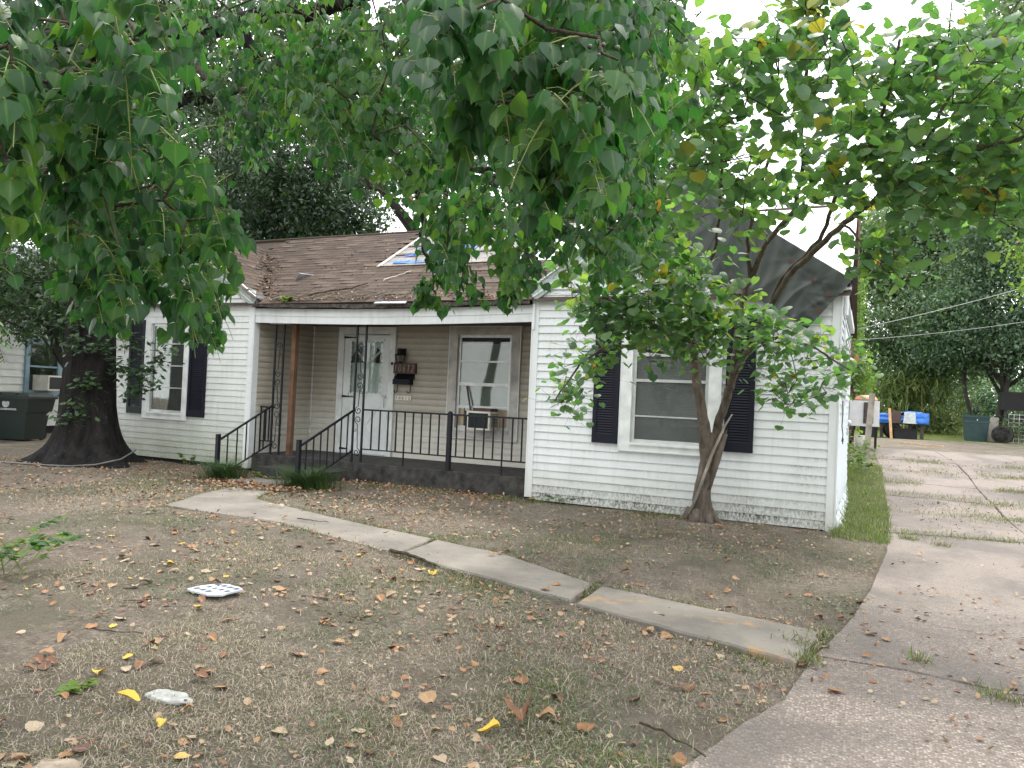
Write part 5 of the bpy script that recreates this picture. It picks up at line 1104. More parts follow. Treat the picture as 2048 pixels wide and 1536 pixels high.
REDBUD_CLUSTERS="-189,648,280 12,637,365 -19,646,389 -6,767,334 -76,579,318 -22,698,380 -165,711,283 -125,551,350 31,677,428 -151,537,357 48,744,340 122,777,336 8,628,311 -126,553,384 -77,503,374 -28,625,371 -139,553,294 57,674,299 101,706,433 -7,658,350 33,723,331 -48,648,349 -39,649,311 -226,715,260 -170,540,337 2,672,387 -146,474,337 -148,704,253 -27,644,331 55,555,362 -11,690,379 59,732,386 -45,617,376 -64,544,401 -155,635,273 -69,627,325 -158,708,267 -33,510,372 -168,729,259 -110,651,340 -103,523,316 -88,628,410 -148,683,334 86,698,411 -28,505,354 -123,583,381 -82,643,402 -149,613,378 -151,579,286 -144,544,391 -190,655,270 -17,619,400 -136,613,335 -139,657,258 -170,544,379 -107,636,367 -67,553,383 -51,564,321 -174,589,333 -71,748,319 48,621,338 -84,604,314 -31,531,348 56,588,348 79,656,356 11,662,417 -231,754,258 55,737,350 35,729,322 -156,593,395 -23,615,302 -109,596,327 -130,603,348 -49,554,387 -105,531,362 40,652,419 61,699,392 41,668,408 -119,577,360 29,664,326 -7,687,351 -50,676,327 84,671,382 -63,628,427 -180,566,275 -203,600,278 -187,657,247 -166,657,345 -25,672,352 -73,634,309 -132,535,379 114,743,404 17,684,401 93,658,326 75,792,337 -2,642,386 -35,678,369 -143,649,292 -63,547,366 -226,690,264 -140,512,335 -207,727,267 -154,552,379 -38,672,330 -94,500,343 89,734,368 -8,621,399 81,637,381 -152,767,285 -74,708,325 -93,561,363 -81,535,349 28,621,411 -105,544,308 64,606,369 -113,609,365 65,637,324 -99,536,378 -24,601,395 -156,639,352 18,671,386 81,662,417 -46,600,356 68,637,410 -182,601,276 -84,639,284 -254,643,267 -17,632,316 -58,628,369 79,710,366 -164,584,350 -18,753,330 10,661,349 -79,546,311 81,624,347 47,694,402 92,750,338 -130,601,375 46,598,352 -113,545,374 -181,599,359 -174,590,395 -92,637,398 98,756,332 17,647,320 -33,615,320 -13,655,393 1,703,333 59,663,413 7,586,314 -17,570,351 -4,640,359 -133,642,367 58,694,419 -146,646,357 7,612,369 -51,501,356 47,668,429 37,672,401 65,742,383 -128,502,380 -50,688,344 62,632,351 -73,516,377 70,614,372 7,659,365 -5,608,379 97,662,361 -18,666,339 -50,526,339 -5,609,387 39,628,331 77,748,339 -121,555,376 -93,706,331 59,677,430 18,590,337 -161,588,385 88,811,330 -96,619,292 -103,535,328 -39,586,376 76,654,408 20,649,428 58,646,423 91,627,367 -228,726,287 15,657,315 78,671,309 -166,596,344 -85,555,386 97,689,359 -150,621,321 -149,588,378 111,717,305 27,624,375 -54,677,350 -170,697,303 -25,545,387 -118,585,326 69,749,313 47,772,335 -183,638,285 19,624,387 43,540,376 -114,578,297 -192,594,384 -60,544,337 -176,579,359 -17,575,326 -72,710,344 -29,603,401 58,738,338 48,675,312 60,678,395 -183,695,303 -224,684,278 6,563,383 -86,543,341 -230,637,265 97,667,402 -106,628,305 -246,666,283 23,734,332 -174,624,297 -47,572,367 -89,597,302 -31,589,403 -101,601,341 20,606,327 -175,572,306 46,592,367 -81,520,354 -50,629,414 -157,521,304 -125,594,292 -94,608,280 -7,597,303 -86,570,304 -130,548,308 -224,707,298 -46,618,354 65,767,352 83,563,382 -16,562,370 61,763,329 -172,559,325 -191,682,271 26,690,389 -117,660,306 -172,604,323 45,630,398 -93,479,366 -122,517,319 -162,617,270 -112,641,362 -62,530,379 -42,624,296 4,696,365 -137,580,406 74,563,361 34,663,414 70,711,359 92,679,393 68,630,314 -176,740,205 -241,744,215 -229,740,207 -187,739,219 -142,751,217 -220,718,237 -232,750,191 -136,784,233 -208,784,185 -253,753,164 -172,792,189 -241,748,188 -177,750,181 -252,741,187 -196,718,202 -272,702,169 -223,729,220 -137,790,186 -152,715,228 -147,761,183 -229,687,230 -144,782,197 -198,781,196 -272,760,144 -174,776,213 -128,765,208 -233,704,218 -183,725,202 -179,750,238 -241,727,193 -204,732,243 -193,749,239 -248,717,167 -209,720,231 -197,713,215 -150,768,230 -135,793,199 -285,743,161 -148,762,238 -268,721,143 -275,735,191 -154,760,216 -285,724,133 -243,706,220 -226,762,204 -173,762,202 -123,773,195 -255,714,170 -157,768,198 -277,755,157 -243,729,177 -266,753,182 -224,710,232 -288,741,142 -289,772,123 -39,847,155 -61,841,147 -87,793,203 -73,810,153 -88,838,193 -96,779,206 -83,809,147 -78,768,213 -13,877,189 -77,822,164 -104,782,175 -103,846,167 -58,816,185 -29,828,195 -39,870,176 -69,796,188 -27,859,181 -48,869,151 -94,850,171 -22,852,167 -64,800,167 -20,830,193 -101,825,182 -76,840,142 -37,819,190 -102,793,197 -45,863,164 -91,826,156 -53,810,202 -77,795,202 15,685,264 0,717,257 5,687,259 7,709,273 14,678,272 17,737,262 -13,679,272 -9,716,285 2,713,285 -9,719,264 10,710,255 -49,571,414 -43,579,428 -44,580,419 -49,567,420 -39,575,425 -247,652,229 -145,733,236 -226,768,222 -186,714,268 -214,786,208 -137,761,200 -247,716,257 -186,688,223 -82,831,212 -155,695,240 -152,719,206 -193,792,213 -181,717,279 -186,736,202 -206,743,219 -105,819,211 -202,718,223 -85,786,221 -219,722,262 -225,677,263 -157,747,232 -100,744,213 -248,680,220 -118,723,243 -212,692,212 -64,779,210 -193,727,264 -119,728,227 -221,749,232 -198,764,236 -249,650,247 -202,773,218 -90,744,214 -145,685,262 -185,747,254 -45,829,213 -168,728,252 -252,716,223 -236,702,237 -240,727,222 -75,828,209 -99,807,202 -136,753,212 -171,758,241 -184,748,241 -155,757,225 -121,703,247 -162,746,255 -143,707,274 -175,763,232 -109,712,237 -228,697,259 -228,699,275 -151,804,209 -114,752,214 -247,712,229 -227,745,236 -248,674,238 -204,718,258 -195,680,259 -179,711,215 -160,733,263 -216,707,223 -184,669,271 -174,774,220 -185,684,245 24,677,305 36,649,326 13,655,296 70,687,298 99,705,293 15,630,333 74,688,331 40,694,303 99,653,325 81,651,306 67,658,335 89,664,312 101,702,320 47,682,322 51,645,330 65,697,333 19,695,346 78,667,326 19,638,312 71,652,305 25,631,303 103,707,300 8,634,330 48,685,349 107,719,334 8,640,304 90,728,350 61,692,316 79,653,284 25,671,338 84,692,307 80,724,297 41,643,285 14,697,336 239,816,394 134,657,339 196,671,266 160,740,445 163,711,336 181,707,309 155,654,319 132,651,378 125,737,326 211,750,389 206,690,332 174,705,313 141,659,326 102,598,370 134,640,298 176,763,424 180,686,301 202,728,347 118,663,260 161,658,371 169,760,371 203,774,382 225,813,353 181,641,308 217,729,280 185,631,257 173,711,302 192,745,412 139,624,397 176,659,400 141,701,342 125,731,438 147,689,338 228,799,335 110,660,363 134,705,429 232,737,332 109,629,313 216,752,441 165,682,280 247,783,408 129,739,415 166,616,341 207,736,415 157,689,281 170,663,390 209,730,251 108,589,363 208,724,304 183,677,302 195,673,325 196,652,242 169,664,257 222,812,420 193,761,433 194,675,350 120,591,306 135,666,377 177,664,370 217,719,365 225,797,392 186,676,317 136,595,280 175,681,376 104,612,378 215,711,319 162,614,297 133,675,339 174,720,424 191,744,353 135,663,481 -64,561,448 157,688,536 -26,678,579 -46,577,452 -39,588,472 111,671,490 31,623,514 -110,560,491 -27,686,540 -155,570,485 138,715,494 22,712,570 156,657,483 179,714,474 -143,515,482 -79,559,497 5,660,517 41,696,505 -45,622,538 -129,529,492 153,719,533 -40,618,512 -31,551,437 -68,659,504 48,647,462 -114,654,504 67,665,470 -126,610,560 -148,567,482 143,648,464 -28,644,533 47,585,495 -151,566,467 93,681,542 145,689,523 81,644,501 -104,617,511 -113,630,546 99,694,486 -82,518,419 101,711,529 -49,558,437 -96,540,485 -12,548,441 95,603,437 95,684,503 -108,650,525 -127,564,511 -113,626,549"
REDBUD_STEMS=["-177,925,-2 -174,920,35 -169,916,74 -172,902,115 -178,888,155 -181,875,189 -180,852,232 -180,841,258",
 "-180,841,258 -185,827,283 -184,794,309 -186,759,327 -179,662,358 -163,581,374",
 "-180,841,258 -164,825,282 -148,799,298 -134,739,324 -117,647,351 -100,566,390",
 "-180,852,232 -194,812,270 -213,769,280 -231,728,293 -245,689,271 -267,668,256",
 "-169,916,74 -159,914,110 -148,902,145 -139,884,173 -132,864,205 -128,843,241 -116,826,271",
 "-116,826,271 -98,790,299 -67,737,319 -56,676,342 -55,632,368 -40,572,419",
 "-116,826,271 -114,782,303 -96,724,336 -72,646,367 -73,579,392",
 "-139,884,173 -118,859,205 -98,835,240 -77,800,268 -52,767,286 -24,736,305 3,704,319 28,682,336 66,656,336 97,637,338 152,640,350",
 "-98,835,240 -84,808,267 -46,770,298 -32,721,322 -5,666,346 7,627,378 12,596,401",
 "3,704,319 36,652,349 52,626,382 73,602,401",
 "-181,875,189 -211,794,194 -238,749,195 -258,717,177 -278,698,136",
 "-118,859,205 -84,820,210 -53,801,201 -17,797,177",
 "-24,736,305 -3,713,275 17,712,255"]
# ================================================================== TREES
def bark(name, c0, c1, moss=None, sc=9):
    m, t, b = nodes(name); p = pos(t)
    st = scalev(t, p, (1, 1, .22)); f = noise(t, sc, 6, st, .7, .4)
    c = ramp(t, f, [(.3, c0), (.7, c1)])
    if moss: c = mixc(t, ramp(t, noise(t, 14, 5, p, .7), [(.62, 0), (.72, .8)]), c, moss)
    t.links.new(c, b.inputs['Base Color']); b.inputs['Roughness'].default_value = .95; b.inputs['Specular IOR Level'].default_value = .08
    bump(t, b, f, .9, .05); return m
MAT['bark_oak'] = bark('dark_oak_bark', (.005, .005, .005), (.030, .028, .027), (.08, .088, .075))
MAT['bark_red'] = bark('grey_brown_bark', (.06, .05, .042), (.19, .16, .13), (.26, .25, .22), 14)
MAT['bark_twig'] = bark('dark_twig_bark', (.03, .024, .02), (.11, .09, .07), None, 20)
MAT['bark_bg'] = plain('background_bark', (.03, .026, .022), .9, var=.4)
MAT['twig_green'] = plain('yellow_green_stem', (.16, .2, .05), .6)
MAT['leaf_tallow'] = leaf_mat('tallow_leaf', [(0, (.012, .044, .017)), (.45, (.022, .074, .024)), (.8, (.044, .115, .028)), (.93, (.13, .19, .03)), (.97, (.5, .28, .02)), (1, (.4, .1, .03))],
    [(0, (.025, .12, .025)), (.5, (.065, .24, .03)), (.85, (.22, .44, .035)), (.95, (.5, .4, .03)), (1, (.5, .12, .03))], .40, .42, .32)
MAT['leaf_redbud'] = leaf_mat('redbud_leaf', [(0, (.044, .105, .057)), (.45, (.092, .172, .095)), (.8, (.132, .220, .104)), (.94, (.17, .21, .04)), (.975, (.55, .27, .02)), (1, (.35, .12, .04))],
    [(0, (.08, .22, .05)), (.5, (.18, .42, .06)), (.85, (.40, .60, .06)), (.96, (.6, .4, .03)), (1, (.4, .12, .03))], .42, .48, .38)
MAT['leaf_oak'] = leaf_mat('oak_leaf', [(0, (.014, .036, .016)), (.5, (.030, .070, .026)), (1, (.072, .12, .036))], [(0, (.03, .08, .02)), (1, (.12, .22, .03))], .2, .5, .45, rib=False)
MAT['leaf_bg'] = leaf_mat('background_leaf', [(0, (.036, .078, .045)), (.5, (.095, .170, .090)), (1, (.21, .30, .16))], [(0, (.05, .11, .03)), (1, (.2, .32, .06))], .25, .5, .4, rib=False)
MAT['leaf_bright'] = leaf_mat('bright_leaf', [(0, (.045, .10, .022)), (.5, (.085, .165, .03)), (.95, (.15, .24, .04)), (1, (.4, .1, .05))], [(0, (.1, .25, .02)), (1, (.35, .5, .05))], .4, .5, .4, rib=False)
MAT['leaf_cane'] = leaf_mat('cane_leaf', [(0, (.06, .10, .035)), (.5, (.11, .16, .055)), (1, (.22, .27, .11))], [(0, (.1, .2, .03)), (1, (.3, .4, .08))], .3, .45, .5, rib=False)

def leaf_tpl(outline, mids, fold, curl):
    """outline: right-hand side (x,y) base->tip matching mids y positions; returns V,F,rib for a folded blade"""
    n = len(mids); V = []; rib = []
    for (ox, oy), my in zip(outline, mids):
        def zz(x, y): return -fold*abs(x)+ -curl*y*y
        V += [(-ox, oy, zz(ox, oy)), (-ox*.5, (oy+my)/2, zz(ox*.5, (oy+my)/2)-.01), (0, my, zz(0, my)), (ox*.5, (oy+my)/2, zz(ox*.5, (oy+my)/2)-.01), (ox, oy, zz(ox, oy))]; rib += [0, .25, 1, .25, 0]
    F = []
    for i in range(n-1):
        for k in range(4):
            a = i*5+k; F.append((a, a+1, a+6, a+5))
    return np.array(V), np.array(F), np.array(rib)
T_TALLOW = leaf_tpl([(.10, .0), (.40, .06), (.50, .28), (.40, .52), (.17, .74), (.05, .90), (.006, 1.06)], [.0, .14, .32, .54, .76, .91, 1.06], .22, .16)
T_REDBUD = leaf_tpl([(.06, .02), (.30, -.10), (.52, .08), (.56, .34), (.42, .64), (.18, .86), (.01, 1.02)], [.06, .10, .20, .40, .66, .86, 1.02], .18, .22)
T_FALLEN = leaf_tpl([(.05, .0), (.30, .10), (.42, .32), (.36, .58), (.16, .82), (.01, 1.0)], [.0, .14, .34, .6, .83, 1.0], .55, .5)
T_LOBED = leaf_tpl([(.03, .0), (.09, .2), (.13, .36), (.34, .50), (.15, .60), (.30, .80), (.07, .90), (.005, 1.05)], [0, .2, .36, .46, .6, .76, .9, 1.05], .1, .2)
def frames(d, nrm):
    d = d/np.linalg.norm(d, axis=1, keepdims=True); x = np.cross(d, nrm); x /= np.linalg.norm(x, axis=1, keepdims=True)+1e-9; n = np.cross(x, d)
    return np.stack([x, d, n], 2)     # columns
def leaves_V(tpl, P, Rm, S):
    V = tpl[0]; return (np.einsum('nij,vj->nvi', Rm, V)*S[:, None, None]+P[:, None, :])
def leaves_mesh(name, tpl, P, Rm, S, tone):
    V = leaves_V(tpl, P, Rm, S); n, k = V.shape[:2]; F = tpl[1][None]+(np.arange(n)*k)[:, None, None]
    F = F.reshape(-1, tpl[1].shape[1])
    return np_mesh(name, V.reshape(-1, 3), F, {'tone': np.repeat(tone, k), 'rib': np.tile(tpl[2], n)}, smooth=True)
def single_leaves(name, tpl, mat, P, Rm, S, tone, parent, count=8):
    """each leaf an object of its own; alike leaves share mesh data"""
    tones = np.quantile(tone, np.linspace(.04, .985, count)); pool = []
    for tv in tones:
        me = np_mesh(name, tpl[0], tpl[1], {'tone': np.full(len(tpl[0]), tv), 'rib': tpl[2]}, smooth=True); me.materials.append(mat); pool.append(me)
    off = wloc(parent)
    for i in range(len(P)):
        o = bpy.data.objects.new(name, pool[int(np.argmin(abs(tones-tone[i])))]); COL.objects.link(o); o.parent = parent
        mm = Matrix([[float(Rm[i][a][b_])*float(S[i]) for b_ in range(3)] for a in range(3)]).to_4x4(); mm.translation = Vector(P[i])-off; o.matrix_local = mm
def seen_size(P, S):
    d = P-np.array([0, 0, CAMZ]); z = d@np.array(CF); x = d@np.array(CR)/z*FOC; y = d@np.array(CU)/z*FOC
    return np.where((z > .3) & (abs(x) < 1040) & (abs(y) < 780), S/np.maximum(z, .3), 0)
def parse(s, k): return np.array([[float(v)/100 for v in w.split(',')] for w in s.split()]).reshape(-1, k)
def grow_tree(limbs, pts, step=.25, up=0.):
    """connect points to the limb skeleton, nearest first; returns node list, parent index"""
    nodes_ = []; par = []
    for L in limbs:
        L = [Vector(q) for q in L]; prev = -1
        if nodes_:
            d = [(n_-L[0]).length for n_ in nodes_]; j = int(np.argmin(d)); prev = j if d[j] < .6 else -1
        for i in range(len(L)):
            if i == 0:
                if prev >= 0: continue
                nodes_.append(L[0]); par.append(prev); prev = len(nodes_)-1; continue
            a = nodes_[prev] if (i == 1) else L[i-1]; k = max(1, int((L[i]-a).length/step))
            for j in range(1, k+1):
                nodes_.append(a.lerp(L[i], j/k)); par.append(prev); prev = len(nodes_)-1
    nl = len(nodes_)
    Np = np.array([tuple(n_) for n_ in nodes_]); pts = np.asarray(pts); m = len(pts)
    cost0 = np.zeros(nl); D2 = np.linalg.norm(pts[:, None]-Np[None], axis=2)
    best = D2.min(1); arg = D2.argmin(1); done = np.zeros(m, bool)
    idx = [-1]*m; allp = list(map(tuple, Np))
    for it in range(m):
        j = int(np.argmin(np.where(done, 1e9, best))); done[j] = True
        a = Vector(allp[arg[j]]); q = Vector(pts[j]); L = (q-a).length; prev = int(arg[j]); k = max(1, int(L/.3)); side = Vector(rng.normal(0, 1, 3))*L*.10
        for s_ in range(1, k+1):
            u = s_/k; w_ = a.lerp(q, u)+side*math.sin(math.pi*u)+Vector((0, 0, .06*L*math.sin(math.pi*u))); allp.append(tuple(w_)); par.append(prev); prev = len(allp)-1
            d = np.linalg.norm(pts-np.array(w_), axis=1)*1.08; upd = (d < best) & ~done; best[upd] = d[upd]; arg[upd] = prev
        idx[j] = prev
    return allp, par, idx, nl
def skeleton_mesh(mb, P, par, r_tip, power=.45, rmax=1, keep=None, n=5):
    cnt = np.ones(len(P))
    for i in range(len(P)-1, -1, -1):
        if par[i] >= 0: cnt[par[i]] += cnt[i]*.6
    rad = np.minimum(r_tip*cnt**power, rmax)
    for i in range(len(P)):
        j = par[i]
        if j < 0: continue
        if keep is not None and not keep(i): continue
        mb.tube([P[j], P[i]], [min(rad[j], rad[i]*1.25), rad[i]], n if rad[i] < .02 else 9, cap=False)
    return rad

# ---------------- Chinese tallow overhead
TW = parse(TALLOW_TWIGS, 4); LB = [parse(l, 3) for l in TALLOW_LIMBS]
tal = thing('tallow_tree', 'broad foreground tree whose drooping branches of pointed leaves fill the top of the view', 'tree', tuple(LB[0][0][:2])+(0,))
P_, par_, idx_, nl_ = grow_tree(LB, TW[:, :3])
mb = MB(); rad = skeleton_mesh(mb, P_, par_, .0028, .42, .075, keep=lambda i: i >= nl_)
mb.build('branches', MAT['bark_twig'], tal, smooth=True, kind='stuff')
for k, L in enumerate(LB):
    r0 = [.16, .095, .045, .028, .035, .03, .06, .04, .03, .02, .022][k]; m_ = len(L)
    # wobble the limb a little so it does not read as a pipe
    pts = []
    for i in range(m_-1):
        a, b_ = Vector(L[i]), Vector(L[i+1]); kk = 5
        for j in range(kk): pts.append(a.lerp(b_, j/kk)+Vector(rng.normal(0, .012, 3)))
    pts.append(Vector(L[-1])); rs = [r0*(1-(.62 if k == 0 else .88)*i/(len(pts)-1)) for i in range(len(pts))]
    if k == 0: pts[0].z = -.1; rs[0] *= 1.6; rs[1] *= 1.2
    MB().tube(pts, rs, 10).build('trunk' if k == 0 else 'limb', MAT['bark_oak'] if k < 3 else MAT['bark_twig'], tal, smooth=True)
lp, ld, ln, ls, lt = [], [], [], [], []; stems = MB()
for q, L in zip(TW[:, :3], TW[:, 3]):
    dist = np.linalg.norm(q-np.array([0, 0, CAMZ])); a = rng.uniform(0, 2*np.pi)
    d0 = np.array([math.cos(a)*.8, math.sin(a)*.8, rng.uniform(-.5, .15)]); d0 /= np.linalg.norm(d0)
    nseg = 6; pts = [q-d0*L*.35]; d = d0.copy()
    for i in range(nseg):
        d = d+np.array([0, 0, -.24]); d /= np.linalg.norm(d); pts.append(pts[-1]+d*L/nseg)
    stems.tube(pts, np.linspace(.0022, .0010, nseg+1), 4, cap=False)
    inv = rng.random() < .5; tb = rng.normal(.45, .17)
    for k in range(int(rng.integers(19, 29))):
        u = (k+rng.random())/27*nseg; i = min(int(u), nseg-1); b0 = pts[i]+(pts[i+1]-pts[i])*(u-i)
        aa = rng.uniform(0, 2*np.pi); pl = rng.uniform(.025, .055)
        pe = b0+np.array([math.cos(aa)*pl, math.sin(aa)*pl, rng.uniform(-.4, .3)*pl])
        stems.tube([b0, (b0+pe)/2+np.array([0, 0, .006]), pe], .0008, 3, cap=False)
        hd = np.array([math.cos(aa), math.sin(aa), 0]); ld.append(hd*rng.uniform(.1, .75)+np.array([0, 0, -1.])); ln.append(hd*.8+rng.normal(0, .4, 3)+np.array([0, 0, .35])); lp.append(pe)
        ls.append(rng.uniform(.034, .064)); lt.append(np.clip(tb+rng.normal(0, .14), 0, .8) if rng.random() > .0015 else rng.uniform(.95, 1))
lp, ls, lt = np.array(lp), np.array(ls), np.array(lt); RM = frames(np.array(ld), np.array(ln))
stems.build('leaf_stalks', MAT['twig_green'], tal, kind='stuff')
o_ = np.argsort(-seen_size(lp, ls)); big, sm = o_[:300], o_[300:]
single_leaves('leaf', T_TALLOW, MAT['leaf_tallow'], lp[big], RM[big], ls[big], lt[big], tal)
link('foliage', np_mesh('x', np.zeros((1, 3)), np.zeros((0, 4), int)) if False else leaves_mesh('foliage', T_TALLOW, lp[sm]-np.array(wloc(tal)), RM[sm], ls[sm], lt[sm]), MAT['leaf_tallow'], tal, 'stuff')
# seed capsules in small clusters near the front bunch
mc = MB(); near_ = [q for q in TW[:, :3] if np.linalg.norm(q-np.array([0, 0, CAMZ])) < 2.4]
for q in random.sample(near_, 26):
    for k in range(random.randint(3, 6)):
        c_ = Vector(q)+Vector(rng.normal(0, .022, 3)); r_ = random.uniform(.004, .0065); mc.lathe([(.0005, -r_), (r_*.75, -r_*.6), (r_, 0), (r_*.75, r_*.6), (.0005, r_)], c_, 7)
mc.build('seed_capsules', plain('dark_seed_capsule', (.03, .045, .02), .5, var=.7, scale=40), tal, smooth=True, kind='stuff')

# ---------------- redbud in front of the right gable
RC = parse(REDBUD_CLUSTERS, 3); RS = [parse(l, 3) for l in REDBUD_STEMS]
red = thing('redbud_tree', 'small multi stemmed tree with round leaves growing against the right front wall', 'tree', (float(RS[0][0][0]), float(RS[0][0][1]), 0))
P_, par_, idx_, nl_ = grow_tree(RS, RC)
mb = MB(); rad = skeleton_mesh(mb, P_, par_, .0030, .40, .028, keep=lambda i: i >= nl_)
mb.build('branches', MAT['bark_twig'], red, smooth=True, kind='stuff')
R0 = [(.165, .062), (.030, .011), (.028, .010), (.024, .009), (.062, .038), (.036, .010), (.026, .009), (.044, .014), (.028, .010), (.02, .008), (.026, .008), (.02, .007), (.012, .006)]
for k, L in enumerate(RS):
    pts = []; m_ = len(L)
    for i in range(m_-1):
        a, b_ = Vector(L[i]), Vector(L[i+1])
        for j in range(5): pts.append(a.lerp(b_, j/5)+Vector(rng.normal(0, .006, 3)))
    pts.append(Vector(L[-1])); r0, r1 = R0[k]; nn_ = len(pts)
    rs = [r0+(r1-r0)*(i/(nn_-1))**.7 for i in range(nn_)]
    if k == 0: rs = [np.interp(i/(nn_-1), [0, .05, .14, .3, .5, 1], [.165, .13, .10, .08, .056, .040]) for i in range(nn_)]; pts[0].z = -.08
    if k == 4: rs = [np.interp(i/(nn_-1), [0, .5, 1], [.054, .046, .034]) for i in range(nn_)]
    MB().tube(pts, rs, 12).build('trunk' if k in (0, 4) else 'limb', MAT['bark_red'], red, smooth=True)
b0 = Vector(RS[0][0])
# broken stubs and a splintered strip
def stub(p, q, r0, r1, nm='broken_stub'):
    p, q = Vector(p), Vector(q); m_ = MB().tube([p, p.lerp(q, .5)+Vector((.01, -.01, 0)), q], [r0, (r0+r1)/2, r1], 10)
    for k in range(4): m_.tube([q+Vector((random.uniform(-r1, r1), random.uniform(-r1, r1)*.5, -.03)), q+Vector((random.uniform(-r1, r1)*1.4, random.uniform(-r1, r1), random.uniform(.03, .09)))], [.012, .002], 4)
    m_.build(nm, MAT['bark_red'], red, smooth=True)
SP = [Vector(q) for q in RS[0]]; S4 = [Vector(q) for q in RS[4]]
stub(SP[1]+Vector((.04, -.02, .05)), SP[2]+Vector((.19, -.03, .32)), .058, .036)
stub(SP[1]+Vector((.01, -.05, .1)), SP[2]+Vector((.07, -.07, .32)), .045, .038)
MB().tube([SP[0]+Vector((-.10, -.12, .12)), SP[1]+Vector((-.03, -.13, 0)), SP[2]+Vector((.06, -.12, .05)), SP[2]+Vector((.20, -.08, .42)), SP[2]+Vector((.27, -.06, .55))], [.016, .018, .018, .014, .008], 6).build('split_strip', MAT['wood_grey'], red, smooth=True)
rf = MB()
for k in range(6):
    a = k*1.05+.3; rf.tube([b0+Vector((math.cos(a)*.10, math.sin(a)*.10, .16)), b0+Vector((math.cos(a)*.17, math.sin(a)*.15, .05)), b0+Vector((math.cos(a)*.27, math.sin(a)*.2, -.05))], [.06, .05, .02], 8)
rf.build('root_flare', MAT['bark_red'], red, smooth=True)
lp, ld, ln, ls, lt = [], [], [], [], []; stems = MB()
for q in RC:
    tb = np.clip(rng.normal(.45, .13)+.10*(q[0] > 1.2), 0, .85)
    for k in range(int(rng.integers(10, 16))):
        aa = rng.uniform(0, 2*np.pi); b0_ = q+rng.normal(0, .115, 3)*np.array([1, 1, .8]); pl = rng.uniform(.02, .05)
        hd = np.array([math.cos(aa), math.sin(aa), 0]); pe = b0_+hd*pl+np.array([0, 0, .01])
        stems.tube([q+(b0_-q)*.2, b0_, pe], .0012, 3, cap=False)
        lp.append(pe); ld.append(hd+np.array([0, 0, rng.uniform(-1.3, .05)])); ln.append(np.array([0, 0, 1.])+hd*.35+rng.normal(0, .32, 3))
        ls.append(rng.uniform(.065, .108) if q[2] > 2.1 else rng.uniform(.05, .09)); lt.append(np.clip(tb+rng.normal(0, .12), 0, .92) if rng.random() > .006 else rng.uniform(.96, 1))
lp, ls, lt = np.array(lp), np.array(ls), np.array(lt); RM = frames(np.array(ld), np.array(ln))
kk = lp[:, 1] < D-.14; lp, ls, lt, RM = lp[kk], ls[kk], lt[kk], RM[kk]
stems.build('leaf_stalks', MAT['bark_twig'], red, kind='stuff')
o_ = np.argsort(-seen_size(lp, ls)); big, sm = o_[:300], o_[300:]
single_leaves('leaf', T_REDBUD, MAT['leaf_redbud'], lp[big], RM[big], ls[big], lt[big], red)
link('foliage', leaves_mesh('foliage', T_REDBUD, lp[sm]-np.array(wloc(red)), RM[sm], ls[sm], lt[sm]), MAT['leaf_redbud'], red, 'stuff')

# ---------------- the big dark oak at the left
oak = thing('oak_tree', 'massive dark trunked oak with flaring roots against the left front wall', 'tree', (-11.5, 8.42, 0))
na, nz_ = 72, 60; vs_ = []
for j in range(nz_+1):
    z = -.1+6.3*(j/nz_)**1.35; bend = -.10*(z/2.7)
    rb = .40+.36*math.exp(-max(z, 0)/.24)+.12*math.exp(-max(z, 0)/.9)-.012*z
    for i in range(na):
        a = 2*math.pi*i/na
        lob = 1+(.26*math.exp(-max(z, 0)/.35))*(math.cos(a*5+.6)*.6+math.cos(a*3+1.2)*.5)
        fur = .028*(vnoise(a*9+.25*math.sin(z*3), z*1.1, 3)-.5)+.02*(vnoise(a*22, z*2.6, 5)-.5)
        r_ = rb*lob+fur; y_ = 8.42+math.sin(a)*r_*.92; y_ = min(y_, D-.04)
        vs_.append((-11.5+bend+math.cos(a)*r_, y_, z))
MB().add(vs_, [(j*na+i, j*na+(i+1) % na, (j+1)*na+(i+1) % na, (j+1)*na+i) for j in range(nz_) for i in range(na)]).build('trunk', MAT['bark_oak'], oak, smooth=True)
top = Vector((-11.9, 8.42, 5.9))
for k in range(9):
    a = k*.75; L = random.uniform(2.2, 3.8); d = Vector((math.cos(a), math.sin(a), random.uniform(.25, .9))).normalized(); pts = [top+Vector((0, 0, -.6+k*.04))]
    for j in range(6): d = (d+Vector(rng.normal(0, .16, 3))).normalized(); pts.append(pts[-1]+d*L/6)
    MB().tube(pts, np.linspace(.16, .03, 7), 8).build('limb', MAT['bark_oak'], oak, smooth=True)
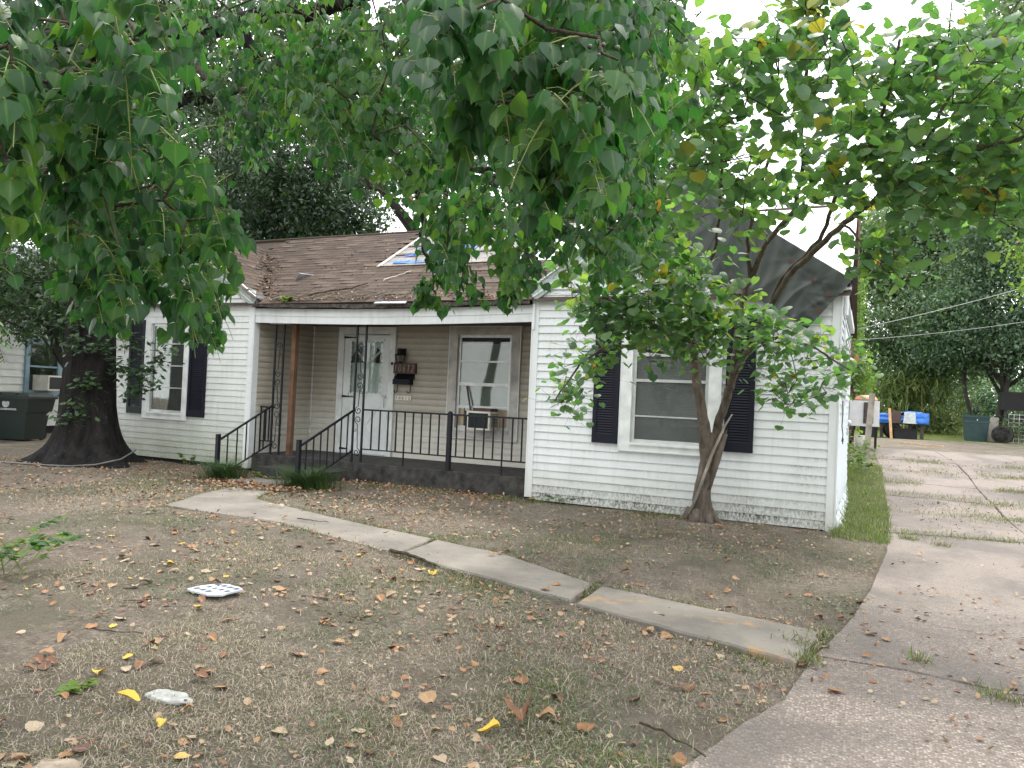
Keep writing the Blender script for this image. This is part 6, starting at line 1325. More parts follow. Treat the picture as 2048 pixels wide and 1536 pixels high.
def card_cloud(name, centers, radii, n_cl, per, size, tones, parent, mat, spread=.38, seed=1, elong=2.0, shell=.55, droop=.3):
    """crown of separate leaf blades gathered in clumps spread through ellipsoids"""
    g = np.random.default_rng(seed); cs = []
    for c_, r_, w_ in zip(centers, radii, [np.prod(r_)**.66 for r_ in radii]):
        k = int(n_cl*w_/sum(np.prod(q)**.66 for q in radii)); d = g.normal(0, 1, (k, 3)); d /= np.linalg.norm(d, axis=1, keepdims=True)
        rr = (shell+(1-shell)*g.random((k, 1)))*(.8+.4*g.random((k, 1))); cs.append(np.array(c_)+d*rr*np.array(r_))
    cs = np.concatenate(cs); tc_ = np.clip(g.normal(tones, .22, len(cs)), 0, 1); sz_ = g.uniform(.6, 1.3, len(cs))
    Pc = np.repeat(cs, per, 0)+g.normal(0, spread, (len(cs)*per, 3))*np.repeat(sz_, per)[:, None]*np.array([1, 1, .7]); tone = np.clip(np.repeat(tc_, per)+g.normal(0, .16, len(Pc)), 0, 1); n = len(Pc)
    d = g.normal(0, 1, (n, 3)); d[:, 2] -= droop; nr = g.normal(0, .7, (n, 3)); nr[:, 2] += .6; Rm = frames(d, nr); s_ = size*g.uniform(.6, 1.3, n)
    w2 = .5/elong; tp = np.array([(0, 0, 0), (w2, .45, -.03), (0, 1, -.14), (-w2, .45, -.03)])
    V = np.einsum('nij,vj->nvi', Rm, tp)*s_[:, None, None]+Pc[:, None, :]; F = np.arange(n*4).reshape(n, 4)
    return link(name, np_mesh(name, V.reshape(-1, 3)-np.array(wloc(parent)), F, {'tone': np.repeat(tone, 4)}), mat, parent, 'stuff')
card_cloud('foliage', [(-12.4, 8.6, 7.6), (-10.2, 9.6, 7.4), (-13.6, 7.4, 6.6), (-11.5, 10.6, 8.2)], [(2.8, 2.4, 1.8), (2.2, 2.2, 1.6), (2.0, 2.0, 1.4), (2.5, 2.2, 1.8)], 620, 42, .13, .4, oak, MAT['leaf_oak'], .3, 3, 2.2)
# dark sprouts on the trunk and beside the window
sp_p, sp_d, sp_n, sp_s, sp_t = [], [], [], [], []; st = MB()
SPR = [(-11.75, 7.93, 3.1, 9), (-11.35, 7.95, 2.95, 9), (-11.3, 7.95, 2.3, 10), (-11.25, 7.95, 1.9, 9), (-11.1, 8.05, 1.35, 9), (-10.95, 8.2, 1.9, 9), (-10.85, 8.45, 1.55, 13), (-10.6, 8.5, 1.2, 11), (-10.45, 8.65, 1.62, 11), (-10.2, 8.75, 1.85, 7), (-11.1, 7.95, .95, 5), (-11.3, 7.9, .78, 6), (-10.75, 8.5, 2.0, 8), (-10.5, 8.6, 1.4, 9), (-11.9, 7.9, 2.6, 8), (-12.2, 8.0, 2.2, 6), (-12.0, 7.9, 3.4, 9)]
for (x, y, z, k) in SPR:
    base = Vector((x-.25, max(y+.12, 8.0), z-.2)); st.tube([base, Vector((x-.1, y, z-.06)), Vector((x, y, z))], [.006, .004, .002], 4)
    for j in range(k*6):
        c_ = np.array([x, y, z])+rng.normal(0, .14, 3)*np.array([1, .6, .7]); a = rng.uniform(0, 2*np.pi); hd = np.array([math.cos(a), math.sin(a), rng.uniform(-.6, .3)])
        sp_p.append(c_); sp_d.append(hd); sp_n.append(np.array([0, -.3, 1.])+rng.normal(0, .4, 3)); sp_s.append(rng.uniform(.08, .14)); sp_t.append(np.clip(rng.normal(.45, .2), 0, 1))
sp_p = np.array(sp_p)
st.build('sprout_stem', MAT['bark_bg'], oak)
link('sprout_leaves', leaves_mesh('sprout_leaves', T_LOBED, sp_p-np.array(wloc(oak)), frames(np.array(sp_d), np.array(sp_n)), np.array(sp_s), np.array(sp_t)), MAT['leaf_oak'], oak, 'stuff')

def tree(name, label, base, h, crowns, n_cl, per, size, tone, mat, r=.2, group=None, seed=1, forks=4, lean=(0, 0), elong=2.0, spread=.38, cat='tree', shell=.55):
    t_ = thing(name, label, cat, base, group); b_ = Vector(base); g = random.Random(seed)
    tp = b_+Vector((lean[0], lean[1], h))
    pts = [b_-Vector((0, 0, .2))]+[b_.lerp(tp, k/5)+Vector((g.gauss(0, .06), g.gauss(0, .06), 0)) for k in range(1, 6)]
    MB().tube(pts, [r*1.35]+[r*(1-.09*k) for k in range(1, 6)], 10).build('trunk', MAT['bark_bg'], t_, smooth=True)
    lm = MB()
    for c_, r_ in crowns:
        for k in range(forks):
            e = Vector(c_)+Vector((g.uniform(-.6, .6)*r_[0], g.uniform(-.6, .6)*r_[1], g.uniform(-.3, .6)*r_[2])); st_ = b_.lerp(tp, g.uniform(.45, .95)); md = st_.lerp(e, .5)+Vector((g.gauss(0, .3), g.gauss(0, .3), .3))
            lm.tube([st_, md, e], [r*.5, r*.3, r*.08], 7)
    lm.build('limbs', MAT['bark_bg'], t_, smooth=True)
    card_cloud('foliage', [c[0] for c in crowns], [c[1] for c in crowns], n_cl, per, size, tone, t_, mat, spread, seed, elong, shell)
    return t_
GB = 'trees rising behind the house'
tree('live_oak', 'dark fine leaved oak hanging over the roof left of the white sky gap', (-13.6, 17.0, 0), 6.5, [((-13.9, 15.6, 7.2), (2.3, 2.2, 2.2)), ((-12.9, 14.2, 5.5), (1.15, 1.1, 1.7)), ((-11.6, 14.2, 5.6), (.95, .95, 1.7)), ((-10.9, 14.4, 4.95), (.7, .7, .9)), ((-14.6, 15, 5.0), (1.6, 1.5, 1.2))], 700, 60, .12, .22, MAT['leaf_oak'], .3, GB, 21, spread=.22)
tree('live_oak', 'tall dark oak behind the roof nearest the big oak trunk', (-19.5, 18.5, 0), 7, [((-19.5, 17.8, 8.2), (3.2, 3, 2.6)), ((-21.5, 17, 6.0), (2.3, 2.2, 2.0)), ((-17.2, 18.5, 6.2), (2.0, 2.0, 1.8))], 620, 55, .17, .35, MAT['leaf_oak'], .3, GB, 22)
tree('live_oak', 'dark oak rising behind the stripped patch of the roof', (-8.2, 23.5, 0), 6, [((-8.5, 22.5, 8.4), (3.3, 2.8, 2.6)), ((-6.0, 23, 7.2), (2.6, 2.4, 2.0)), ((-8.0, 22, 12), (3, 2.8, 2.0))], 650, 55, .17, .25, MAT['leaf_oak'], .3, GB, 23)
tree('shade_tree', 'loose green tree far behind the house ridge', (-15.5, 26, 0), 8, [((-14.8, 25.5, 12.2), (4.5, 3.5, 3.2)), ((-18.5, 25, 11.0), (3, 3, 2.6))], 420, 45, .2, .5, MAT['leaf_bg'], .3, GB, 24, shell=.3)
# small understorey tree at the far left, with a compound leaved branch
und = tree('understorey_tree', 'shadowy small tree with feathery leaves left of the big oak trunk', (-13.5, 9.95, 0), 2.6, [((-14.9, 9.2, 3.0), (1.1, .8, .75)), ((-14.0, 9.0, 2.75), (.9, .7, .8)), ((-15.7, 9.4, 3.4), (1, .8, .7)), ((-13.6, 9.4, 3.5), (.8, .7, .7))], 240, 40, .13, .3, MAT['leaf_oak'], .06, None, 31, spread=.22, elong=2.6, lean=(-.8, -.4))
cp_, cd_, cn_, cs_, ct_ = [], [], [], [], []; st = MB()
for k in range(22):
    b0 = np.array([-10.9+rng.uniform(-.45, .55), 6.1+rng.uniform(-.4, .4), 1.95+rng.uniform(-.22, .35)]); a = rng.uniform(0, 2*np.pi); d = np.array([math.cos(a), math.sin(a)*.6, -.55]); L = rng.uniform(.25, .42); st.tube([b0, b0+d*L*.5, b0+d*L+np.array([0, 0, -.05])], .003, 4)
    side = np.cross(d, [0, 0, 1]); side /= np.linalg.norm(side)
    for j in range(5):
        for sg in (-1, 1):
            cp_.append(b0+d*L*(.25+.18*j)); cd_.append(side*sg+d*.6+np.array([0, 0, -.35])); cn_.append(np.array([0, 0, 1.])+rng.normal(0, .2, 3)); cs_.append(rng.uniform(.09, .13)); ct_.append(np.clip(rng.normal(.55, .15), 0, 1))
T_SLIM = leaf_tpl([(.03, 0), (.16, .2), (.19, .45), (.12, .75), (.005, 1)], [0, .22, .46, .75, 1], .15, .2)
st.tube([(-11.0, 6.1, 1.9), (-12.2, 6.9, 2.4), (-14.4, 9.3, 2.2)], [.006, .012, .02], 6)
st.build('long_branch', MAT['bark_bg'], und)
link('feather_leaves', leaves_mesh('feather_leaves', T_SLIM, np.array(cp_)-np.array(wloc(und)), frames(np.array(cd_), np.array(cn_)), np.array(cs_), np.array(ct_)), MAT['leaf_bg'], und, 'stuff')
# street trees across the road behind the viewpoint (seen in the window panes, and shading the front yard)
GS = 'street trees behind the viewpoint'
tree('street_tree', 'tall leafy street tree behind the viewpoint on the left', (-9, -9, 0), 5, [((-9, -9, 8), (4.2, 4, 3.2)), ((-12, -8, 6.5), (3, 3, 2.4)), ((-6, -8, 6.2), (2.6, 2.6, 2.2))], 500, 40, .3, .4, MAT['leaf_oak'], .3, GS, 81)
0 and tree('street_tree', 'tall leafy street tree behind the viewpoint in the middle', (-1.5, -13, 0), 5, [((-1.5, -13, 8.5), (4.5, 4, 3.4)), ((1.5, -12, 6.4), (2.8, 2.6, 2.2)), ((-4.5, -13, 6), (3, 2.6, 2.4))], 500, 40, .3, .4, MAT['leaf_oak'], .32, GS, 82)
tree('street_tree', 'tall leafy street tree behind the viewpoint on the right', (8, -10, 0), 5, [((8, -10, 8.2), (4.2, 4, 3.4)), ((5, -10, 6.2), (2.8, 2.6, 2.2))], 420, 40, .3, .4, MAT['leaf_oak'], .3, GS, 83)
tree('street_tree', 'wide street tree far left of the viewpoint', (-19, -6, 0), 5, [((-19, -5, 7.5), (4.6, 4, 3.6)), ((-16, -4, 6), (3, 3, 2.4))], 420, 40, .3, .4, MAT['leaf_oak'], .3, GS, 84)
# right hand background
GR = 'trees behind the drive'
g5 = .5
tree('broadleaf_tree', 'large dusty green tree just right of the vine covered pole', (2.2, 40, g5), 5, [((1.0, 40.5, 6.0), (2.6, 2.6, 3.2)), ((.2, 41, 9.4), (2.4, 2.2, 2.2)), ((3.0, 40.5, 8.6), (2.6, 2.2, 2.4)), ((3.0, 40, 4.6), (2.3, 2.2, 2.0)), ((2.4, 43, 11.0), (2.4, 2.0, 2.4)), ((4.8, 43, 10.6), (2.6, 2.0, 2.6))], 1400, 60, .2, .75, MAT['leaf_bg'], .25, GR, 41)
tree('broadleaf_tree', 'dark tree leaning over the green dustbin', (4.6, 35.6, g5), 3.6, [((4.7, 35.0, 5.6), (2.3, 2.0, 2.0)), ((6.5, 36, 4.4), (2.2, 2, 1.8)), ((3.2, 36.2, 4.4), (1.5, 1.4, 1.0)), ((5.0, 35.5, 8.4), (2.6, 2.2, 2.2)), ((7.0, 36, 8.5), (2.4, 2.2, 2.2))], 900, 50, .17, .3, MAT['leaf_bg'], .17, GR, 42, lean=(.5, 0))
tree('broadleaf_tree', 'thin forked tree beside the dark leaning tree', (3.9, 36.5, g5), 3.2, [((3.2, 37, 5.6), (1.7, 1.6, 1.6))], 240, 45, .17, .4, MAT['leaf_bg'], .10, GR, 43, lean=(-.4, 0))
tree('tallow_tree', 'bright yellow green tree reaching in at the right edge', (6.6, 17.5, .35), 5.0, [((3.3, 17.4, 4.75), (.95, .95, .75)), ((4.4, 17.4, 5.4), (1.0, 1, .9)), ((5.6, 17.4, 6.0), (1.4, 1.3, 1.3)), ((3.1, 17.3, 3.95), (.5, .5, .42))], 330, 36, .085, .5, MAT['leaf_bright'], .14, None, 44, spread=.2, elong=1.3)
tree('tall_tree', 'tall pale tree against the white sky in the upper right corner', (7.5, 36, g5), 12, [((4.7, 35, 15.2), (2.4, 2.2, 3.0)), ((6.5, 36, 11.5), (2.6, 2.4, 2.6)), ((6.8, 36, 18), (3, 2.5, 3))], 700, 45, .22, .85, MAT['leaf_bg'], .3, GR, 45)
# cane clump
cn = thing('cane_clump', 'arching clump of long bladed cane behind the blue tarp table', 'plant', (2.1, 39.5, g5))
vs_, fs_, tn = [], [], []
for k in range(900):
    a = rng.uniform(0, 2*np.pi); L = rng.uniform(1.0, 2.2); b0 = np.array([1.6+rng.normal(0, .95), 39+rng.normal(0, .8), g5+rng.uniform(.3, 2.4)]); d = np.array([math.cos(a)*.6, math.sin(a)*.6, 1.0]); w_ = rng.uniform(.025, .05); sd = np.array([-math.sin(a), math.cos(a), 0])*w_; q = b0; tv = np.clip(rng.normal(.65, .25), 0, 1); base = len(vs_)
    for j in range(6):
        ww = sd*(1-abs(j-1.5)/4.6); vs_ += [q-ww, q+ww]; tn += [tv, tv]
        if j: fs_.append((base+2*j-2, base+2*j-1, base+2*j+1, base+2*j))
        d = d/np.linalg.norm(d); q = q+d*L/5; d = d+np.array([math.cos(a)*.25, math.sin(a)*.25, -.42])
link('foliage', np_mesh('foliage', np.array(vs_)-np.array([2.1, 39.5, g5]), np.array(fs_), {'tone': np.array(tn)}), MAT['leaf_cane'], cn, 'stuff')
st = MB()
for k in range(40): x, y = 1.6+rng.normal(0, .8), 39+rng.normal(0, .6); st.tube([(x, y, g5), (x+rng.normal(0, .2), y, g5+2.2)], [.03, .015], 5)
st.build('stems', MAT['leaf_cane'] if False else plain('cane_stem', (.16, .17, .07), .7), cn, kind='stuff')
# hedge and far woods closing the view
hz_ = thing('hedge', 'unclipped dark hedge closing the back lawn', 'hedge', (3, 66, g5))
card_cloud('foliage', [(x, 66+math.sin(x)*1.5, 2.2) for x in np.arange(-6, 22, 2.5)], [(2.2, 1.4, 2.0)]*12, 900, 40, .26, .3, hz_, MAT['leaf_bg'], .4, 51)
bush = thing('shrub', 'pale dry shrub left of the green dustbin', 'shrub', (3.0, 38.0, g5)); card_cloud('foliage', [(3.0, 38, 1.0)], [(.75, .6, .5)], 60, 40, .14, .8, bush, MAT['leaf_cane'], .2, 52)
card_cloud('distant_woods', [(x, 92+5*math.sin(x*.7), 5.0+1.4*math.sin(x*1.3)) for x in np.arange(-75, 60, 5.5)], [(4.2, 3, 4.6)]*25, 1500, 26, .8, .4, None, MAT['leaf_bg'], .8, 53)
# ================================================================== BACK YARD
# rear metal shed, its air conditioner, vine covered pole
MAT['shed'] = plain('pale_blue_metal', (.62, .68, .74), .45, .1, var=.06, scale=2)
sh = thing('metal_shed', 'low pale metal shed behind the house carrying the large air conditioner', 'shed', (-1.7, 19, .3))
MB().box(-3.0, -.46, 18.0, 25.0, 0, 2.5).build('wall', MAT['shed'], sh)
pn = MB()
for k in range(11):
    x = -3.0+k*.231; MB().box(x+.004, x+.227, 17.985, 17.998, .05, 2.45).build('panel', MAT['shed'], sh)
for k in range(30):
    y = 18.02+k*.231; 
    MB().box(-.459, -.445, y+.004, y+.227, .05, 2.45).build('panel', MAT['shed'], sh)
MB().add([(-3.1, 17.85, 2.5), (-.35, 17.85, 2.5), (-.35, 25.1, 2.9), (-3.1, 25.1, 2.9), (-3.1, 17.85, 2.55), (-.35, 17.85, 2.55), (-.35, 25.1, 2.95), (-3.1, 25.1, 2.95)], [(0, 1, 2, 3), (4, 7, 6, 5), (0, 4, 5, 1), (1, 5, 6, 2), (0, 3, 7, 4)]).build('roof', MAT['shed'], sh)
t_ = thing('utility_pole', 'thin reddish brown pole wrapped in vines at the rear corner of the house', 'pole', (-.40, 22.6, .4))
MB().tube([(-.40, 22.6, .3), (-.42, 22.6, 6.6)], [.09, .075], 10).build('pole', plain('red_brown_pole', (.12, .06, .045), .9, var=.4, scale=12), t_)
vp = rng.normal(0, 1, (1100, 3)); vz = rng.uniform(1.9, 5.0, 1100); P = np.stack([-.32+vp[:, 0]*.08+.08*(vz < 3.2), 22.5+vp[:, 1]*.09, vz], 1)
P2 = rng.normal(0, 1, (500, 3)); P = np.concatenate([P, np.stack([-.10+P2[:, 0]*.14, 22.4+P2[:, 1]*.12, 2.3+P2[:, 2]*.38], 1)]); n = len(P)
dd = rng.normal(0, .6, (n, 3)); dd[:, 2] -= .8; nn_ = rng.normal(0, .5, (n, 3)); nn_[:, 1] -= 1
tp = (np.array([(0,0,0),(.35,.4,-.03),(0,1,-.1),(-.35,.4,-.03)]), np.array([(0,1,2,3)]), np.zeros(4))
link('vine', leaves_mesh('vine', tp, P-np.array([-.40, 22.6, .4]), frames(dd, nn_), rng.uniform(.05, .1, n), np.clip(rng.normal(.45, .25, n), 0, .9)), MAT['leaf_bright'], t_, 'stuff')
ax = (-.43, .27, 21.45, 22.2, 1.05, 1.70)
t_ = thing('large_air_conditioner', 'big boxy white air conditioner standing out from the shed wall under an orange bowl', 'air conditioner', (-.1, 21.8, 1.05))
MB().box(*ax).build('case', plain('white_enamel', (.48, .475, .46), .5, var=.06), t_)
m_ = MB().box(-.10, .13, 21.42, 21.449, 1.12, 1.66)
for k in range(16): m_.box(-.095, .125, 21.405, 21.42, 1.13+k*.0335, 1.148+k*.0335)
m_.build('louvre', plain('rusty_louvre', (.07, .05, .045), .8, var=.5, scale=20), t_)
MB().beam((-.42, 21.6, .35), (-.30, 21.6, 1.05), .06, .06).beam((.2, 22.0, .4), (.2, 22.0, 1.05), .06, .06).build('stand', MAT['iron'], t_)
t_ = thing('orange_bowl', 'orange plastic bowl turned over on the large white air conditioner', 'bowl', (-.05, 21.7, 1.7))
MB().lathe([(.27, 0), (.275, .03), (.23, .09), (.12, .13), (.001, .135)], (-.05, 21.72, 1.715), 24).build('bowl', plain('salmon_orange_plastic', (.62, .25, .13), .5, var=.1), t_, smooth=True)
t_ = thing('white_bucket', 'white bucket on the ground beneath the large air conditioner', 'bucket', (-.15, 21.4, .45))
MB().lathe([(.001, 0), (.13, 0), (.16, .36), (.165, .37), (.15, .37), (.12, .02), (.001, .02)], (-.12, 21.4, float(gh(-.12, 21.4))), 18).build('bucket', MAT['ac_white'], t_, smooth=True)
t_ = thing('weathered_post', 'leaning weathered grey fence post beside the drive', 'post', (.0, 17.1, .12))
MB().beam((-.04, 17.1, -.1), (.07, 17.05, 1.78), .115, .095, up=(0, 1, 0)).build('timber', MAT['wood_grey'], t_)
# weeds and vines at the wall and post
def weed(name, label, c, n, rad, size, hgt, mat, tone, cat='plant', seed=1, tpl=T_TALLOW):
    t_ = thing(name, label, cat, (c[0], c[1], float(gh(c[0], c[1])))); g = np.random.default_rng(seed); st = MB(); P, d, nr, s_ = [], [], [], []
    z0 = float(gh(c[0], c[1]))
    for k in range(max(2, n//9)):
        b0 = np.array([c[0]+g.normal(0, rad*.4), c[1]+g.normal(0, rad*.4), z0]); a = g.uniform(0, 6.28); tip = b0+np.array([math.cos(a)*rad, math.sin(a)*rad, hgt*g.uniform(.5, 1)]); md = (b0+tip)/2+np.array([0, 0, hgt*.25]); st.tube([b0, md, tip], [.004, .003, .001], 4)
        for j in range(9):
            u = g.uniform(.3, 1); q = (1-u)**2*b0+2*u*(1-u)*md+u*u*tip; aa = g.uniform(0, 6.28); hd = np.array([math.cos(aa), math.sin(aa), g.uniform(-.4, .5)]); P.append(q); d.append(hd); nr.append(np.array([0, 0, 1.])+g.normal(0, .3, 3)); s_.append(size*g.uniform(.6, 1.25))
    P = np.array(P); st.build('stem', MAT['twig_green'], t_)
    link('leaves', leaves_mesh('leaves', tpl, P-np.array(wloc(t_)), frames(np.array(d), np.array(nr)), np.array(s_), np.clip(np.random.default_rng(seed+9).normal(tone, .15, len(P)), 0, .9)), mat, t_, 'stuff')
weed('climbing_weed', 'tangle of green weeds climbing at the foot of the weathered post', (-.12, 16.4), 200, .2, .075, .85, MAT['leaf_bright'], .5, seed=61)
weed('climbing_weed', 'bushy green weed against the rear end of the side wall', (-.16, 15.2), 160, .2, .07, .7, MAT['leaf_bright'], .4, seed=62)
weed('ivy_sprig', 'bright green ivy sprig on bare soil at the lower left', (-3.12, 2.10), 26, .13, .055, .06, MAT['leaf_bright'], .8, seed=63)
weed('sapling', 'leafy sapling shoot leaning in from the left edge over the lawn', (-5.22, 3.28), 100, .42, .08, .42, MAT['leaf_tallow'], .7, seed=64)
weed('wall_weed', 'low creeping weed at the left corner of the right front wall', (-3.85, 9.36), 90, .3, .045, .14, MAT['leaf_tallow'], .4, seed=65)
weed('wall_weed', 'small weed under the mossy left front wall', (-10.1, 9.2), 20, .12, .07, .25, MAT['leaf_bright'], .4, seed=66)
weed('seedling', 'tiny bright seedlings sprouting at the foot of the concrete step', (-8.0, 8.88), 27, .35, .05, .1, MAT['leaf_bright'], .6, seed=67)
weed('seedling', 'pale green weed growing by the roots of the big oak', (-13.1, 9.3), 40, .2, .07, .35, MAT['leaf_bright'], .6, seed=68)
weed('roof_seedling', 'small green seedling rooted in the gutter end beside the left gable', (-8.35, 9.42), 9, .06, .08, .1, MAT['leaf_bright'], .6, seed=69)
rs_ = [o for o in bpy.data.objects if o.name.startswith('roof_seedling')][0]; rs_.location.z = 2.72
# wires
def wire(name, label, a, b_, sag_, r=.012):
    a, b_ = Vector(a), Vector(b_); t_ = thing(name, label, 'cable', tuple(a), 'overhead service cables')
    MB().tube([a.lerp(b_, k/24)-Vector((0, 0, sag_*4*(k/24)*(1-k/24))) for k in range(25)], r, 6).build('cable', plain('grey_cable', (.24, .25, .25), .5), t_, smooth=True)
wire('overhead_cable', 'upper pale overhead cable sweeping from the vine pole to the right', (-.3, 20.7, 3.45), (9.5, 25.5, 7.3), .25, .008)
wire('overhead_cable', 'lower thin overhead cable sweeping from the vine pole to the right', (-.3, 20.7, 3.18), (9.5, 25.5, 5.6), .30, .006)
# table with blue tarp and the clutter under it
gz = .5
tb = thing('work_table', 'dark wooden table carrying a blue tarp bundle at the end of the drive', 'table', (.9, 32.7, gz))
MB().box(-.3, 2.1, 32.3, 33.4, 1.03, 1.12).build('top', plain('dark_table_wood', (.05, .04, .033), .85, var=.4), tb)
for x in (-.2, .5, 1.45, 1.85): MB().box(x-.06, x+.06, 32.35, 32.47, gz-.05, 1.03).build('leg', plain('leg_wood', (.06, .048, .04), .9), tb)
def lump(name, label, cat, x0, x1, y0, y1, z0, z1, mat, seed, am=.05):
    t_ = thing(name, label, cat, ((x0+x1)/2, (y0+y1)/2, z0)); bm = bmesh.new(); bmesh.ops.create_cube(bm, size=1); bmesh.ops.subdivide_edges(bm, edges=bm.edges, cuts=7, use_grid_fill=True)
    for v in bm.verts:
        q = v.co.copy(); v.co = Vector((q.x*(x1-x0), q.y*(y1-y0), (q.z+.5)*(z1-z0))); f_ = vnoise(q.x*5+seed, q.z*4+q.y*3, seed)-.5; f2 = vnoise(q.x*14+seed, q.y*9, seed+3)-.5
        v.co += Vector((f2*am, -abs(f_)*am*1.5, (f_*am*2.2 if q.z > .3 else 0)))
    me = bpy.data.meshes.new('cover'); bm.to_mesh(me); bm.free(); me.polygons.foreach_set('use_smooth', [True]*len(me.polygons)); link('cover', me, mat, t_)
lump('blue_tarp_bundle', 'crumpled blue tarp covering things on the work table', 'tarp', -.25, 2.05, 32.25, 33.2, 1.06, 1.40, MAT['bluetarp'], 3, .16)
MAT['zinc'] = plain('dull_zinc', (.30, .33, .33), .6, .2, var=.25, scale=9)
t_ = thing('metal_bucket', 'dented grey metal bucket upside down on the table edge before the blue tarp', 'bucket', (1.48, 32.2, 1.06))
MB().lathe([(.24, 0), (.245, .03), (.215, .035), (.19, .40), (.17, .42), (.001, .42)], (1.42, 32.05, 1.07), 22).build('bucket', MAT['zinc'], t_, smooth=True)
MB().box(1.2, 1.9, 31.9, 32.3, 1.035, 1.068).build('shelf_board', MAT['wood_grey'], t_) if False else None
t_ = thing('board_scrap', 'dark brown board standing on edge against the blue tarp', 'board', (.95, 32.2, 1.12))
MB().obox((.97, 32.15, 1.30), (.16, 0, 0), (0, .02, 0), (0, .02, .23)).build('board', MAT['sign_brown'], t_)
t_ = thing('board_pile', 'flat dark boards and lids lying over the blue tarp', 'boards', (.9, 32.7, 1.42))
for k in range(3): MB().obox((.5+.55*k, 32.6, 1.43+.025*k), (.42, .05*k, 0), (0, .3, 0), (0, 0, .014)).build('board', MAT['concrete_dark'], t_)
t_ = thing('lumber_stake', 'fresh tan lumber stake standing upright in front of the work table', 'stake', (.86, 31.6, gz))
MB().beam((.82, 31.6, gz-.05), (.72, 31.6, gz+1.12), .09, .05, up=(0, 1, 0)).build('stake', MAT['wood_new'], t_)
t_ = thing('wire_crate', 'pale blue wire crate at the left end of the work table', 'crate', (.1, 32.1, 1.1))
for z in (1.1, 1.2, 1.3, 1.4): MB().box(-.2, .35, 32.1, 32.115, z, z+.015).build('wire', MAT['alu'], t_)
for x in (-.2, -.06, .08, .22, .335): MB().box(x, x+.015, 32.09, 32.1, 1.08, 1.42).build('wire', MAT['alu'], t_)
for (nm, lb, ct, x, y, w_, h) in (('storage_box', 'low dark bin under the right half of the work table', 'box', 1.3, 32.2, .38, .34), ('storage_box', 'dark crate under the left half of the work table', 'box', .05, 32.1, .3, .36)):
    t_ = thing(nm, lb, ct, (x, y, gz)); MB().box(x-w_, x+w_, y-.25, y+.25, gz, gz+h).box(x-w_-.02, x+w_+.02, y-.27, y+.27, gz+h+.002, gz+h+.04).build('box', MAT['black'], t_)
t_ = thing('old_tyre', 'old black tyre leaning beneath the work table', 'tyre', (.85, 32.3, gz))
MB().lathe([(.2, -.09), (.3, -.1), (.33, 0), (.3, .1), (.2, .09)], (.85, 32.35, gz+.31), 24, axis=(.2, 1, .1)).build('tyre', MAT['black'], t_, smooth=True)
# dustbin, barrel, slab of wood, cage, dark canopy box
MAT['dustbin'] = plain('dark_teal_plastic', (.012, .04, .040), .5, var=.2)
t_ = thing('dustbin', 'tall dark green plastic dustbin under the trees at the end of the drive', 'dustbin', (3.75, 34.2, gz))
def sqz(w0, w1, z0, z1, cx, cy): 
    return [(cx-w0, cy-w0, z0), (cx+w0, cy-w0, z0), (cx+w0, cy+w0, z0), (cx-w0, cy+w0, z0), (cx-w1, cy-w1, z1), (cx+w1, cy-w1, z1), (cx+w1, cy+w1, z1), (cx-w1, cy+w1, z1)]
BF = [(0, 3, 2, 1), (4, 5, 6, 7), (0, 1, 5, 4), (1, 2, 6, 5), (2, 3, 7, 6), (3, 0, 4, 7)]
MB().add(sqz(.34, .40, gz, gz+.72, 3.77, 34.2), BF).add(sqz(.42, .42, gz+.72, gz+.78, 3.77, 34.2), BF).add(sqz(.40, .42, gz+.78, gz+.92, 3.77, 34.2), BF).build('body', MAT['dustbin'], t_)
MB().add(sqz(.44, .44, gz+.921, gz+.95, 3.77, 34.2), BF).add(sqz(.42, .30, gz+.95, gz+1.0, 3.77, 34.2), BF).build('lid', MAT['dustbin'], t_)
MB().box(3.76, 3.79, 33.77, 33.785, gz+.80, gz+.85).build('latch', MAT['ac_white'], t_)
t_ = thing('plastic_barrel', 'black barrel tipped on its side beside the dustbin', 'barrel', (4.5, 33.6, gz))
MB().lathe([(.30, 0), (.325, .02), (.315, .05), (.34, .35), (.34, .6), (.30, .85), (.001, .86), (.28, .8), (.31, .4), (.29, .05), (.30, 0)], (4.5, 33.3, gz+.32), 28, axis=(.25, 1, 0)).build('drum', MAT['black'], t_, smooth=True); MB().lathe([(.292, 0), (.335, 0), (.34, .03), (.292, .03), (.292, 0)], Vector((4.5, 33.3, gz+.32))-Vector((.25, 1, 0)).normalized()*.012, 28, axis=(.25, 1, 0)).build('rim', MAT['concrete_dark'], t_, smooth=True)
t_ = thing('plank', 'pale plank leaning behind the tipped barrel', 'plank', (4.4, 34.6, gz))
MB().beam((4.35, 34.5, gz), (4.45, 34.75, gz+.95), .3, .04, up=(0, 1, .3)).build('plank', MAT['wood_grey'], t_)
t_ = thing('wire_cage', 'grey wire mesh cage overgrown with leaves at the right edge', 'cage', (5.3, 34.5, gz))
for k in range(10): MB().box(4.8+k*.17, 4.815+k*.17, 34.0, 34.015, gz, gz+1.1).build('wire', MAT['alu'], t_)
for k in range(8): MB().box(4.8, 6.35, 33.985, 34.0, gz+.02+k*.15, gz+.035+k*.15).build('wire', MAT['alu'], t_)
MB().box(4.8, 6.4, 34.9, 35.0, gz, gz+1.1).build('back_board', MAT['concrete_dark'], t_)
weed('cage_vine', 'leafy vine scrambling over the wire cage', (5.2, 33.9), 260, .5, .11, 1.2, MAT['leaf_bg'], .5, seed=71)
t_ = thing('dark_shelter', 'low black roofed shelter above the wire cage', 'shelter', (5.6, 35, gz))
MB().box(4.7, 6.6, 34.6, 36, gz+1.25, gz+1.95).build('roof_box', MAT['dark'], t_); 
for x in (4.75, 6.5): MB().box(x, x+.08, 34.65, 34.73, gz, gz+1.25).build('post', MAT['bark_bg'], t_)
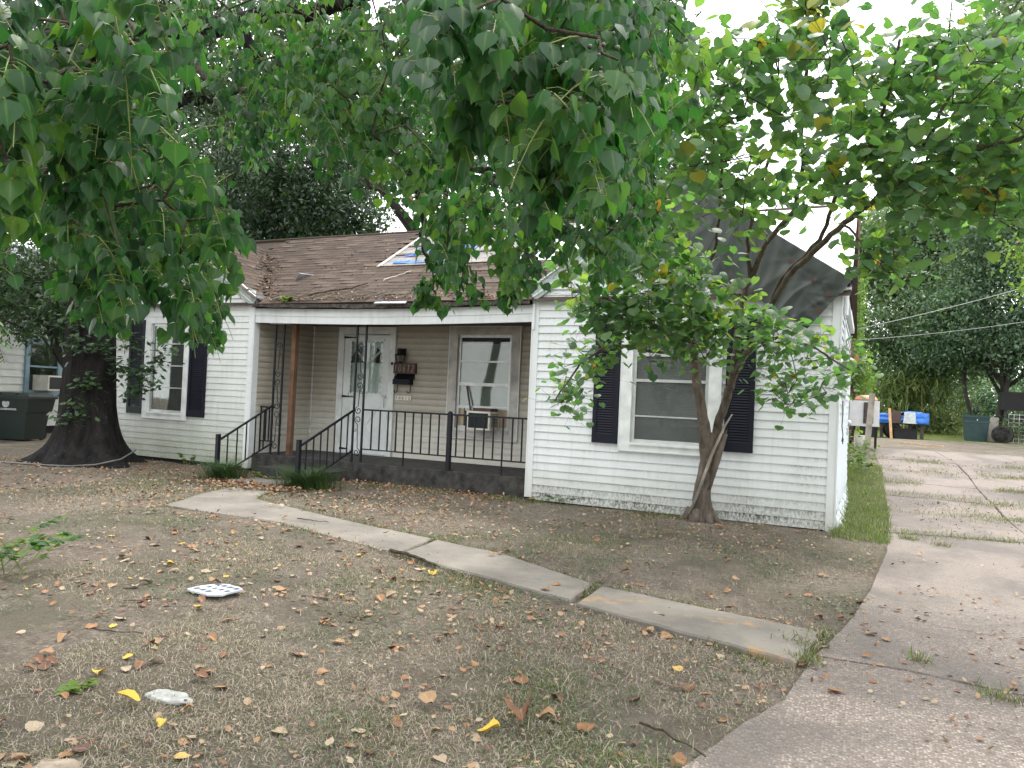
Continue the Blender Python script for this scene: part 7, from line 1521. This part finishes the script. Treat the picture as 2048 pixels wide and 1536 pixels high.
t_ = thing('stick_on_drive', 'pale broken stick lying across the far drive', 'stick', (1.3, 26, .5))
MB().beam((.95, 26.5, float(gh(.95, 26.5))+.03), (2.0, 25.4, float(gh(2, 25.4))+.03), .05, .03).build('stick', MAT['wood_new'], t_)

# ================================================================== FRONT YARD THINGS
MAT['hose'] = plain('pale_grey_hose', (.11, .115, .11), .5, var=.3)
t_ = thing('garden_hose', 'pale grey hose lying round the roots of the big oak', 'hose', (-11.5, 7.6, 0))
MB().tube([(-13.4, 8.0, .02), (-12.9, 7.65, .02), (-12.3, 7.45, .02), (-11.8, 7.5, .03), (-11.3, 7.62, .03), (-11.0, 7.78, .03), (-10.72, 8.0, .06), (-10.62, 8.35, .13), (-10.63, 8.62, .26)], .012, 8).build('tube', MAT['hose'], t_, smooth=True)
# clumps of mondo grass beside the step
m_g = leaf_mat('mondo_grass', [(0, (.018, .05, .018)), (.6, (.045, .105, .03)), (1, (.15, .20, .06))], [(0, (.03, .08, .02)), (1, (.12, .2, .03))], .2, .4, .5, rib=False)
def clump(label, cx, cy, n, rad, L):
    t_ = thing('mondo_grass', label, 'grass clump', (cx, cy, 0), 'mondo grass clumps by the step'); vs_, fs_, tn = [], [], []
    for k in range(n):
        a = rng.uniform(0, 6.28); r0 = abs(rng.normal(0, rad*.4)); b0 = np.array([cx+math.cos(a+1)*r0, cy+math.sin(a+1)*r0*.8, 0]); d = np.array([math.cos(a)*.55, math.sin(a)*.55, 1.5]); l_ = L*rng.uniform(.6, 1.2); sd = np.array([-math.sin(a), math.cos(a), 0])*.0042; q = b0; base = len(vs_); tv = np.clip(rng.normal(.45, .25), 0, 1)
        for j in range(5):
            ww = sd*(1-j/4.5); vs_ += [q-ww, q+ww]; tn += [tv, tv]
            if j: fs_.append((base+2*j-2, base+2*j-1, base+2*j+1, base+2*j))
            d = d/np.linalg.norm(d); q = q+d*l_/4; d = d+np.array([math.cos(a)*.35, math.sin(a)*.30, -.30])
    link('blades', np_mesh('blades', np.array(vs_)-np.array([cx, cy, 0]), np.array(fs_), {'tone': np.array(tn)}), m_g, t_, 'stuff')
clump('dark green grass clump at the left newel post by the mossy wall', -8.38, 8.3, 700, .42, .5)
clump('dark green grass clump at the right newel post before the step', -6.92, 8.38, 800, .46, .52)
t_ = thing('stepping_slab', 'small worn concrete slab between the two grass clumps', 'slab', (-7.75, 8.3, 0))
me_par = t_
slab([(-8.2, 8.15), (-7.35, 8.05), (-7.3, 8.5), (-8.15, 8.6)], .04, .08, MAT['path'], t_, 'slab', seed=9)
# plastic grid tile with dark square holes
gt = thing('plastic_grid_tile', 'white plastic tile with small dark squares lying on the lawn', 'tile', (-3.79, 3.72, .01))
gu = Vector((math.cos(-.25), math.sin(-.25), 0)); gv = Vector((-gu.y, gu.x, 0)); gc = Vector((-3.79, 3.74, .028))
whp = plain('white_plastic', (.46, .495, .52), .5, var=.12); dkp = plain('grey_blue_hole', (.05, .065, .10), .6)
def rag_tile():
    pts = []; R_ = [(-.16, -.12), (-.08, -.13), (.03, -.125), (.11, -.13), (.15, -.10), (.19, -.07), (.165, -.02), (.155, .05), (.14, .1), (.06, .125), (-.02, .12), (-.07, .13), (-.13, .10), (-.165, .05), (-.18, -.02)]
    return [gc+gu*a+gv*b_+Vector((0, 0, a*.06)) for a, b_ in R_]
MB().prism(rag_tile(), (0, 0, .012)).build('plate', whp, gt)
for i in range(4):
    for j in range(3):
        if (i, j) == (3, 0): continue
        c_ = gc+gu*(-.11+.073*i+.02*(j % 2))+gv*(-.075+.075*j); MB().obox(c_+Vector((0, 0, .0125+(-.11+.073*i)*.06)), gu*.020, gv*.017, (0, 0, .0016)).build('square', dkp, gt)
def stone(label, c, rx, ry, rz, col, seed, cat='stone', name='stone'):
    t_ = thing(name, label, cat, c); bm = bmesh.new(); bmesh.ops.create_icosphere(bm, subdivisions=4, radius=1)
    for v in bm.verts:
        q = v.co.copy(); n_ = 1+.35*(vnoise(q.x*2.2+seed, q.y*2.2+q.z, seed)-.5)+.16*(vnoise(q.x*7, q.y*7+q.z*5, seed+1)-.5)+.08*(vnoise(q.x*17, q.y*17+q.z*9, seed+2)-.5); v.co = Vector((q.x*rx*n_, q.y*ry*n_, max(q.z, -.4)*rz*n_))
    me = bpy.data.meshes.new('rock'); bm.to_mesh(me); bm.free(); me.polygons.foreach_set('use_smooth', [True]*len(me.polygons)); link('rock', me, plain('stone_'+str(seed), col, .9, var=.35, scale=18, bmp=.7, bscale=60), t_)
stone('flat white chalky stone half sunk in the lawn', (-2.71, 2.42, .0), .125, .06, .018, (.32, .325, .305), 3)
stone('rough tan stone with orange stains at the bottom left', (-2.50, 1.78, -.01), .12, .09, .035, (.28, .225, .17), 5)
# sticks on path, eave, roof
def stick(label, pts, r, mat=None, name='stick'):
    q_ = [Vector(p) for p in pts]; pts = []
    for a_, b_ in zip(q_[:-1], q_[1:]):
        L_ = (b_-a_).length
        for j in range(4): pts.append(a_.lerp(b_, j/4)+Vector((random.gauss(0, .05), random.gauss(0, .05), random.uniform(0, .02)))*L_)
    pts.append(q_[-1])
    t_ = thing(name, label, 'stick', tuple(pts[0])); MB().tube(pts, [r*(1-.5*k/(len(pts)-1)) for k in range(len(pts))], 6).build('twig', mat or MAT['bark_twig'], t_)
stick('thin dark twig lying on the walk near the porch', [(-5.25, 6.24, .03), (-5.05, 6.20, .035), (-4.9, 6.27, .03)], .006)
stick('curved dark root edge beside the tilted walk slab', [(-3.60, 5.46, .03), (-3.4, 5.38, .045), (-3.2, 5.32, .03), (-3.05, 5.28, .01)], .018)
stick('brown twig on the lawn at bottom right by the drive edge', [(-.82, 3.2, .02), (-.7, 3.12, .03), (-.52, 3.02, .02)], .006)
stick('long thin twig crossing the bare soil at the left', [(-4.1, 3.3, .01), (-3.95, 3.42, .02), (-3.85, 3.5, .01)], .003)
stick('dark twig low on the left lawn', [(-3.75, 2.85, .01), (-3.62, 2.86, .015), (-3.5, 2.94, .01)], .004)
rdb = MB(); 
for k in range(60):
    x = rng.uniform(-8.9, -7.0)+.9*rng.random()**3; y = YE+.03+abs(rng.normal(0, .16)); a = rng.normal(.15, .45); L = rng.uniform(.12, .55); q = np.array([x, y, zm(y)+.03]); e = q+np.array([math.cos(a)*L, math.sin(a)*L*.5, 0]); e[2] = zm(max(e[1], YE))+rng.uniform(.02, .07); rdb.tube([q, (q+e)/2+np.array([0, 0, .012]), e], [.006, .005, .002], 4)
rdb.build('fallen_twigs', plain('pale_dead_twig', (.22, .19, .15), .9, var=.4, scale=12), None, kind='stuff')
stick('thick dark stick lying on the porch roof edge', [(-8.1, 9.5, zm(9.5)+.05), (-7.7, 9.62, zm(9.62)+.06), (-7.35, 9.72, zm(9.72)+.05), (-7.2, 9.9, zm(9.9)+.05)], .017)
stick('forked pale twig lying midway up the shingles', [(-7.0, 10.0, zm(10.0)+.03), (-6.85, 10.15, zm(10.15)+.04), (-6.7, 10.35, zm(10.35)+.03)], .008, MAT['lath'])

# ---------------- fallen leaves
m, t, b = nodes('fallen_leaf'); tone = attr(t, 'tone')
FC = [(0, (.07, .032, .024)), (.2, (.14, .062, .034)), (.42, (.26, .12, .045)), (.58, (.33, .205, .10)), (.74, (.34, .265, .175)), (.86, (.42, .35, .25)), (.93, (.62, .40, .04)), (1, (.68, .46, .04))]
c = ramp(t, tone, FC); c = mixc(t, noise(t, 45, 4, pos(t), .7), c, mixc(t, .55, c, (.12, .06, .03))); c = mixc(t, math_(t, 'MULTIPLY', math_(t, 'POWER', attr(t, 'rib'), 9), .4), c, (.5, .36, .2))
t.links.new(c, b.inputs['Base Color']); b.inputs['Roughness'].default_value = .7; MAT['fallen'] = m
def fvar(tv, curl, k):
    V, F, rb = T_FALLEN; V = V.copy(); g = np.random.default_rng(k); V[:, 2] = curl*(V[:, 0]**2*1.5)+g.normal(0, .035, len(V))+.16*np.sin(V[:, 1]*4+k)*curl; V[:, 0] *= 1-.25*curl*V[:, 1]; V[:, 2] -= V[:, 2].min()-.01
    me = np_mesh('fallen_leaf', V, F, {'tone': np.full(len(V), tv), 'rib': rb}, smooth=True); me.materials.append(MAT['fallen']); return me
KINDS = [('dry orange brown leaf lying on the lawn', 'orange brown leaves scattered on the lawn', [.30, .40, .46, .52], 105),
         ('dark reddish brown leaf lying on the lawn', 'dark reddish leaves scattered on the lawn', [.02, .1, .18, .24], 60),
         ('pale tan dried leaf lying on the lawn', 'pale tan leaves scattered on the lawn', [.64, .72, .78, .85], 78),
         ('yellow leaf fallen on the lawn', 'yellow leaves scattered on the lawn', [.91, .96, .99], 18)]
DK = [('dry brown leaf lying on the concrete drive', 'dry leaves on the drive', [.3, .45, .6], 22), ('dry leaf lying on the concrete walk', 'dry leaves on the walk', [.25, .45, .8], 12)]
g8 = np.random.default_rng(77)
def place_leaf(me, x, y, z, s_, label, group, yaw=None):
    o = bpy.data.objects.new('fallen_leaf', me); COL.objects.link(o); o.location = (x, y, z); o.rotation_euler = (g8.normal(0, .12), g8.normal(0, .14), g8.uniform(0, 6.28) if yaw is None else yaw); o.scale = (s_, s_, s_)
    tag(o, label, 'leaf', group); return o
kk = 0
for lb, gp, tv, cnt in KINDS:
    pool = [fvar(v, c_, kk*7+i) for i, (v, c_) in enumerate([(v, c_) for v in tv for c_ in (.3, .8)])]; kk += 1; done = 0
    while done < cnt:
        y = 1.7+5.6*g8.random()**1.5; x = g8.uniform(-.95*y-1.6, .2)
        if not bool(free(np.array([x]), np.array([y]))[0]): continue
        d = np.array([x, y, -CAMZ]); zc = d@np.array(CF); xc = d@np.array(CR)/zc*FOC
        if zc < .5 or abs(xc) > 1030: continue
        place_leaf(pool[int(g8.integers(len(pool)))], x, y, .002+(float(fbm(x, y, 1.1, 3))-.47)*.05, g8.uniform(.045, .09)*(1.0 if y > 3 else .92), lb, gp); done += 1
for (lb, gp, tv, cnt), wh in zip(DK, ('d', 'p')):
    pool = [fvar(v, .6, 90+i) for i, v in enumerate(tv)]; done = 0
    while done < cnt:
        x, y = g8.uniform(-7, 2.2), g8.uniform(3.2, 9)
        ok = bool(on_drive(np.array([x-.05]), np.array([y]))[0]) if wh == 'd' else bool(on_path(np.array([x]), np.array([y]))[0])
        if not ok: continue
        place_leaf(pool[int(g8.integers(len(pool)))], x, y, .02 if wh == 'd' else .03+.05*(x > -1.74), g8.uniform(.05, .085), lb, gp); done += 1
place_leaf(fvar(.97, .5, 300), -2.73, 2.30, .02, .10, 'large bright yellow leaf beside the flat white stone', None, 2.4)
place_leaf(fvar(.60, .4, 301), -1.66, 2.90, .03, .10, 'broad pinkish tan leaf standing up in the lower middle of the lawn', None, 1.2)
place_leaf(fvar(.25, 1.6, 302), -1.20, 2.86, .02, .15, 'big crumpled brown leaf near the bottom middle', None, .4)
place_leaf(fvar(.97, .8, 303), -1.29, 2.80, .02, .09, 'yellow green tipped leaf curled against the big crumpled brown leaf', None, 2.0)
place_leaf(fvar(.95, .5, 304), -3.95, 9.18, .03, .16, 'large yellow orange leaf at the left foot of the right wall', None, .3)
place_leaf(fvar(.5, .5, 305), -1.45, 8.75, .03, .15, 'orange leaf lying just right of the redbud trunk', None, .3)
# uncountable small litter: leaf bits and far leaves
n = 42000; x = rng.uniform(-13.5, .3, n); y = 1.5+7.9*rng.random(n)**.8; dn_ = fbm(x, y, .9, 41); keep = free(x, y) & (rng.random(n) < np.clip((dn_-.36)*4.5, .06, 1)*np.clip((fbm(x, y, 3.5, 44)-.3)*4, .15, 1)); x, y = x[keep], y[keep]; n = len(x)
S_ = rng.gamma(3.0, .0045, n)+.004*(y > 5)+.008*(y > 7.5)*rng.random(n); d = rng.normal(0, 1, (n, 3)); d[:, 2] *= .25; nr = rng.normal(0, .35, (n, 3)); nr[:, 2] += 1
tp = (np.array([(0, 0, 0), (.32, .35, .05), (.2, .8, .12), (0, 1, .02), (-.25, .7, .1), (-.33, .3, .03)]), np.array([(0, 1, 4, 5), (1, 2, 3, 4)]), np.zeros(6))
P = np.stack([x, y, .014+(fbm(x, y, 1.1, 3)-.47)*.05+rng.uniform(0, .02, n)], 1)
tn = np.where(rng.random(n) < .72, rng.uniform(.55, .86, n), rng.uniform(.1, .55, n)); tn = np.where(rng.random(n) < .006, .95, tn)
link('leaf_litter', leaves_mesh('leaf_litter', tp, P, frames(d, nr), S_, tn), MAT['fallen'], None, 'stuff')
# broader leaves past the countable ones, lying over the whole lawn
n = 3600; x = rng.uniform(-12, .2, n); y = 1.7+7.5*rng.random(n)**1.0; x[:900] = rng.uniform(-5, 0, 900); y[:900] = rng.uniform(1.8, 5, 900); k = free(x, y) & (rng.random(n) < np.clip((fbm(x, y, 1.2, 61)-.36)*5, .08, 1)); x, y = x[k], y[k]; n = len(x)
V0, F0, rb0 = T_FALLEN; d = rng.normal(0, 1, (n, 3)); d[:, 2] *= .15; nr = rng.normal(0, .2, (n, 3)); nr[:, 2] += 1; nr *= np.where(rng.random(n) < .5, 1, -1)[:, None]
tn = np.where(rng.random(n) < .45, rng.uniform(.6, .86, n), rng.uniform(.05, .58, n)); tn = np.where(rng.random(n) < .012, .95, tn)
link('leaf_carpet', leaves_mesh('leaf_carpet', (V0*np.array([1, 1, .5]), F0, rb0), np.stack([x, y, .014+(fbm(x, y, 1.1, 3)-.47)*.05], 1), frames(d, nr), rng.uniform(.018, .05, n), tn), MAT['fallen'], None, 'stuff')
# far lawn leaves, drift by the step, valley drift on the roof, bits on walk and drive
Ps, Ss = [], []
n = 2600; x = rng.uniform(-13, -4, n); y = rng.uniform(5.6, 9.4, n); k = free(x, y); Ps.append(np.stack([x, y, np.full(n, .02)], 1)[k]); Ss.append(rng.uniform(.025, .06, n)[k])
n = 600; x = rng.normal(-7.6, .5, n); y = rng.normal(7.9, .16, n); Ps.append(np.stack([x, y, .02+.03*rng.random(n)], 1)); Ss.append(rng.uniform(.03, .07, n))
n = 500; x = rng.uniform(-7, -4.4, n); y = 9.5-abs(rng.normal(0, .25, n)); Ps.append(np.stack([x, y, .015+.02*rng.random(n)], 1)); Ss.append(rng.uniform(.025, .055, n))
n = 330; s_ = rng.random(n); yv = 9.6+s_*1.6; xv = XP+.1-(zm(yv)-(ZA_L+.03-(XP+.1-XCL)*SL))/SL*1.0+rng.normal(0, .13, n)+.06; Ps.append(np.stack([xv, yv, np.maximum(zm(yv), ZA_L+.03-abs(xv-XCL)*SL)+.03], 1)); Ss.append(rng.uniform(.02, .045, n))
n = 420; x = rng.uniform(XP+.1, XLc, n); y = YE+abs(rng.normal(0, .12, n)); Ps.append(np.stack([x, y, zm(y)+.03], 1)); Ss.append(rng.uniform(.02, .05, n))
n = 260; x = rng.uniform(XP+.3, XLc-.1, n); y = rng.uniform(YE, YR-.3, n); Ps.append(np.stack([x, y, zm(y)+.022], 1)); Ss.append(rng.uniform(.02, .05, n))
n = 5200; x = rng.uniform(-.4, 4.5, n); y = 2.8+18*rng.random(n)**1.2; k = on_drive(x, y) & (fbm(x, y, .9, 3) > .46); Ps.append(np.stack([x, y, gh(x, y)+.022], 1)[k]); Ss.append(rng.uniform(.012, .045, n)[k])
n = 700; x = rng.uniform(-7.4, -.3, n); y = rng.uniform(4.4, 7.8, n); k = on_path(x, y); Ps.append(np.stack([x, y, .035+.02*(x > -3.6)+.045*(x > -1.74)], 1)[k]); Ss.append(rng.uniform(.006, .02, n)[k])
P = np.concatenate(Ps); S_ = np.concatenate(Ss); n = len(P); d = rng.normal(0, 1, (n, 3)); d[:, 2] *= .3; nr = rng.normal(0, .4, (n, 3)); nr[:, 2] += 1
tn = np.where(rng.random(n) < .5, rng.uniform(.5, .86, n), rng.uniform(.15, .5, n))
link('leaf_drift', leaves_mesh('leaf_drift', tp, P, frames(d, nr), S_, tn), MAT['fallen'], None, 'stuff')
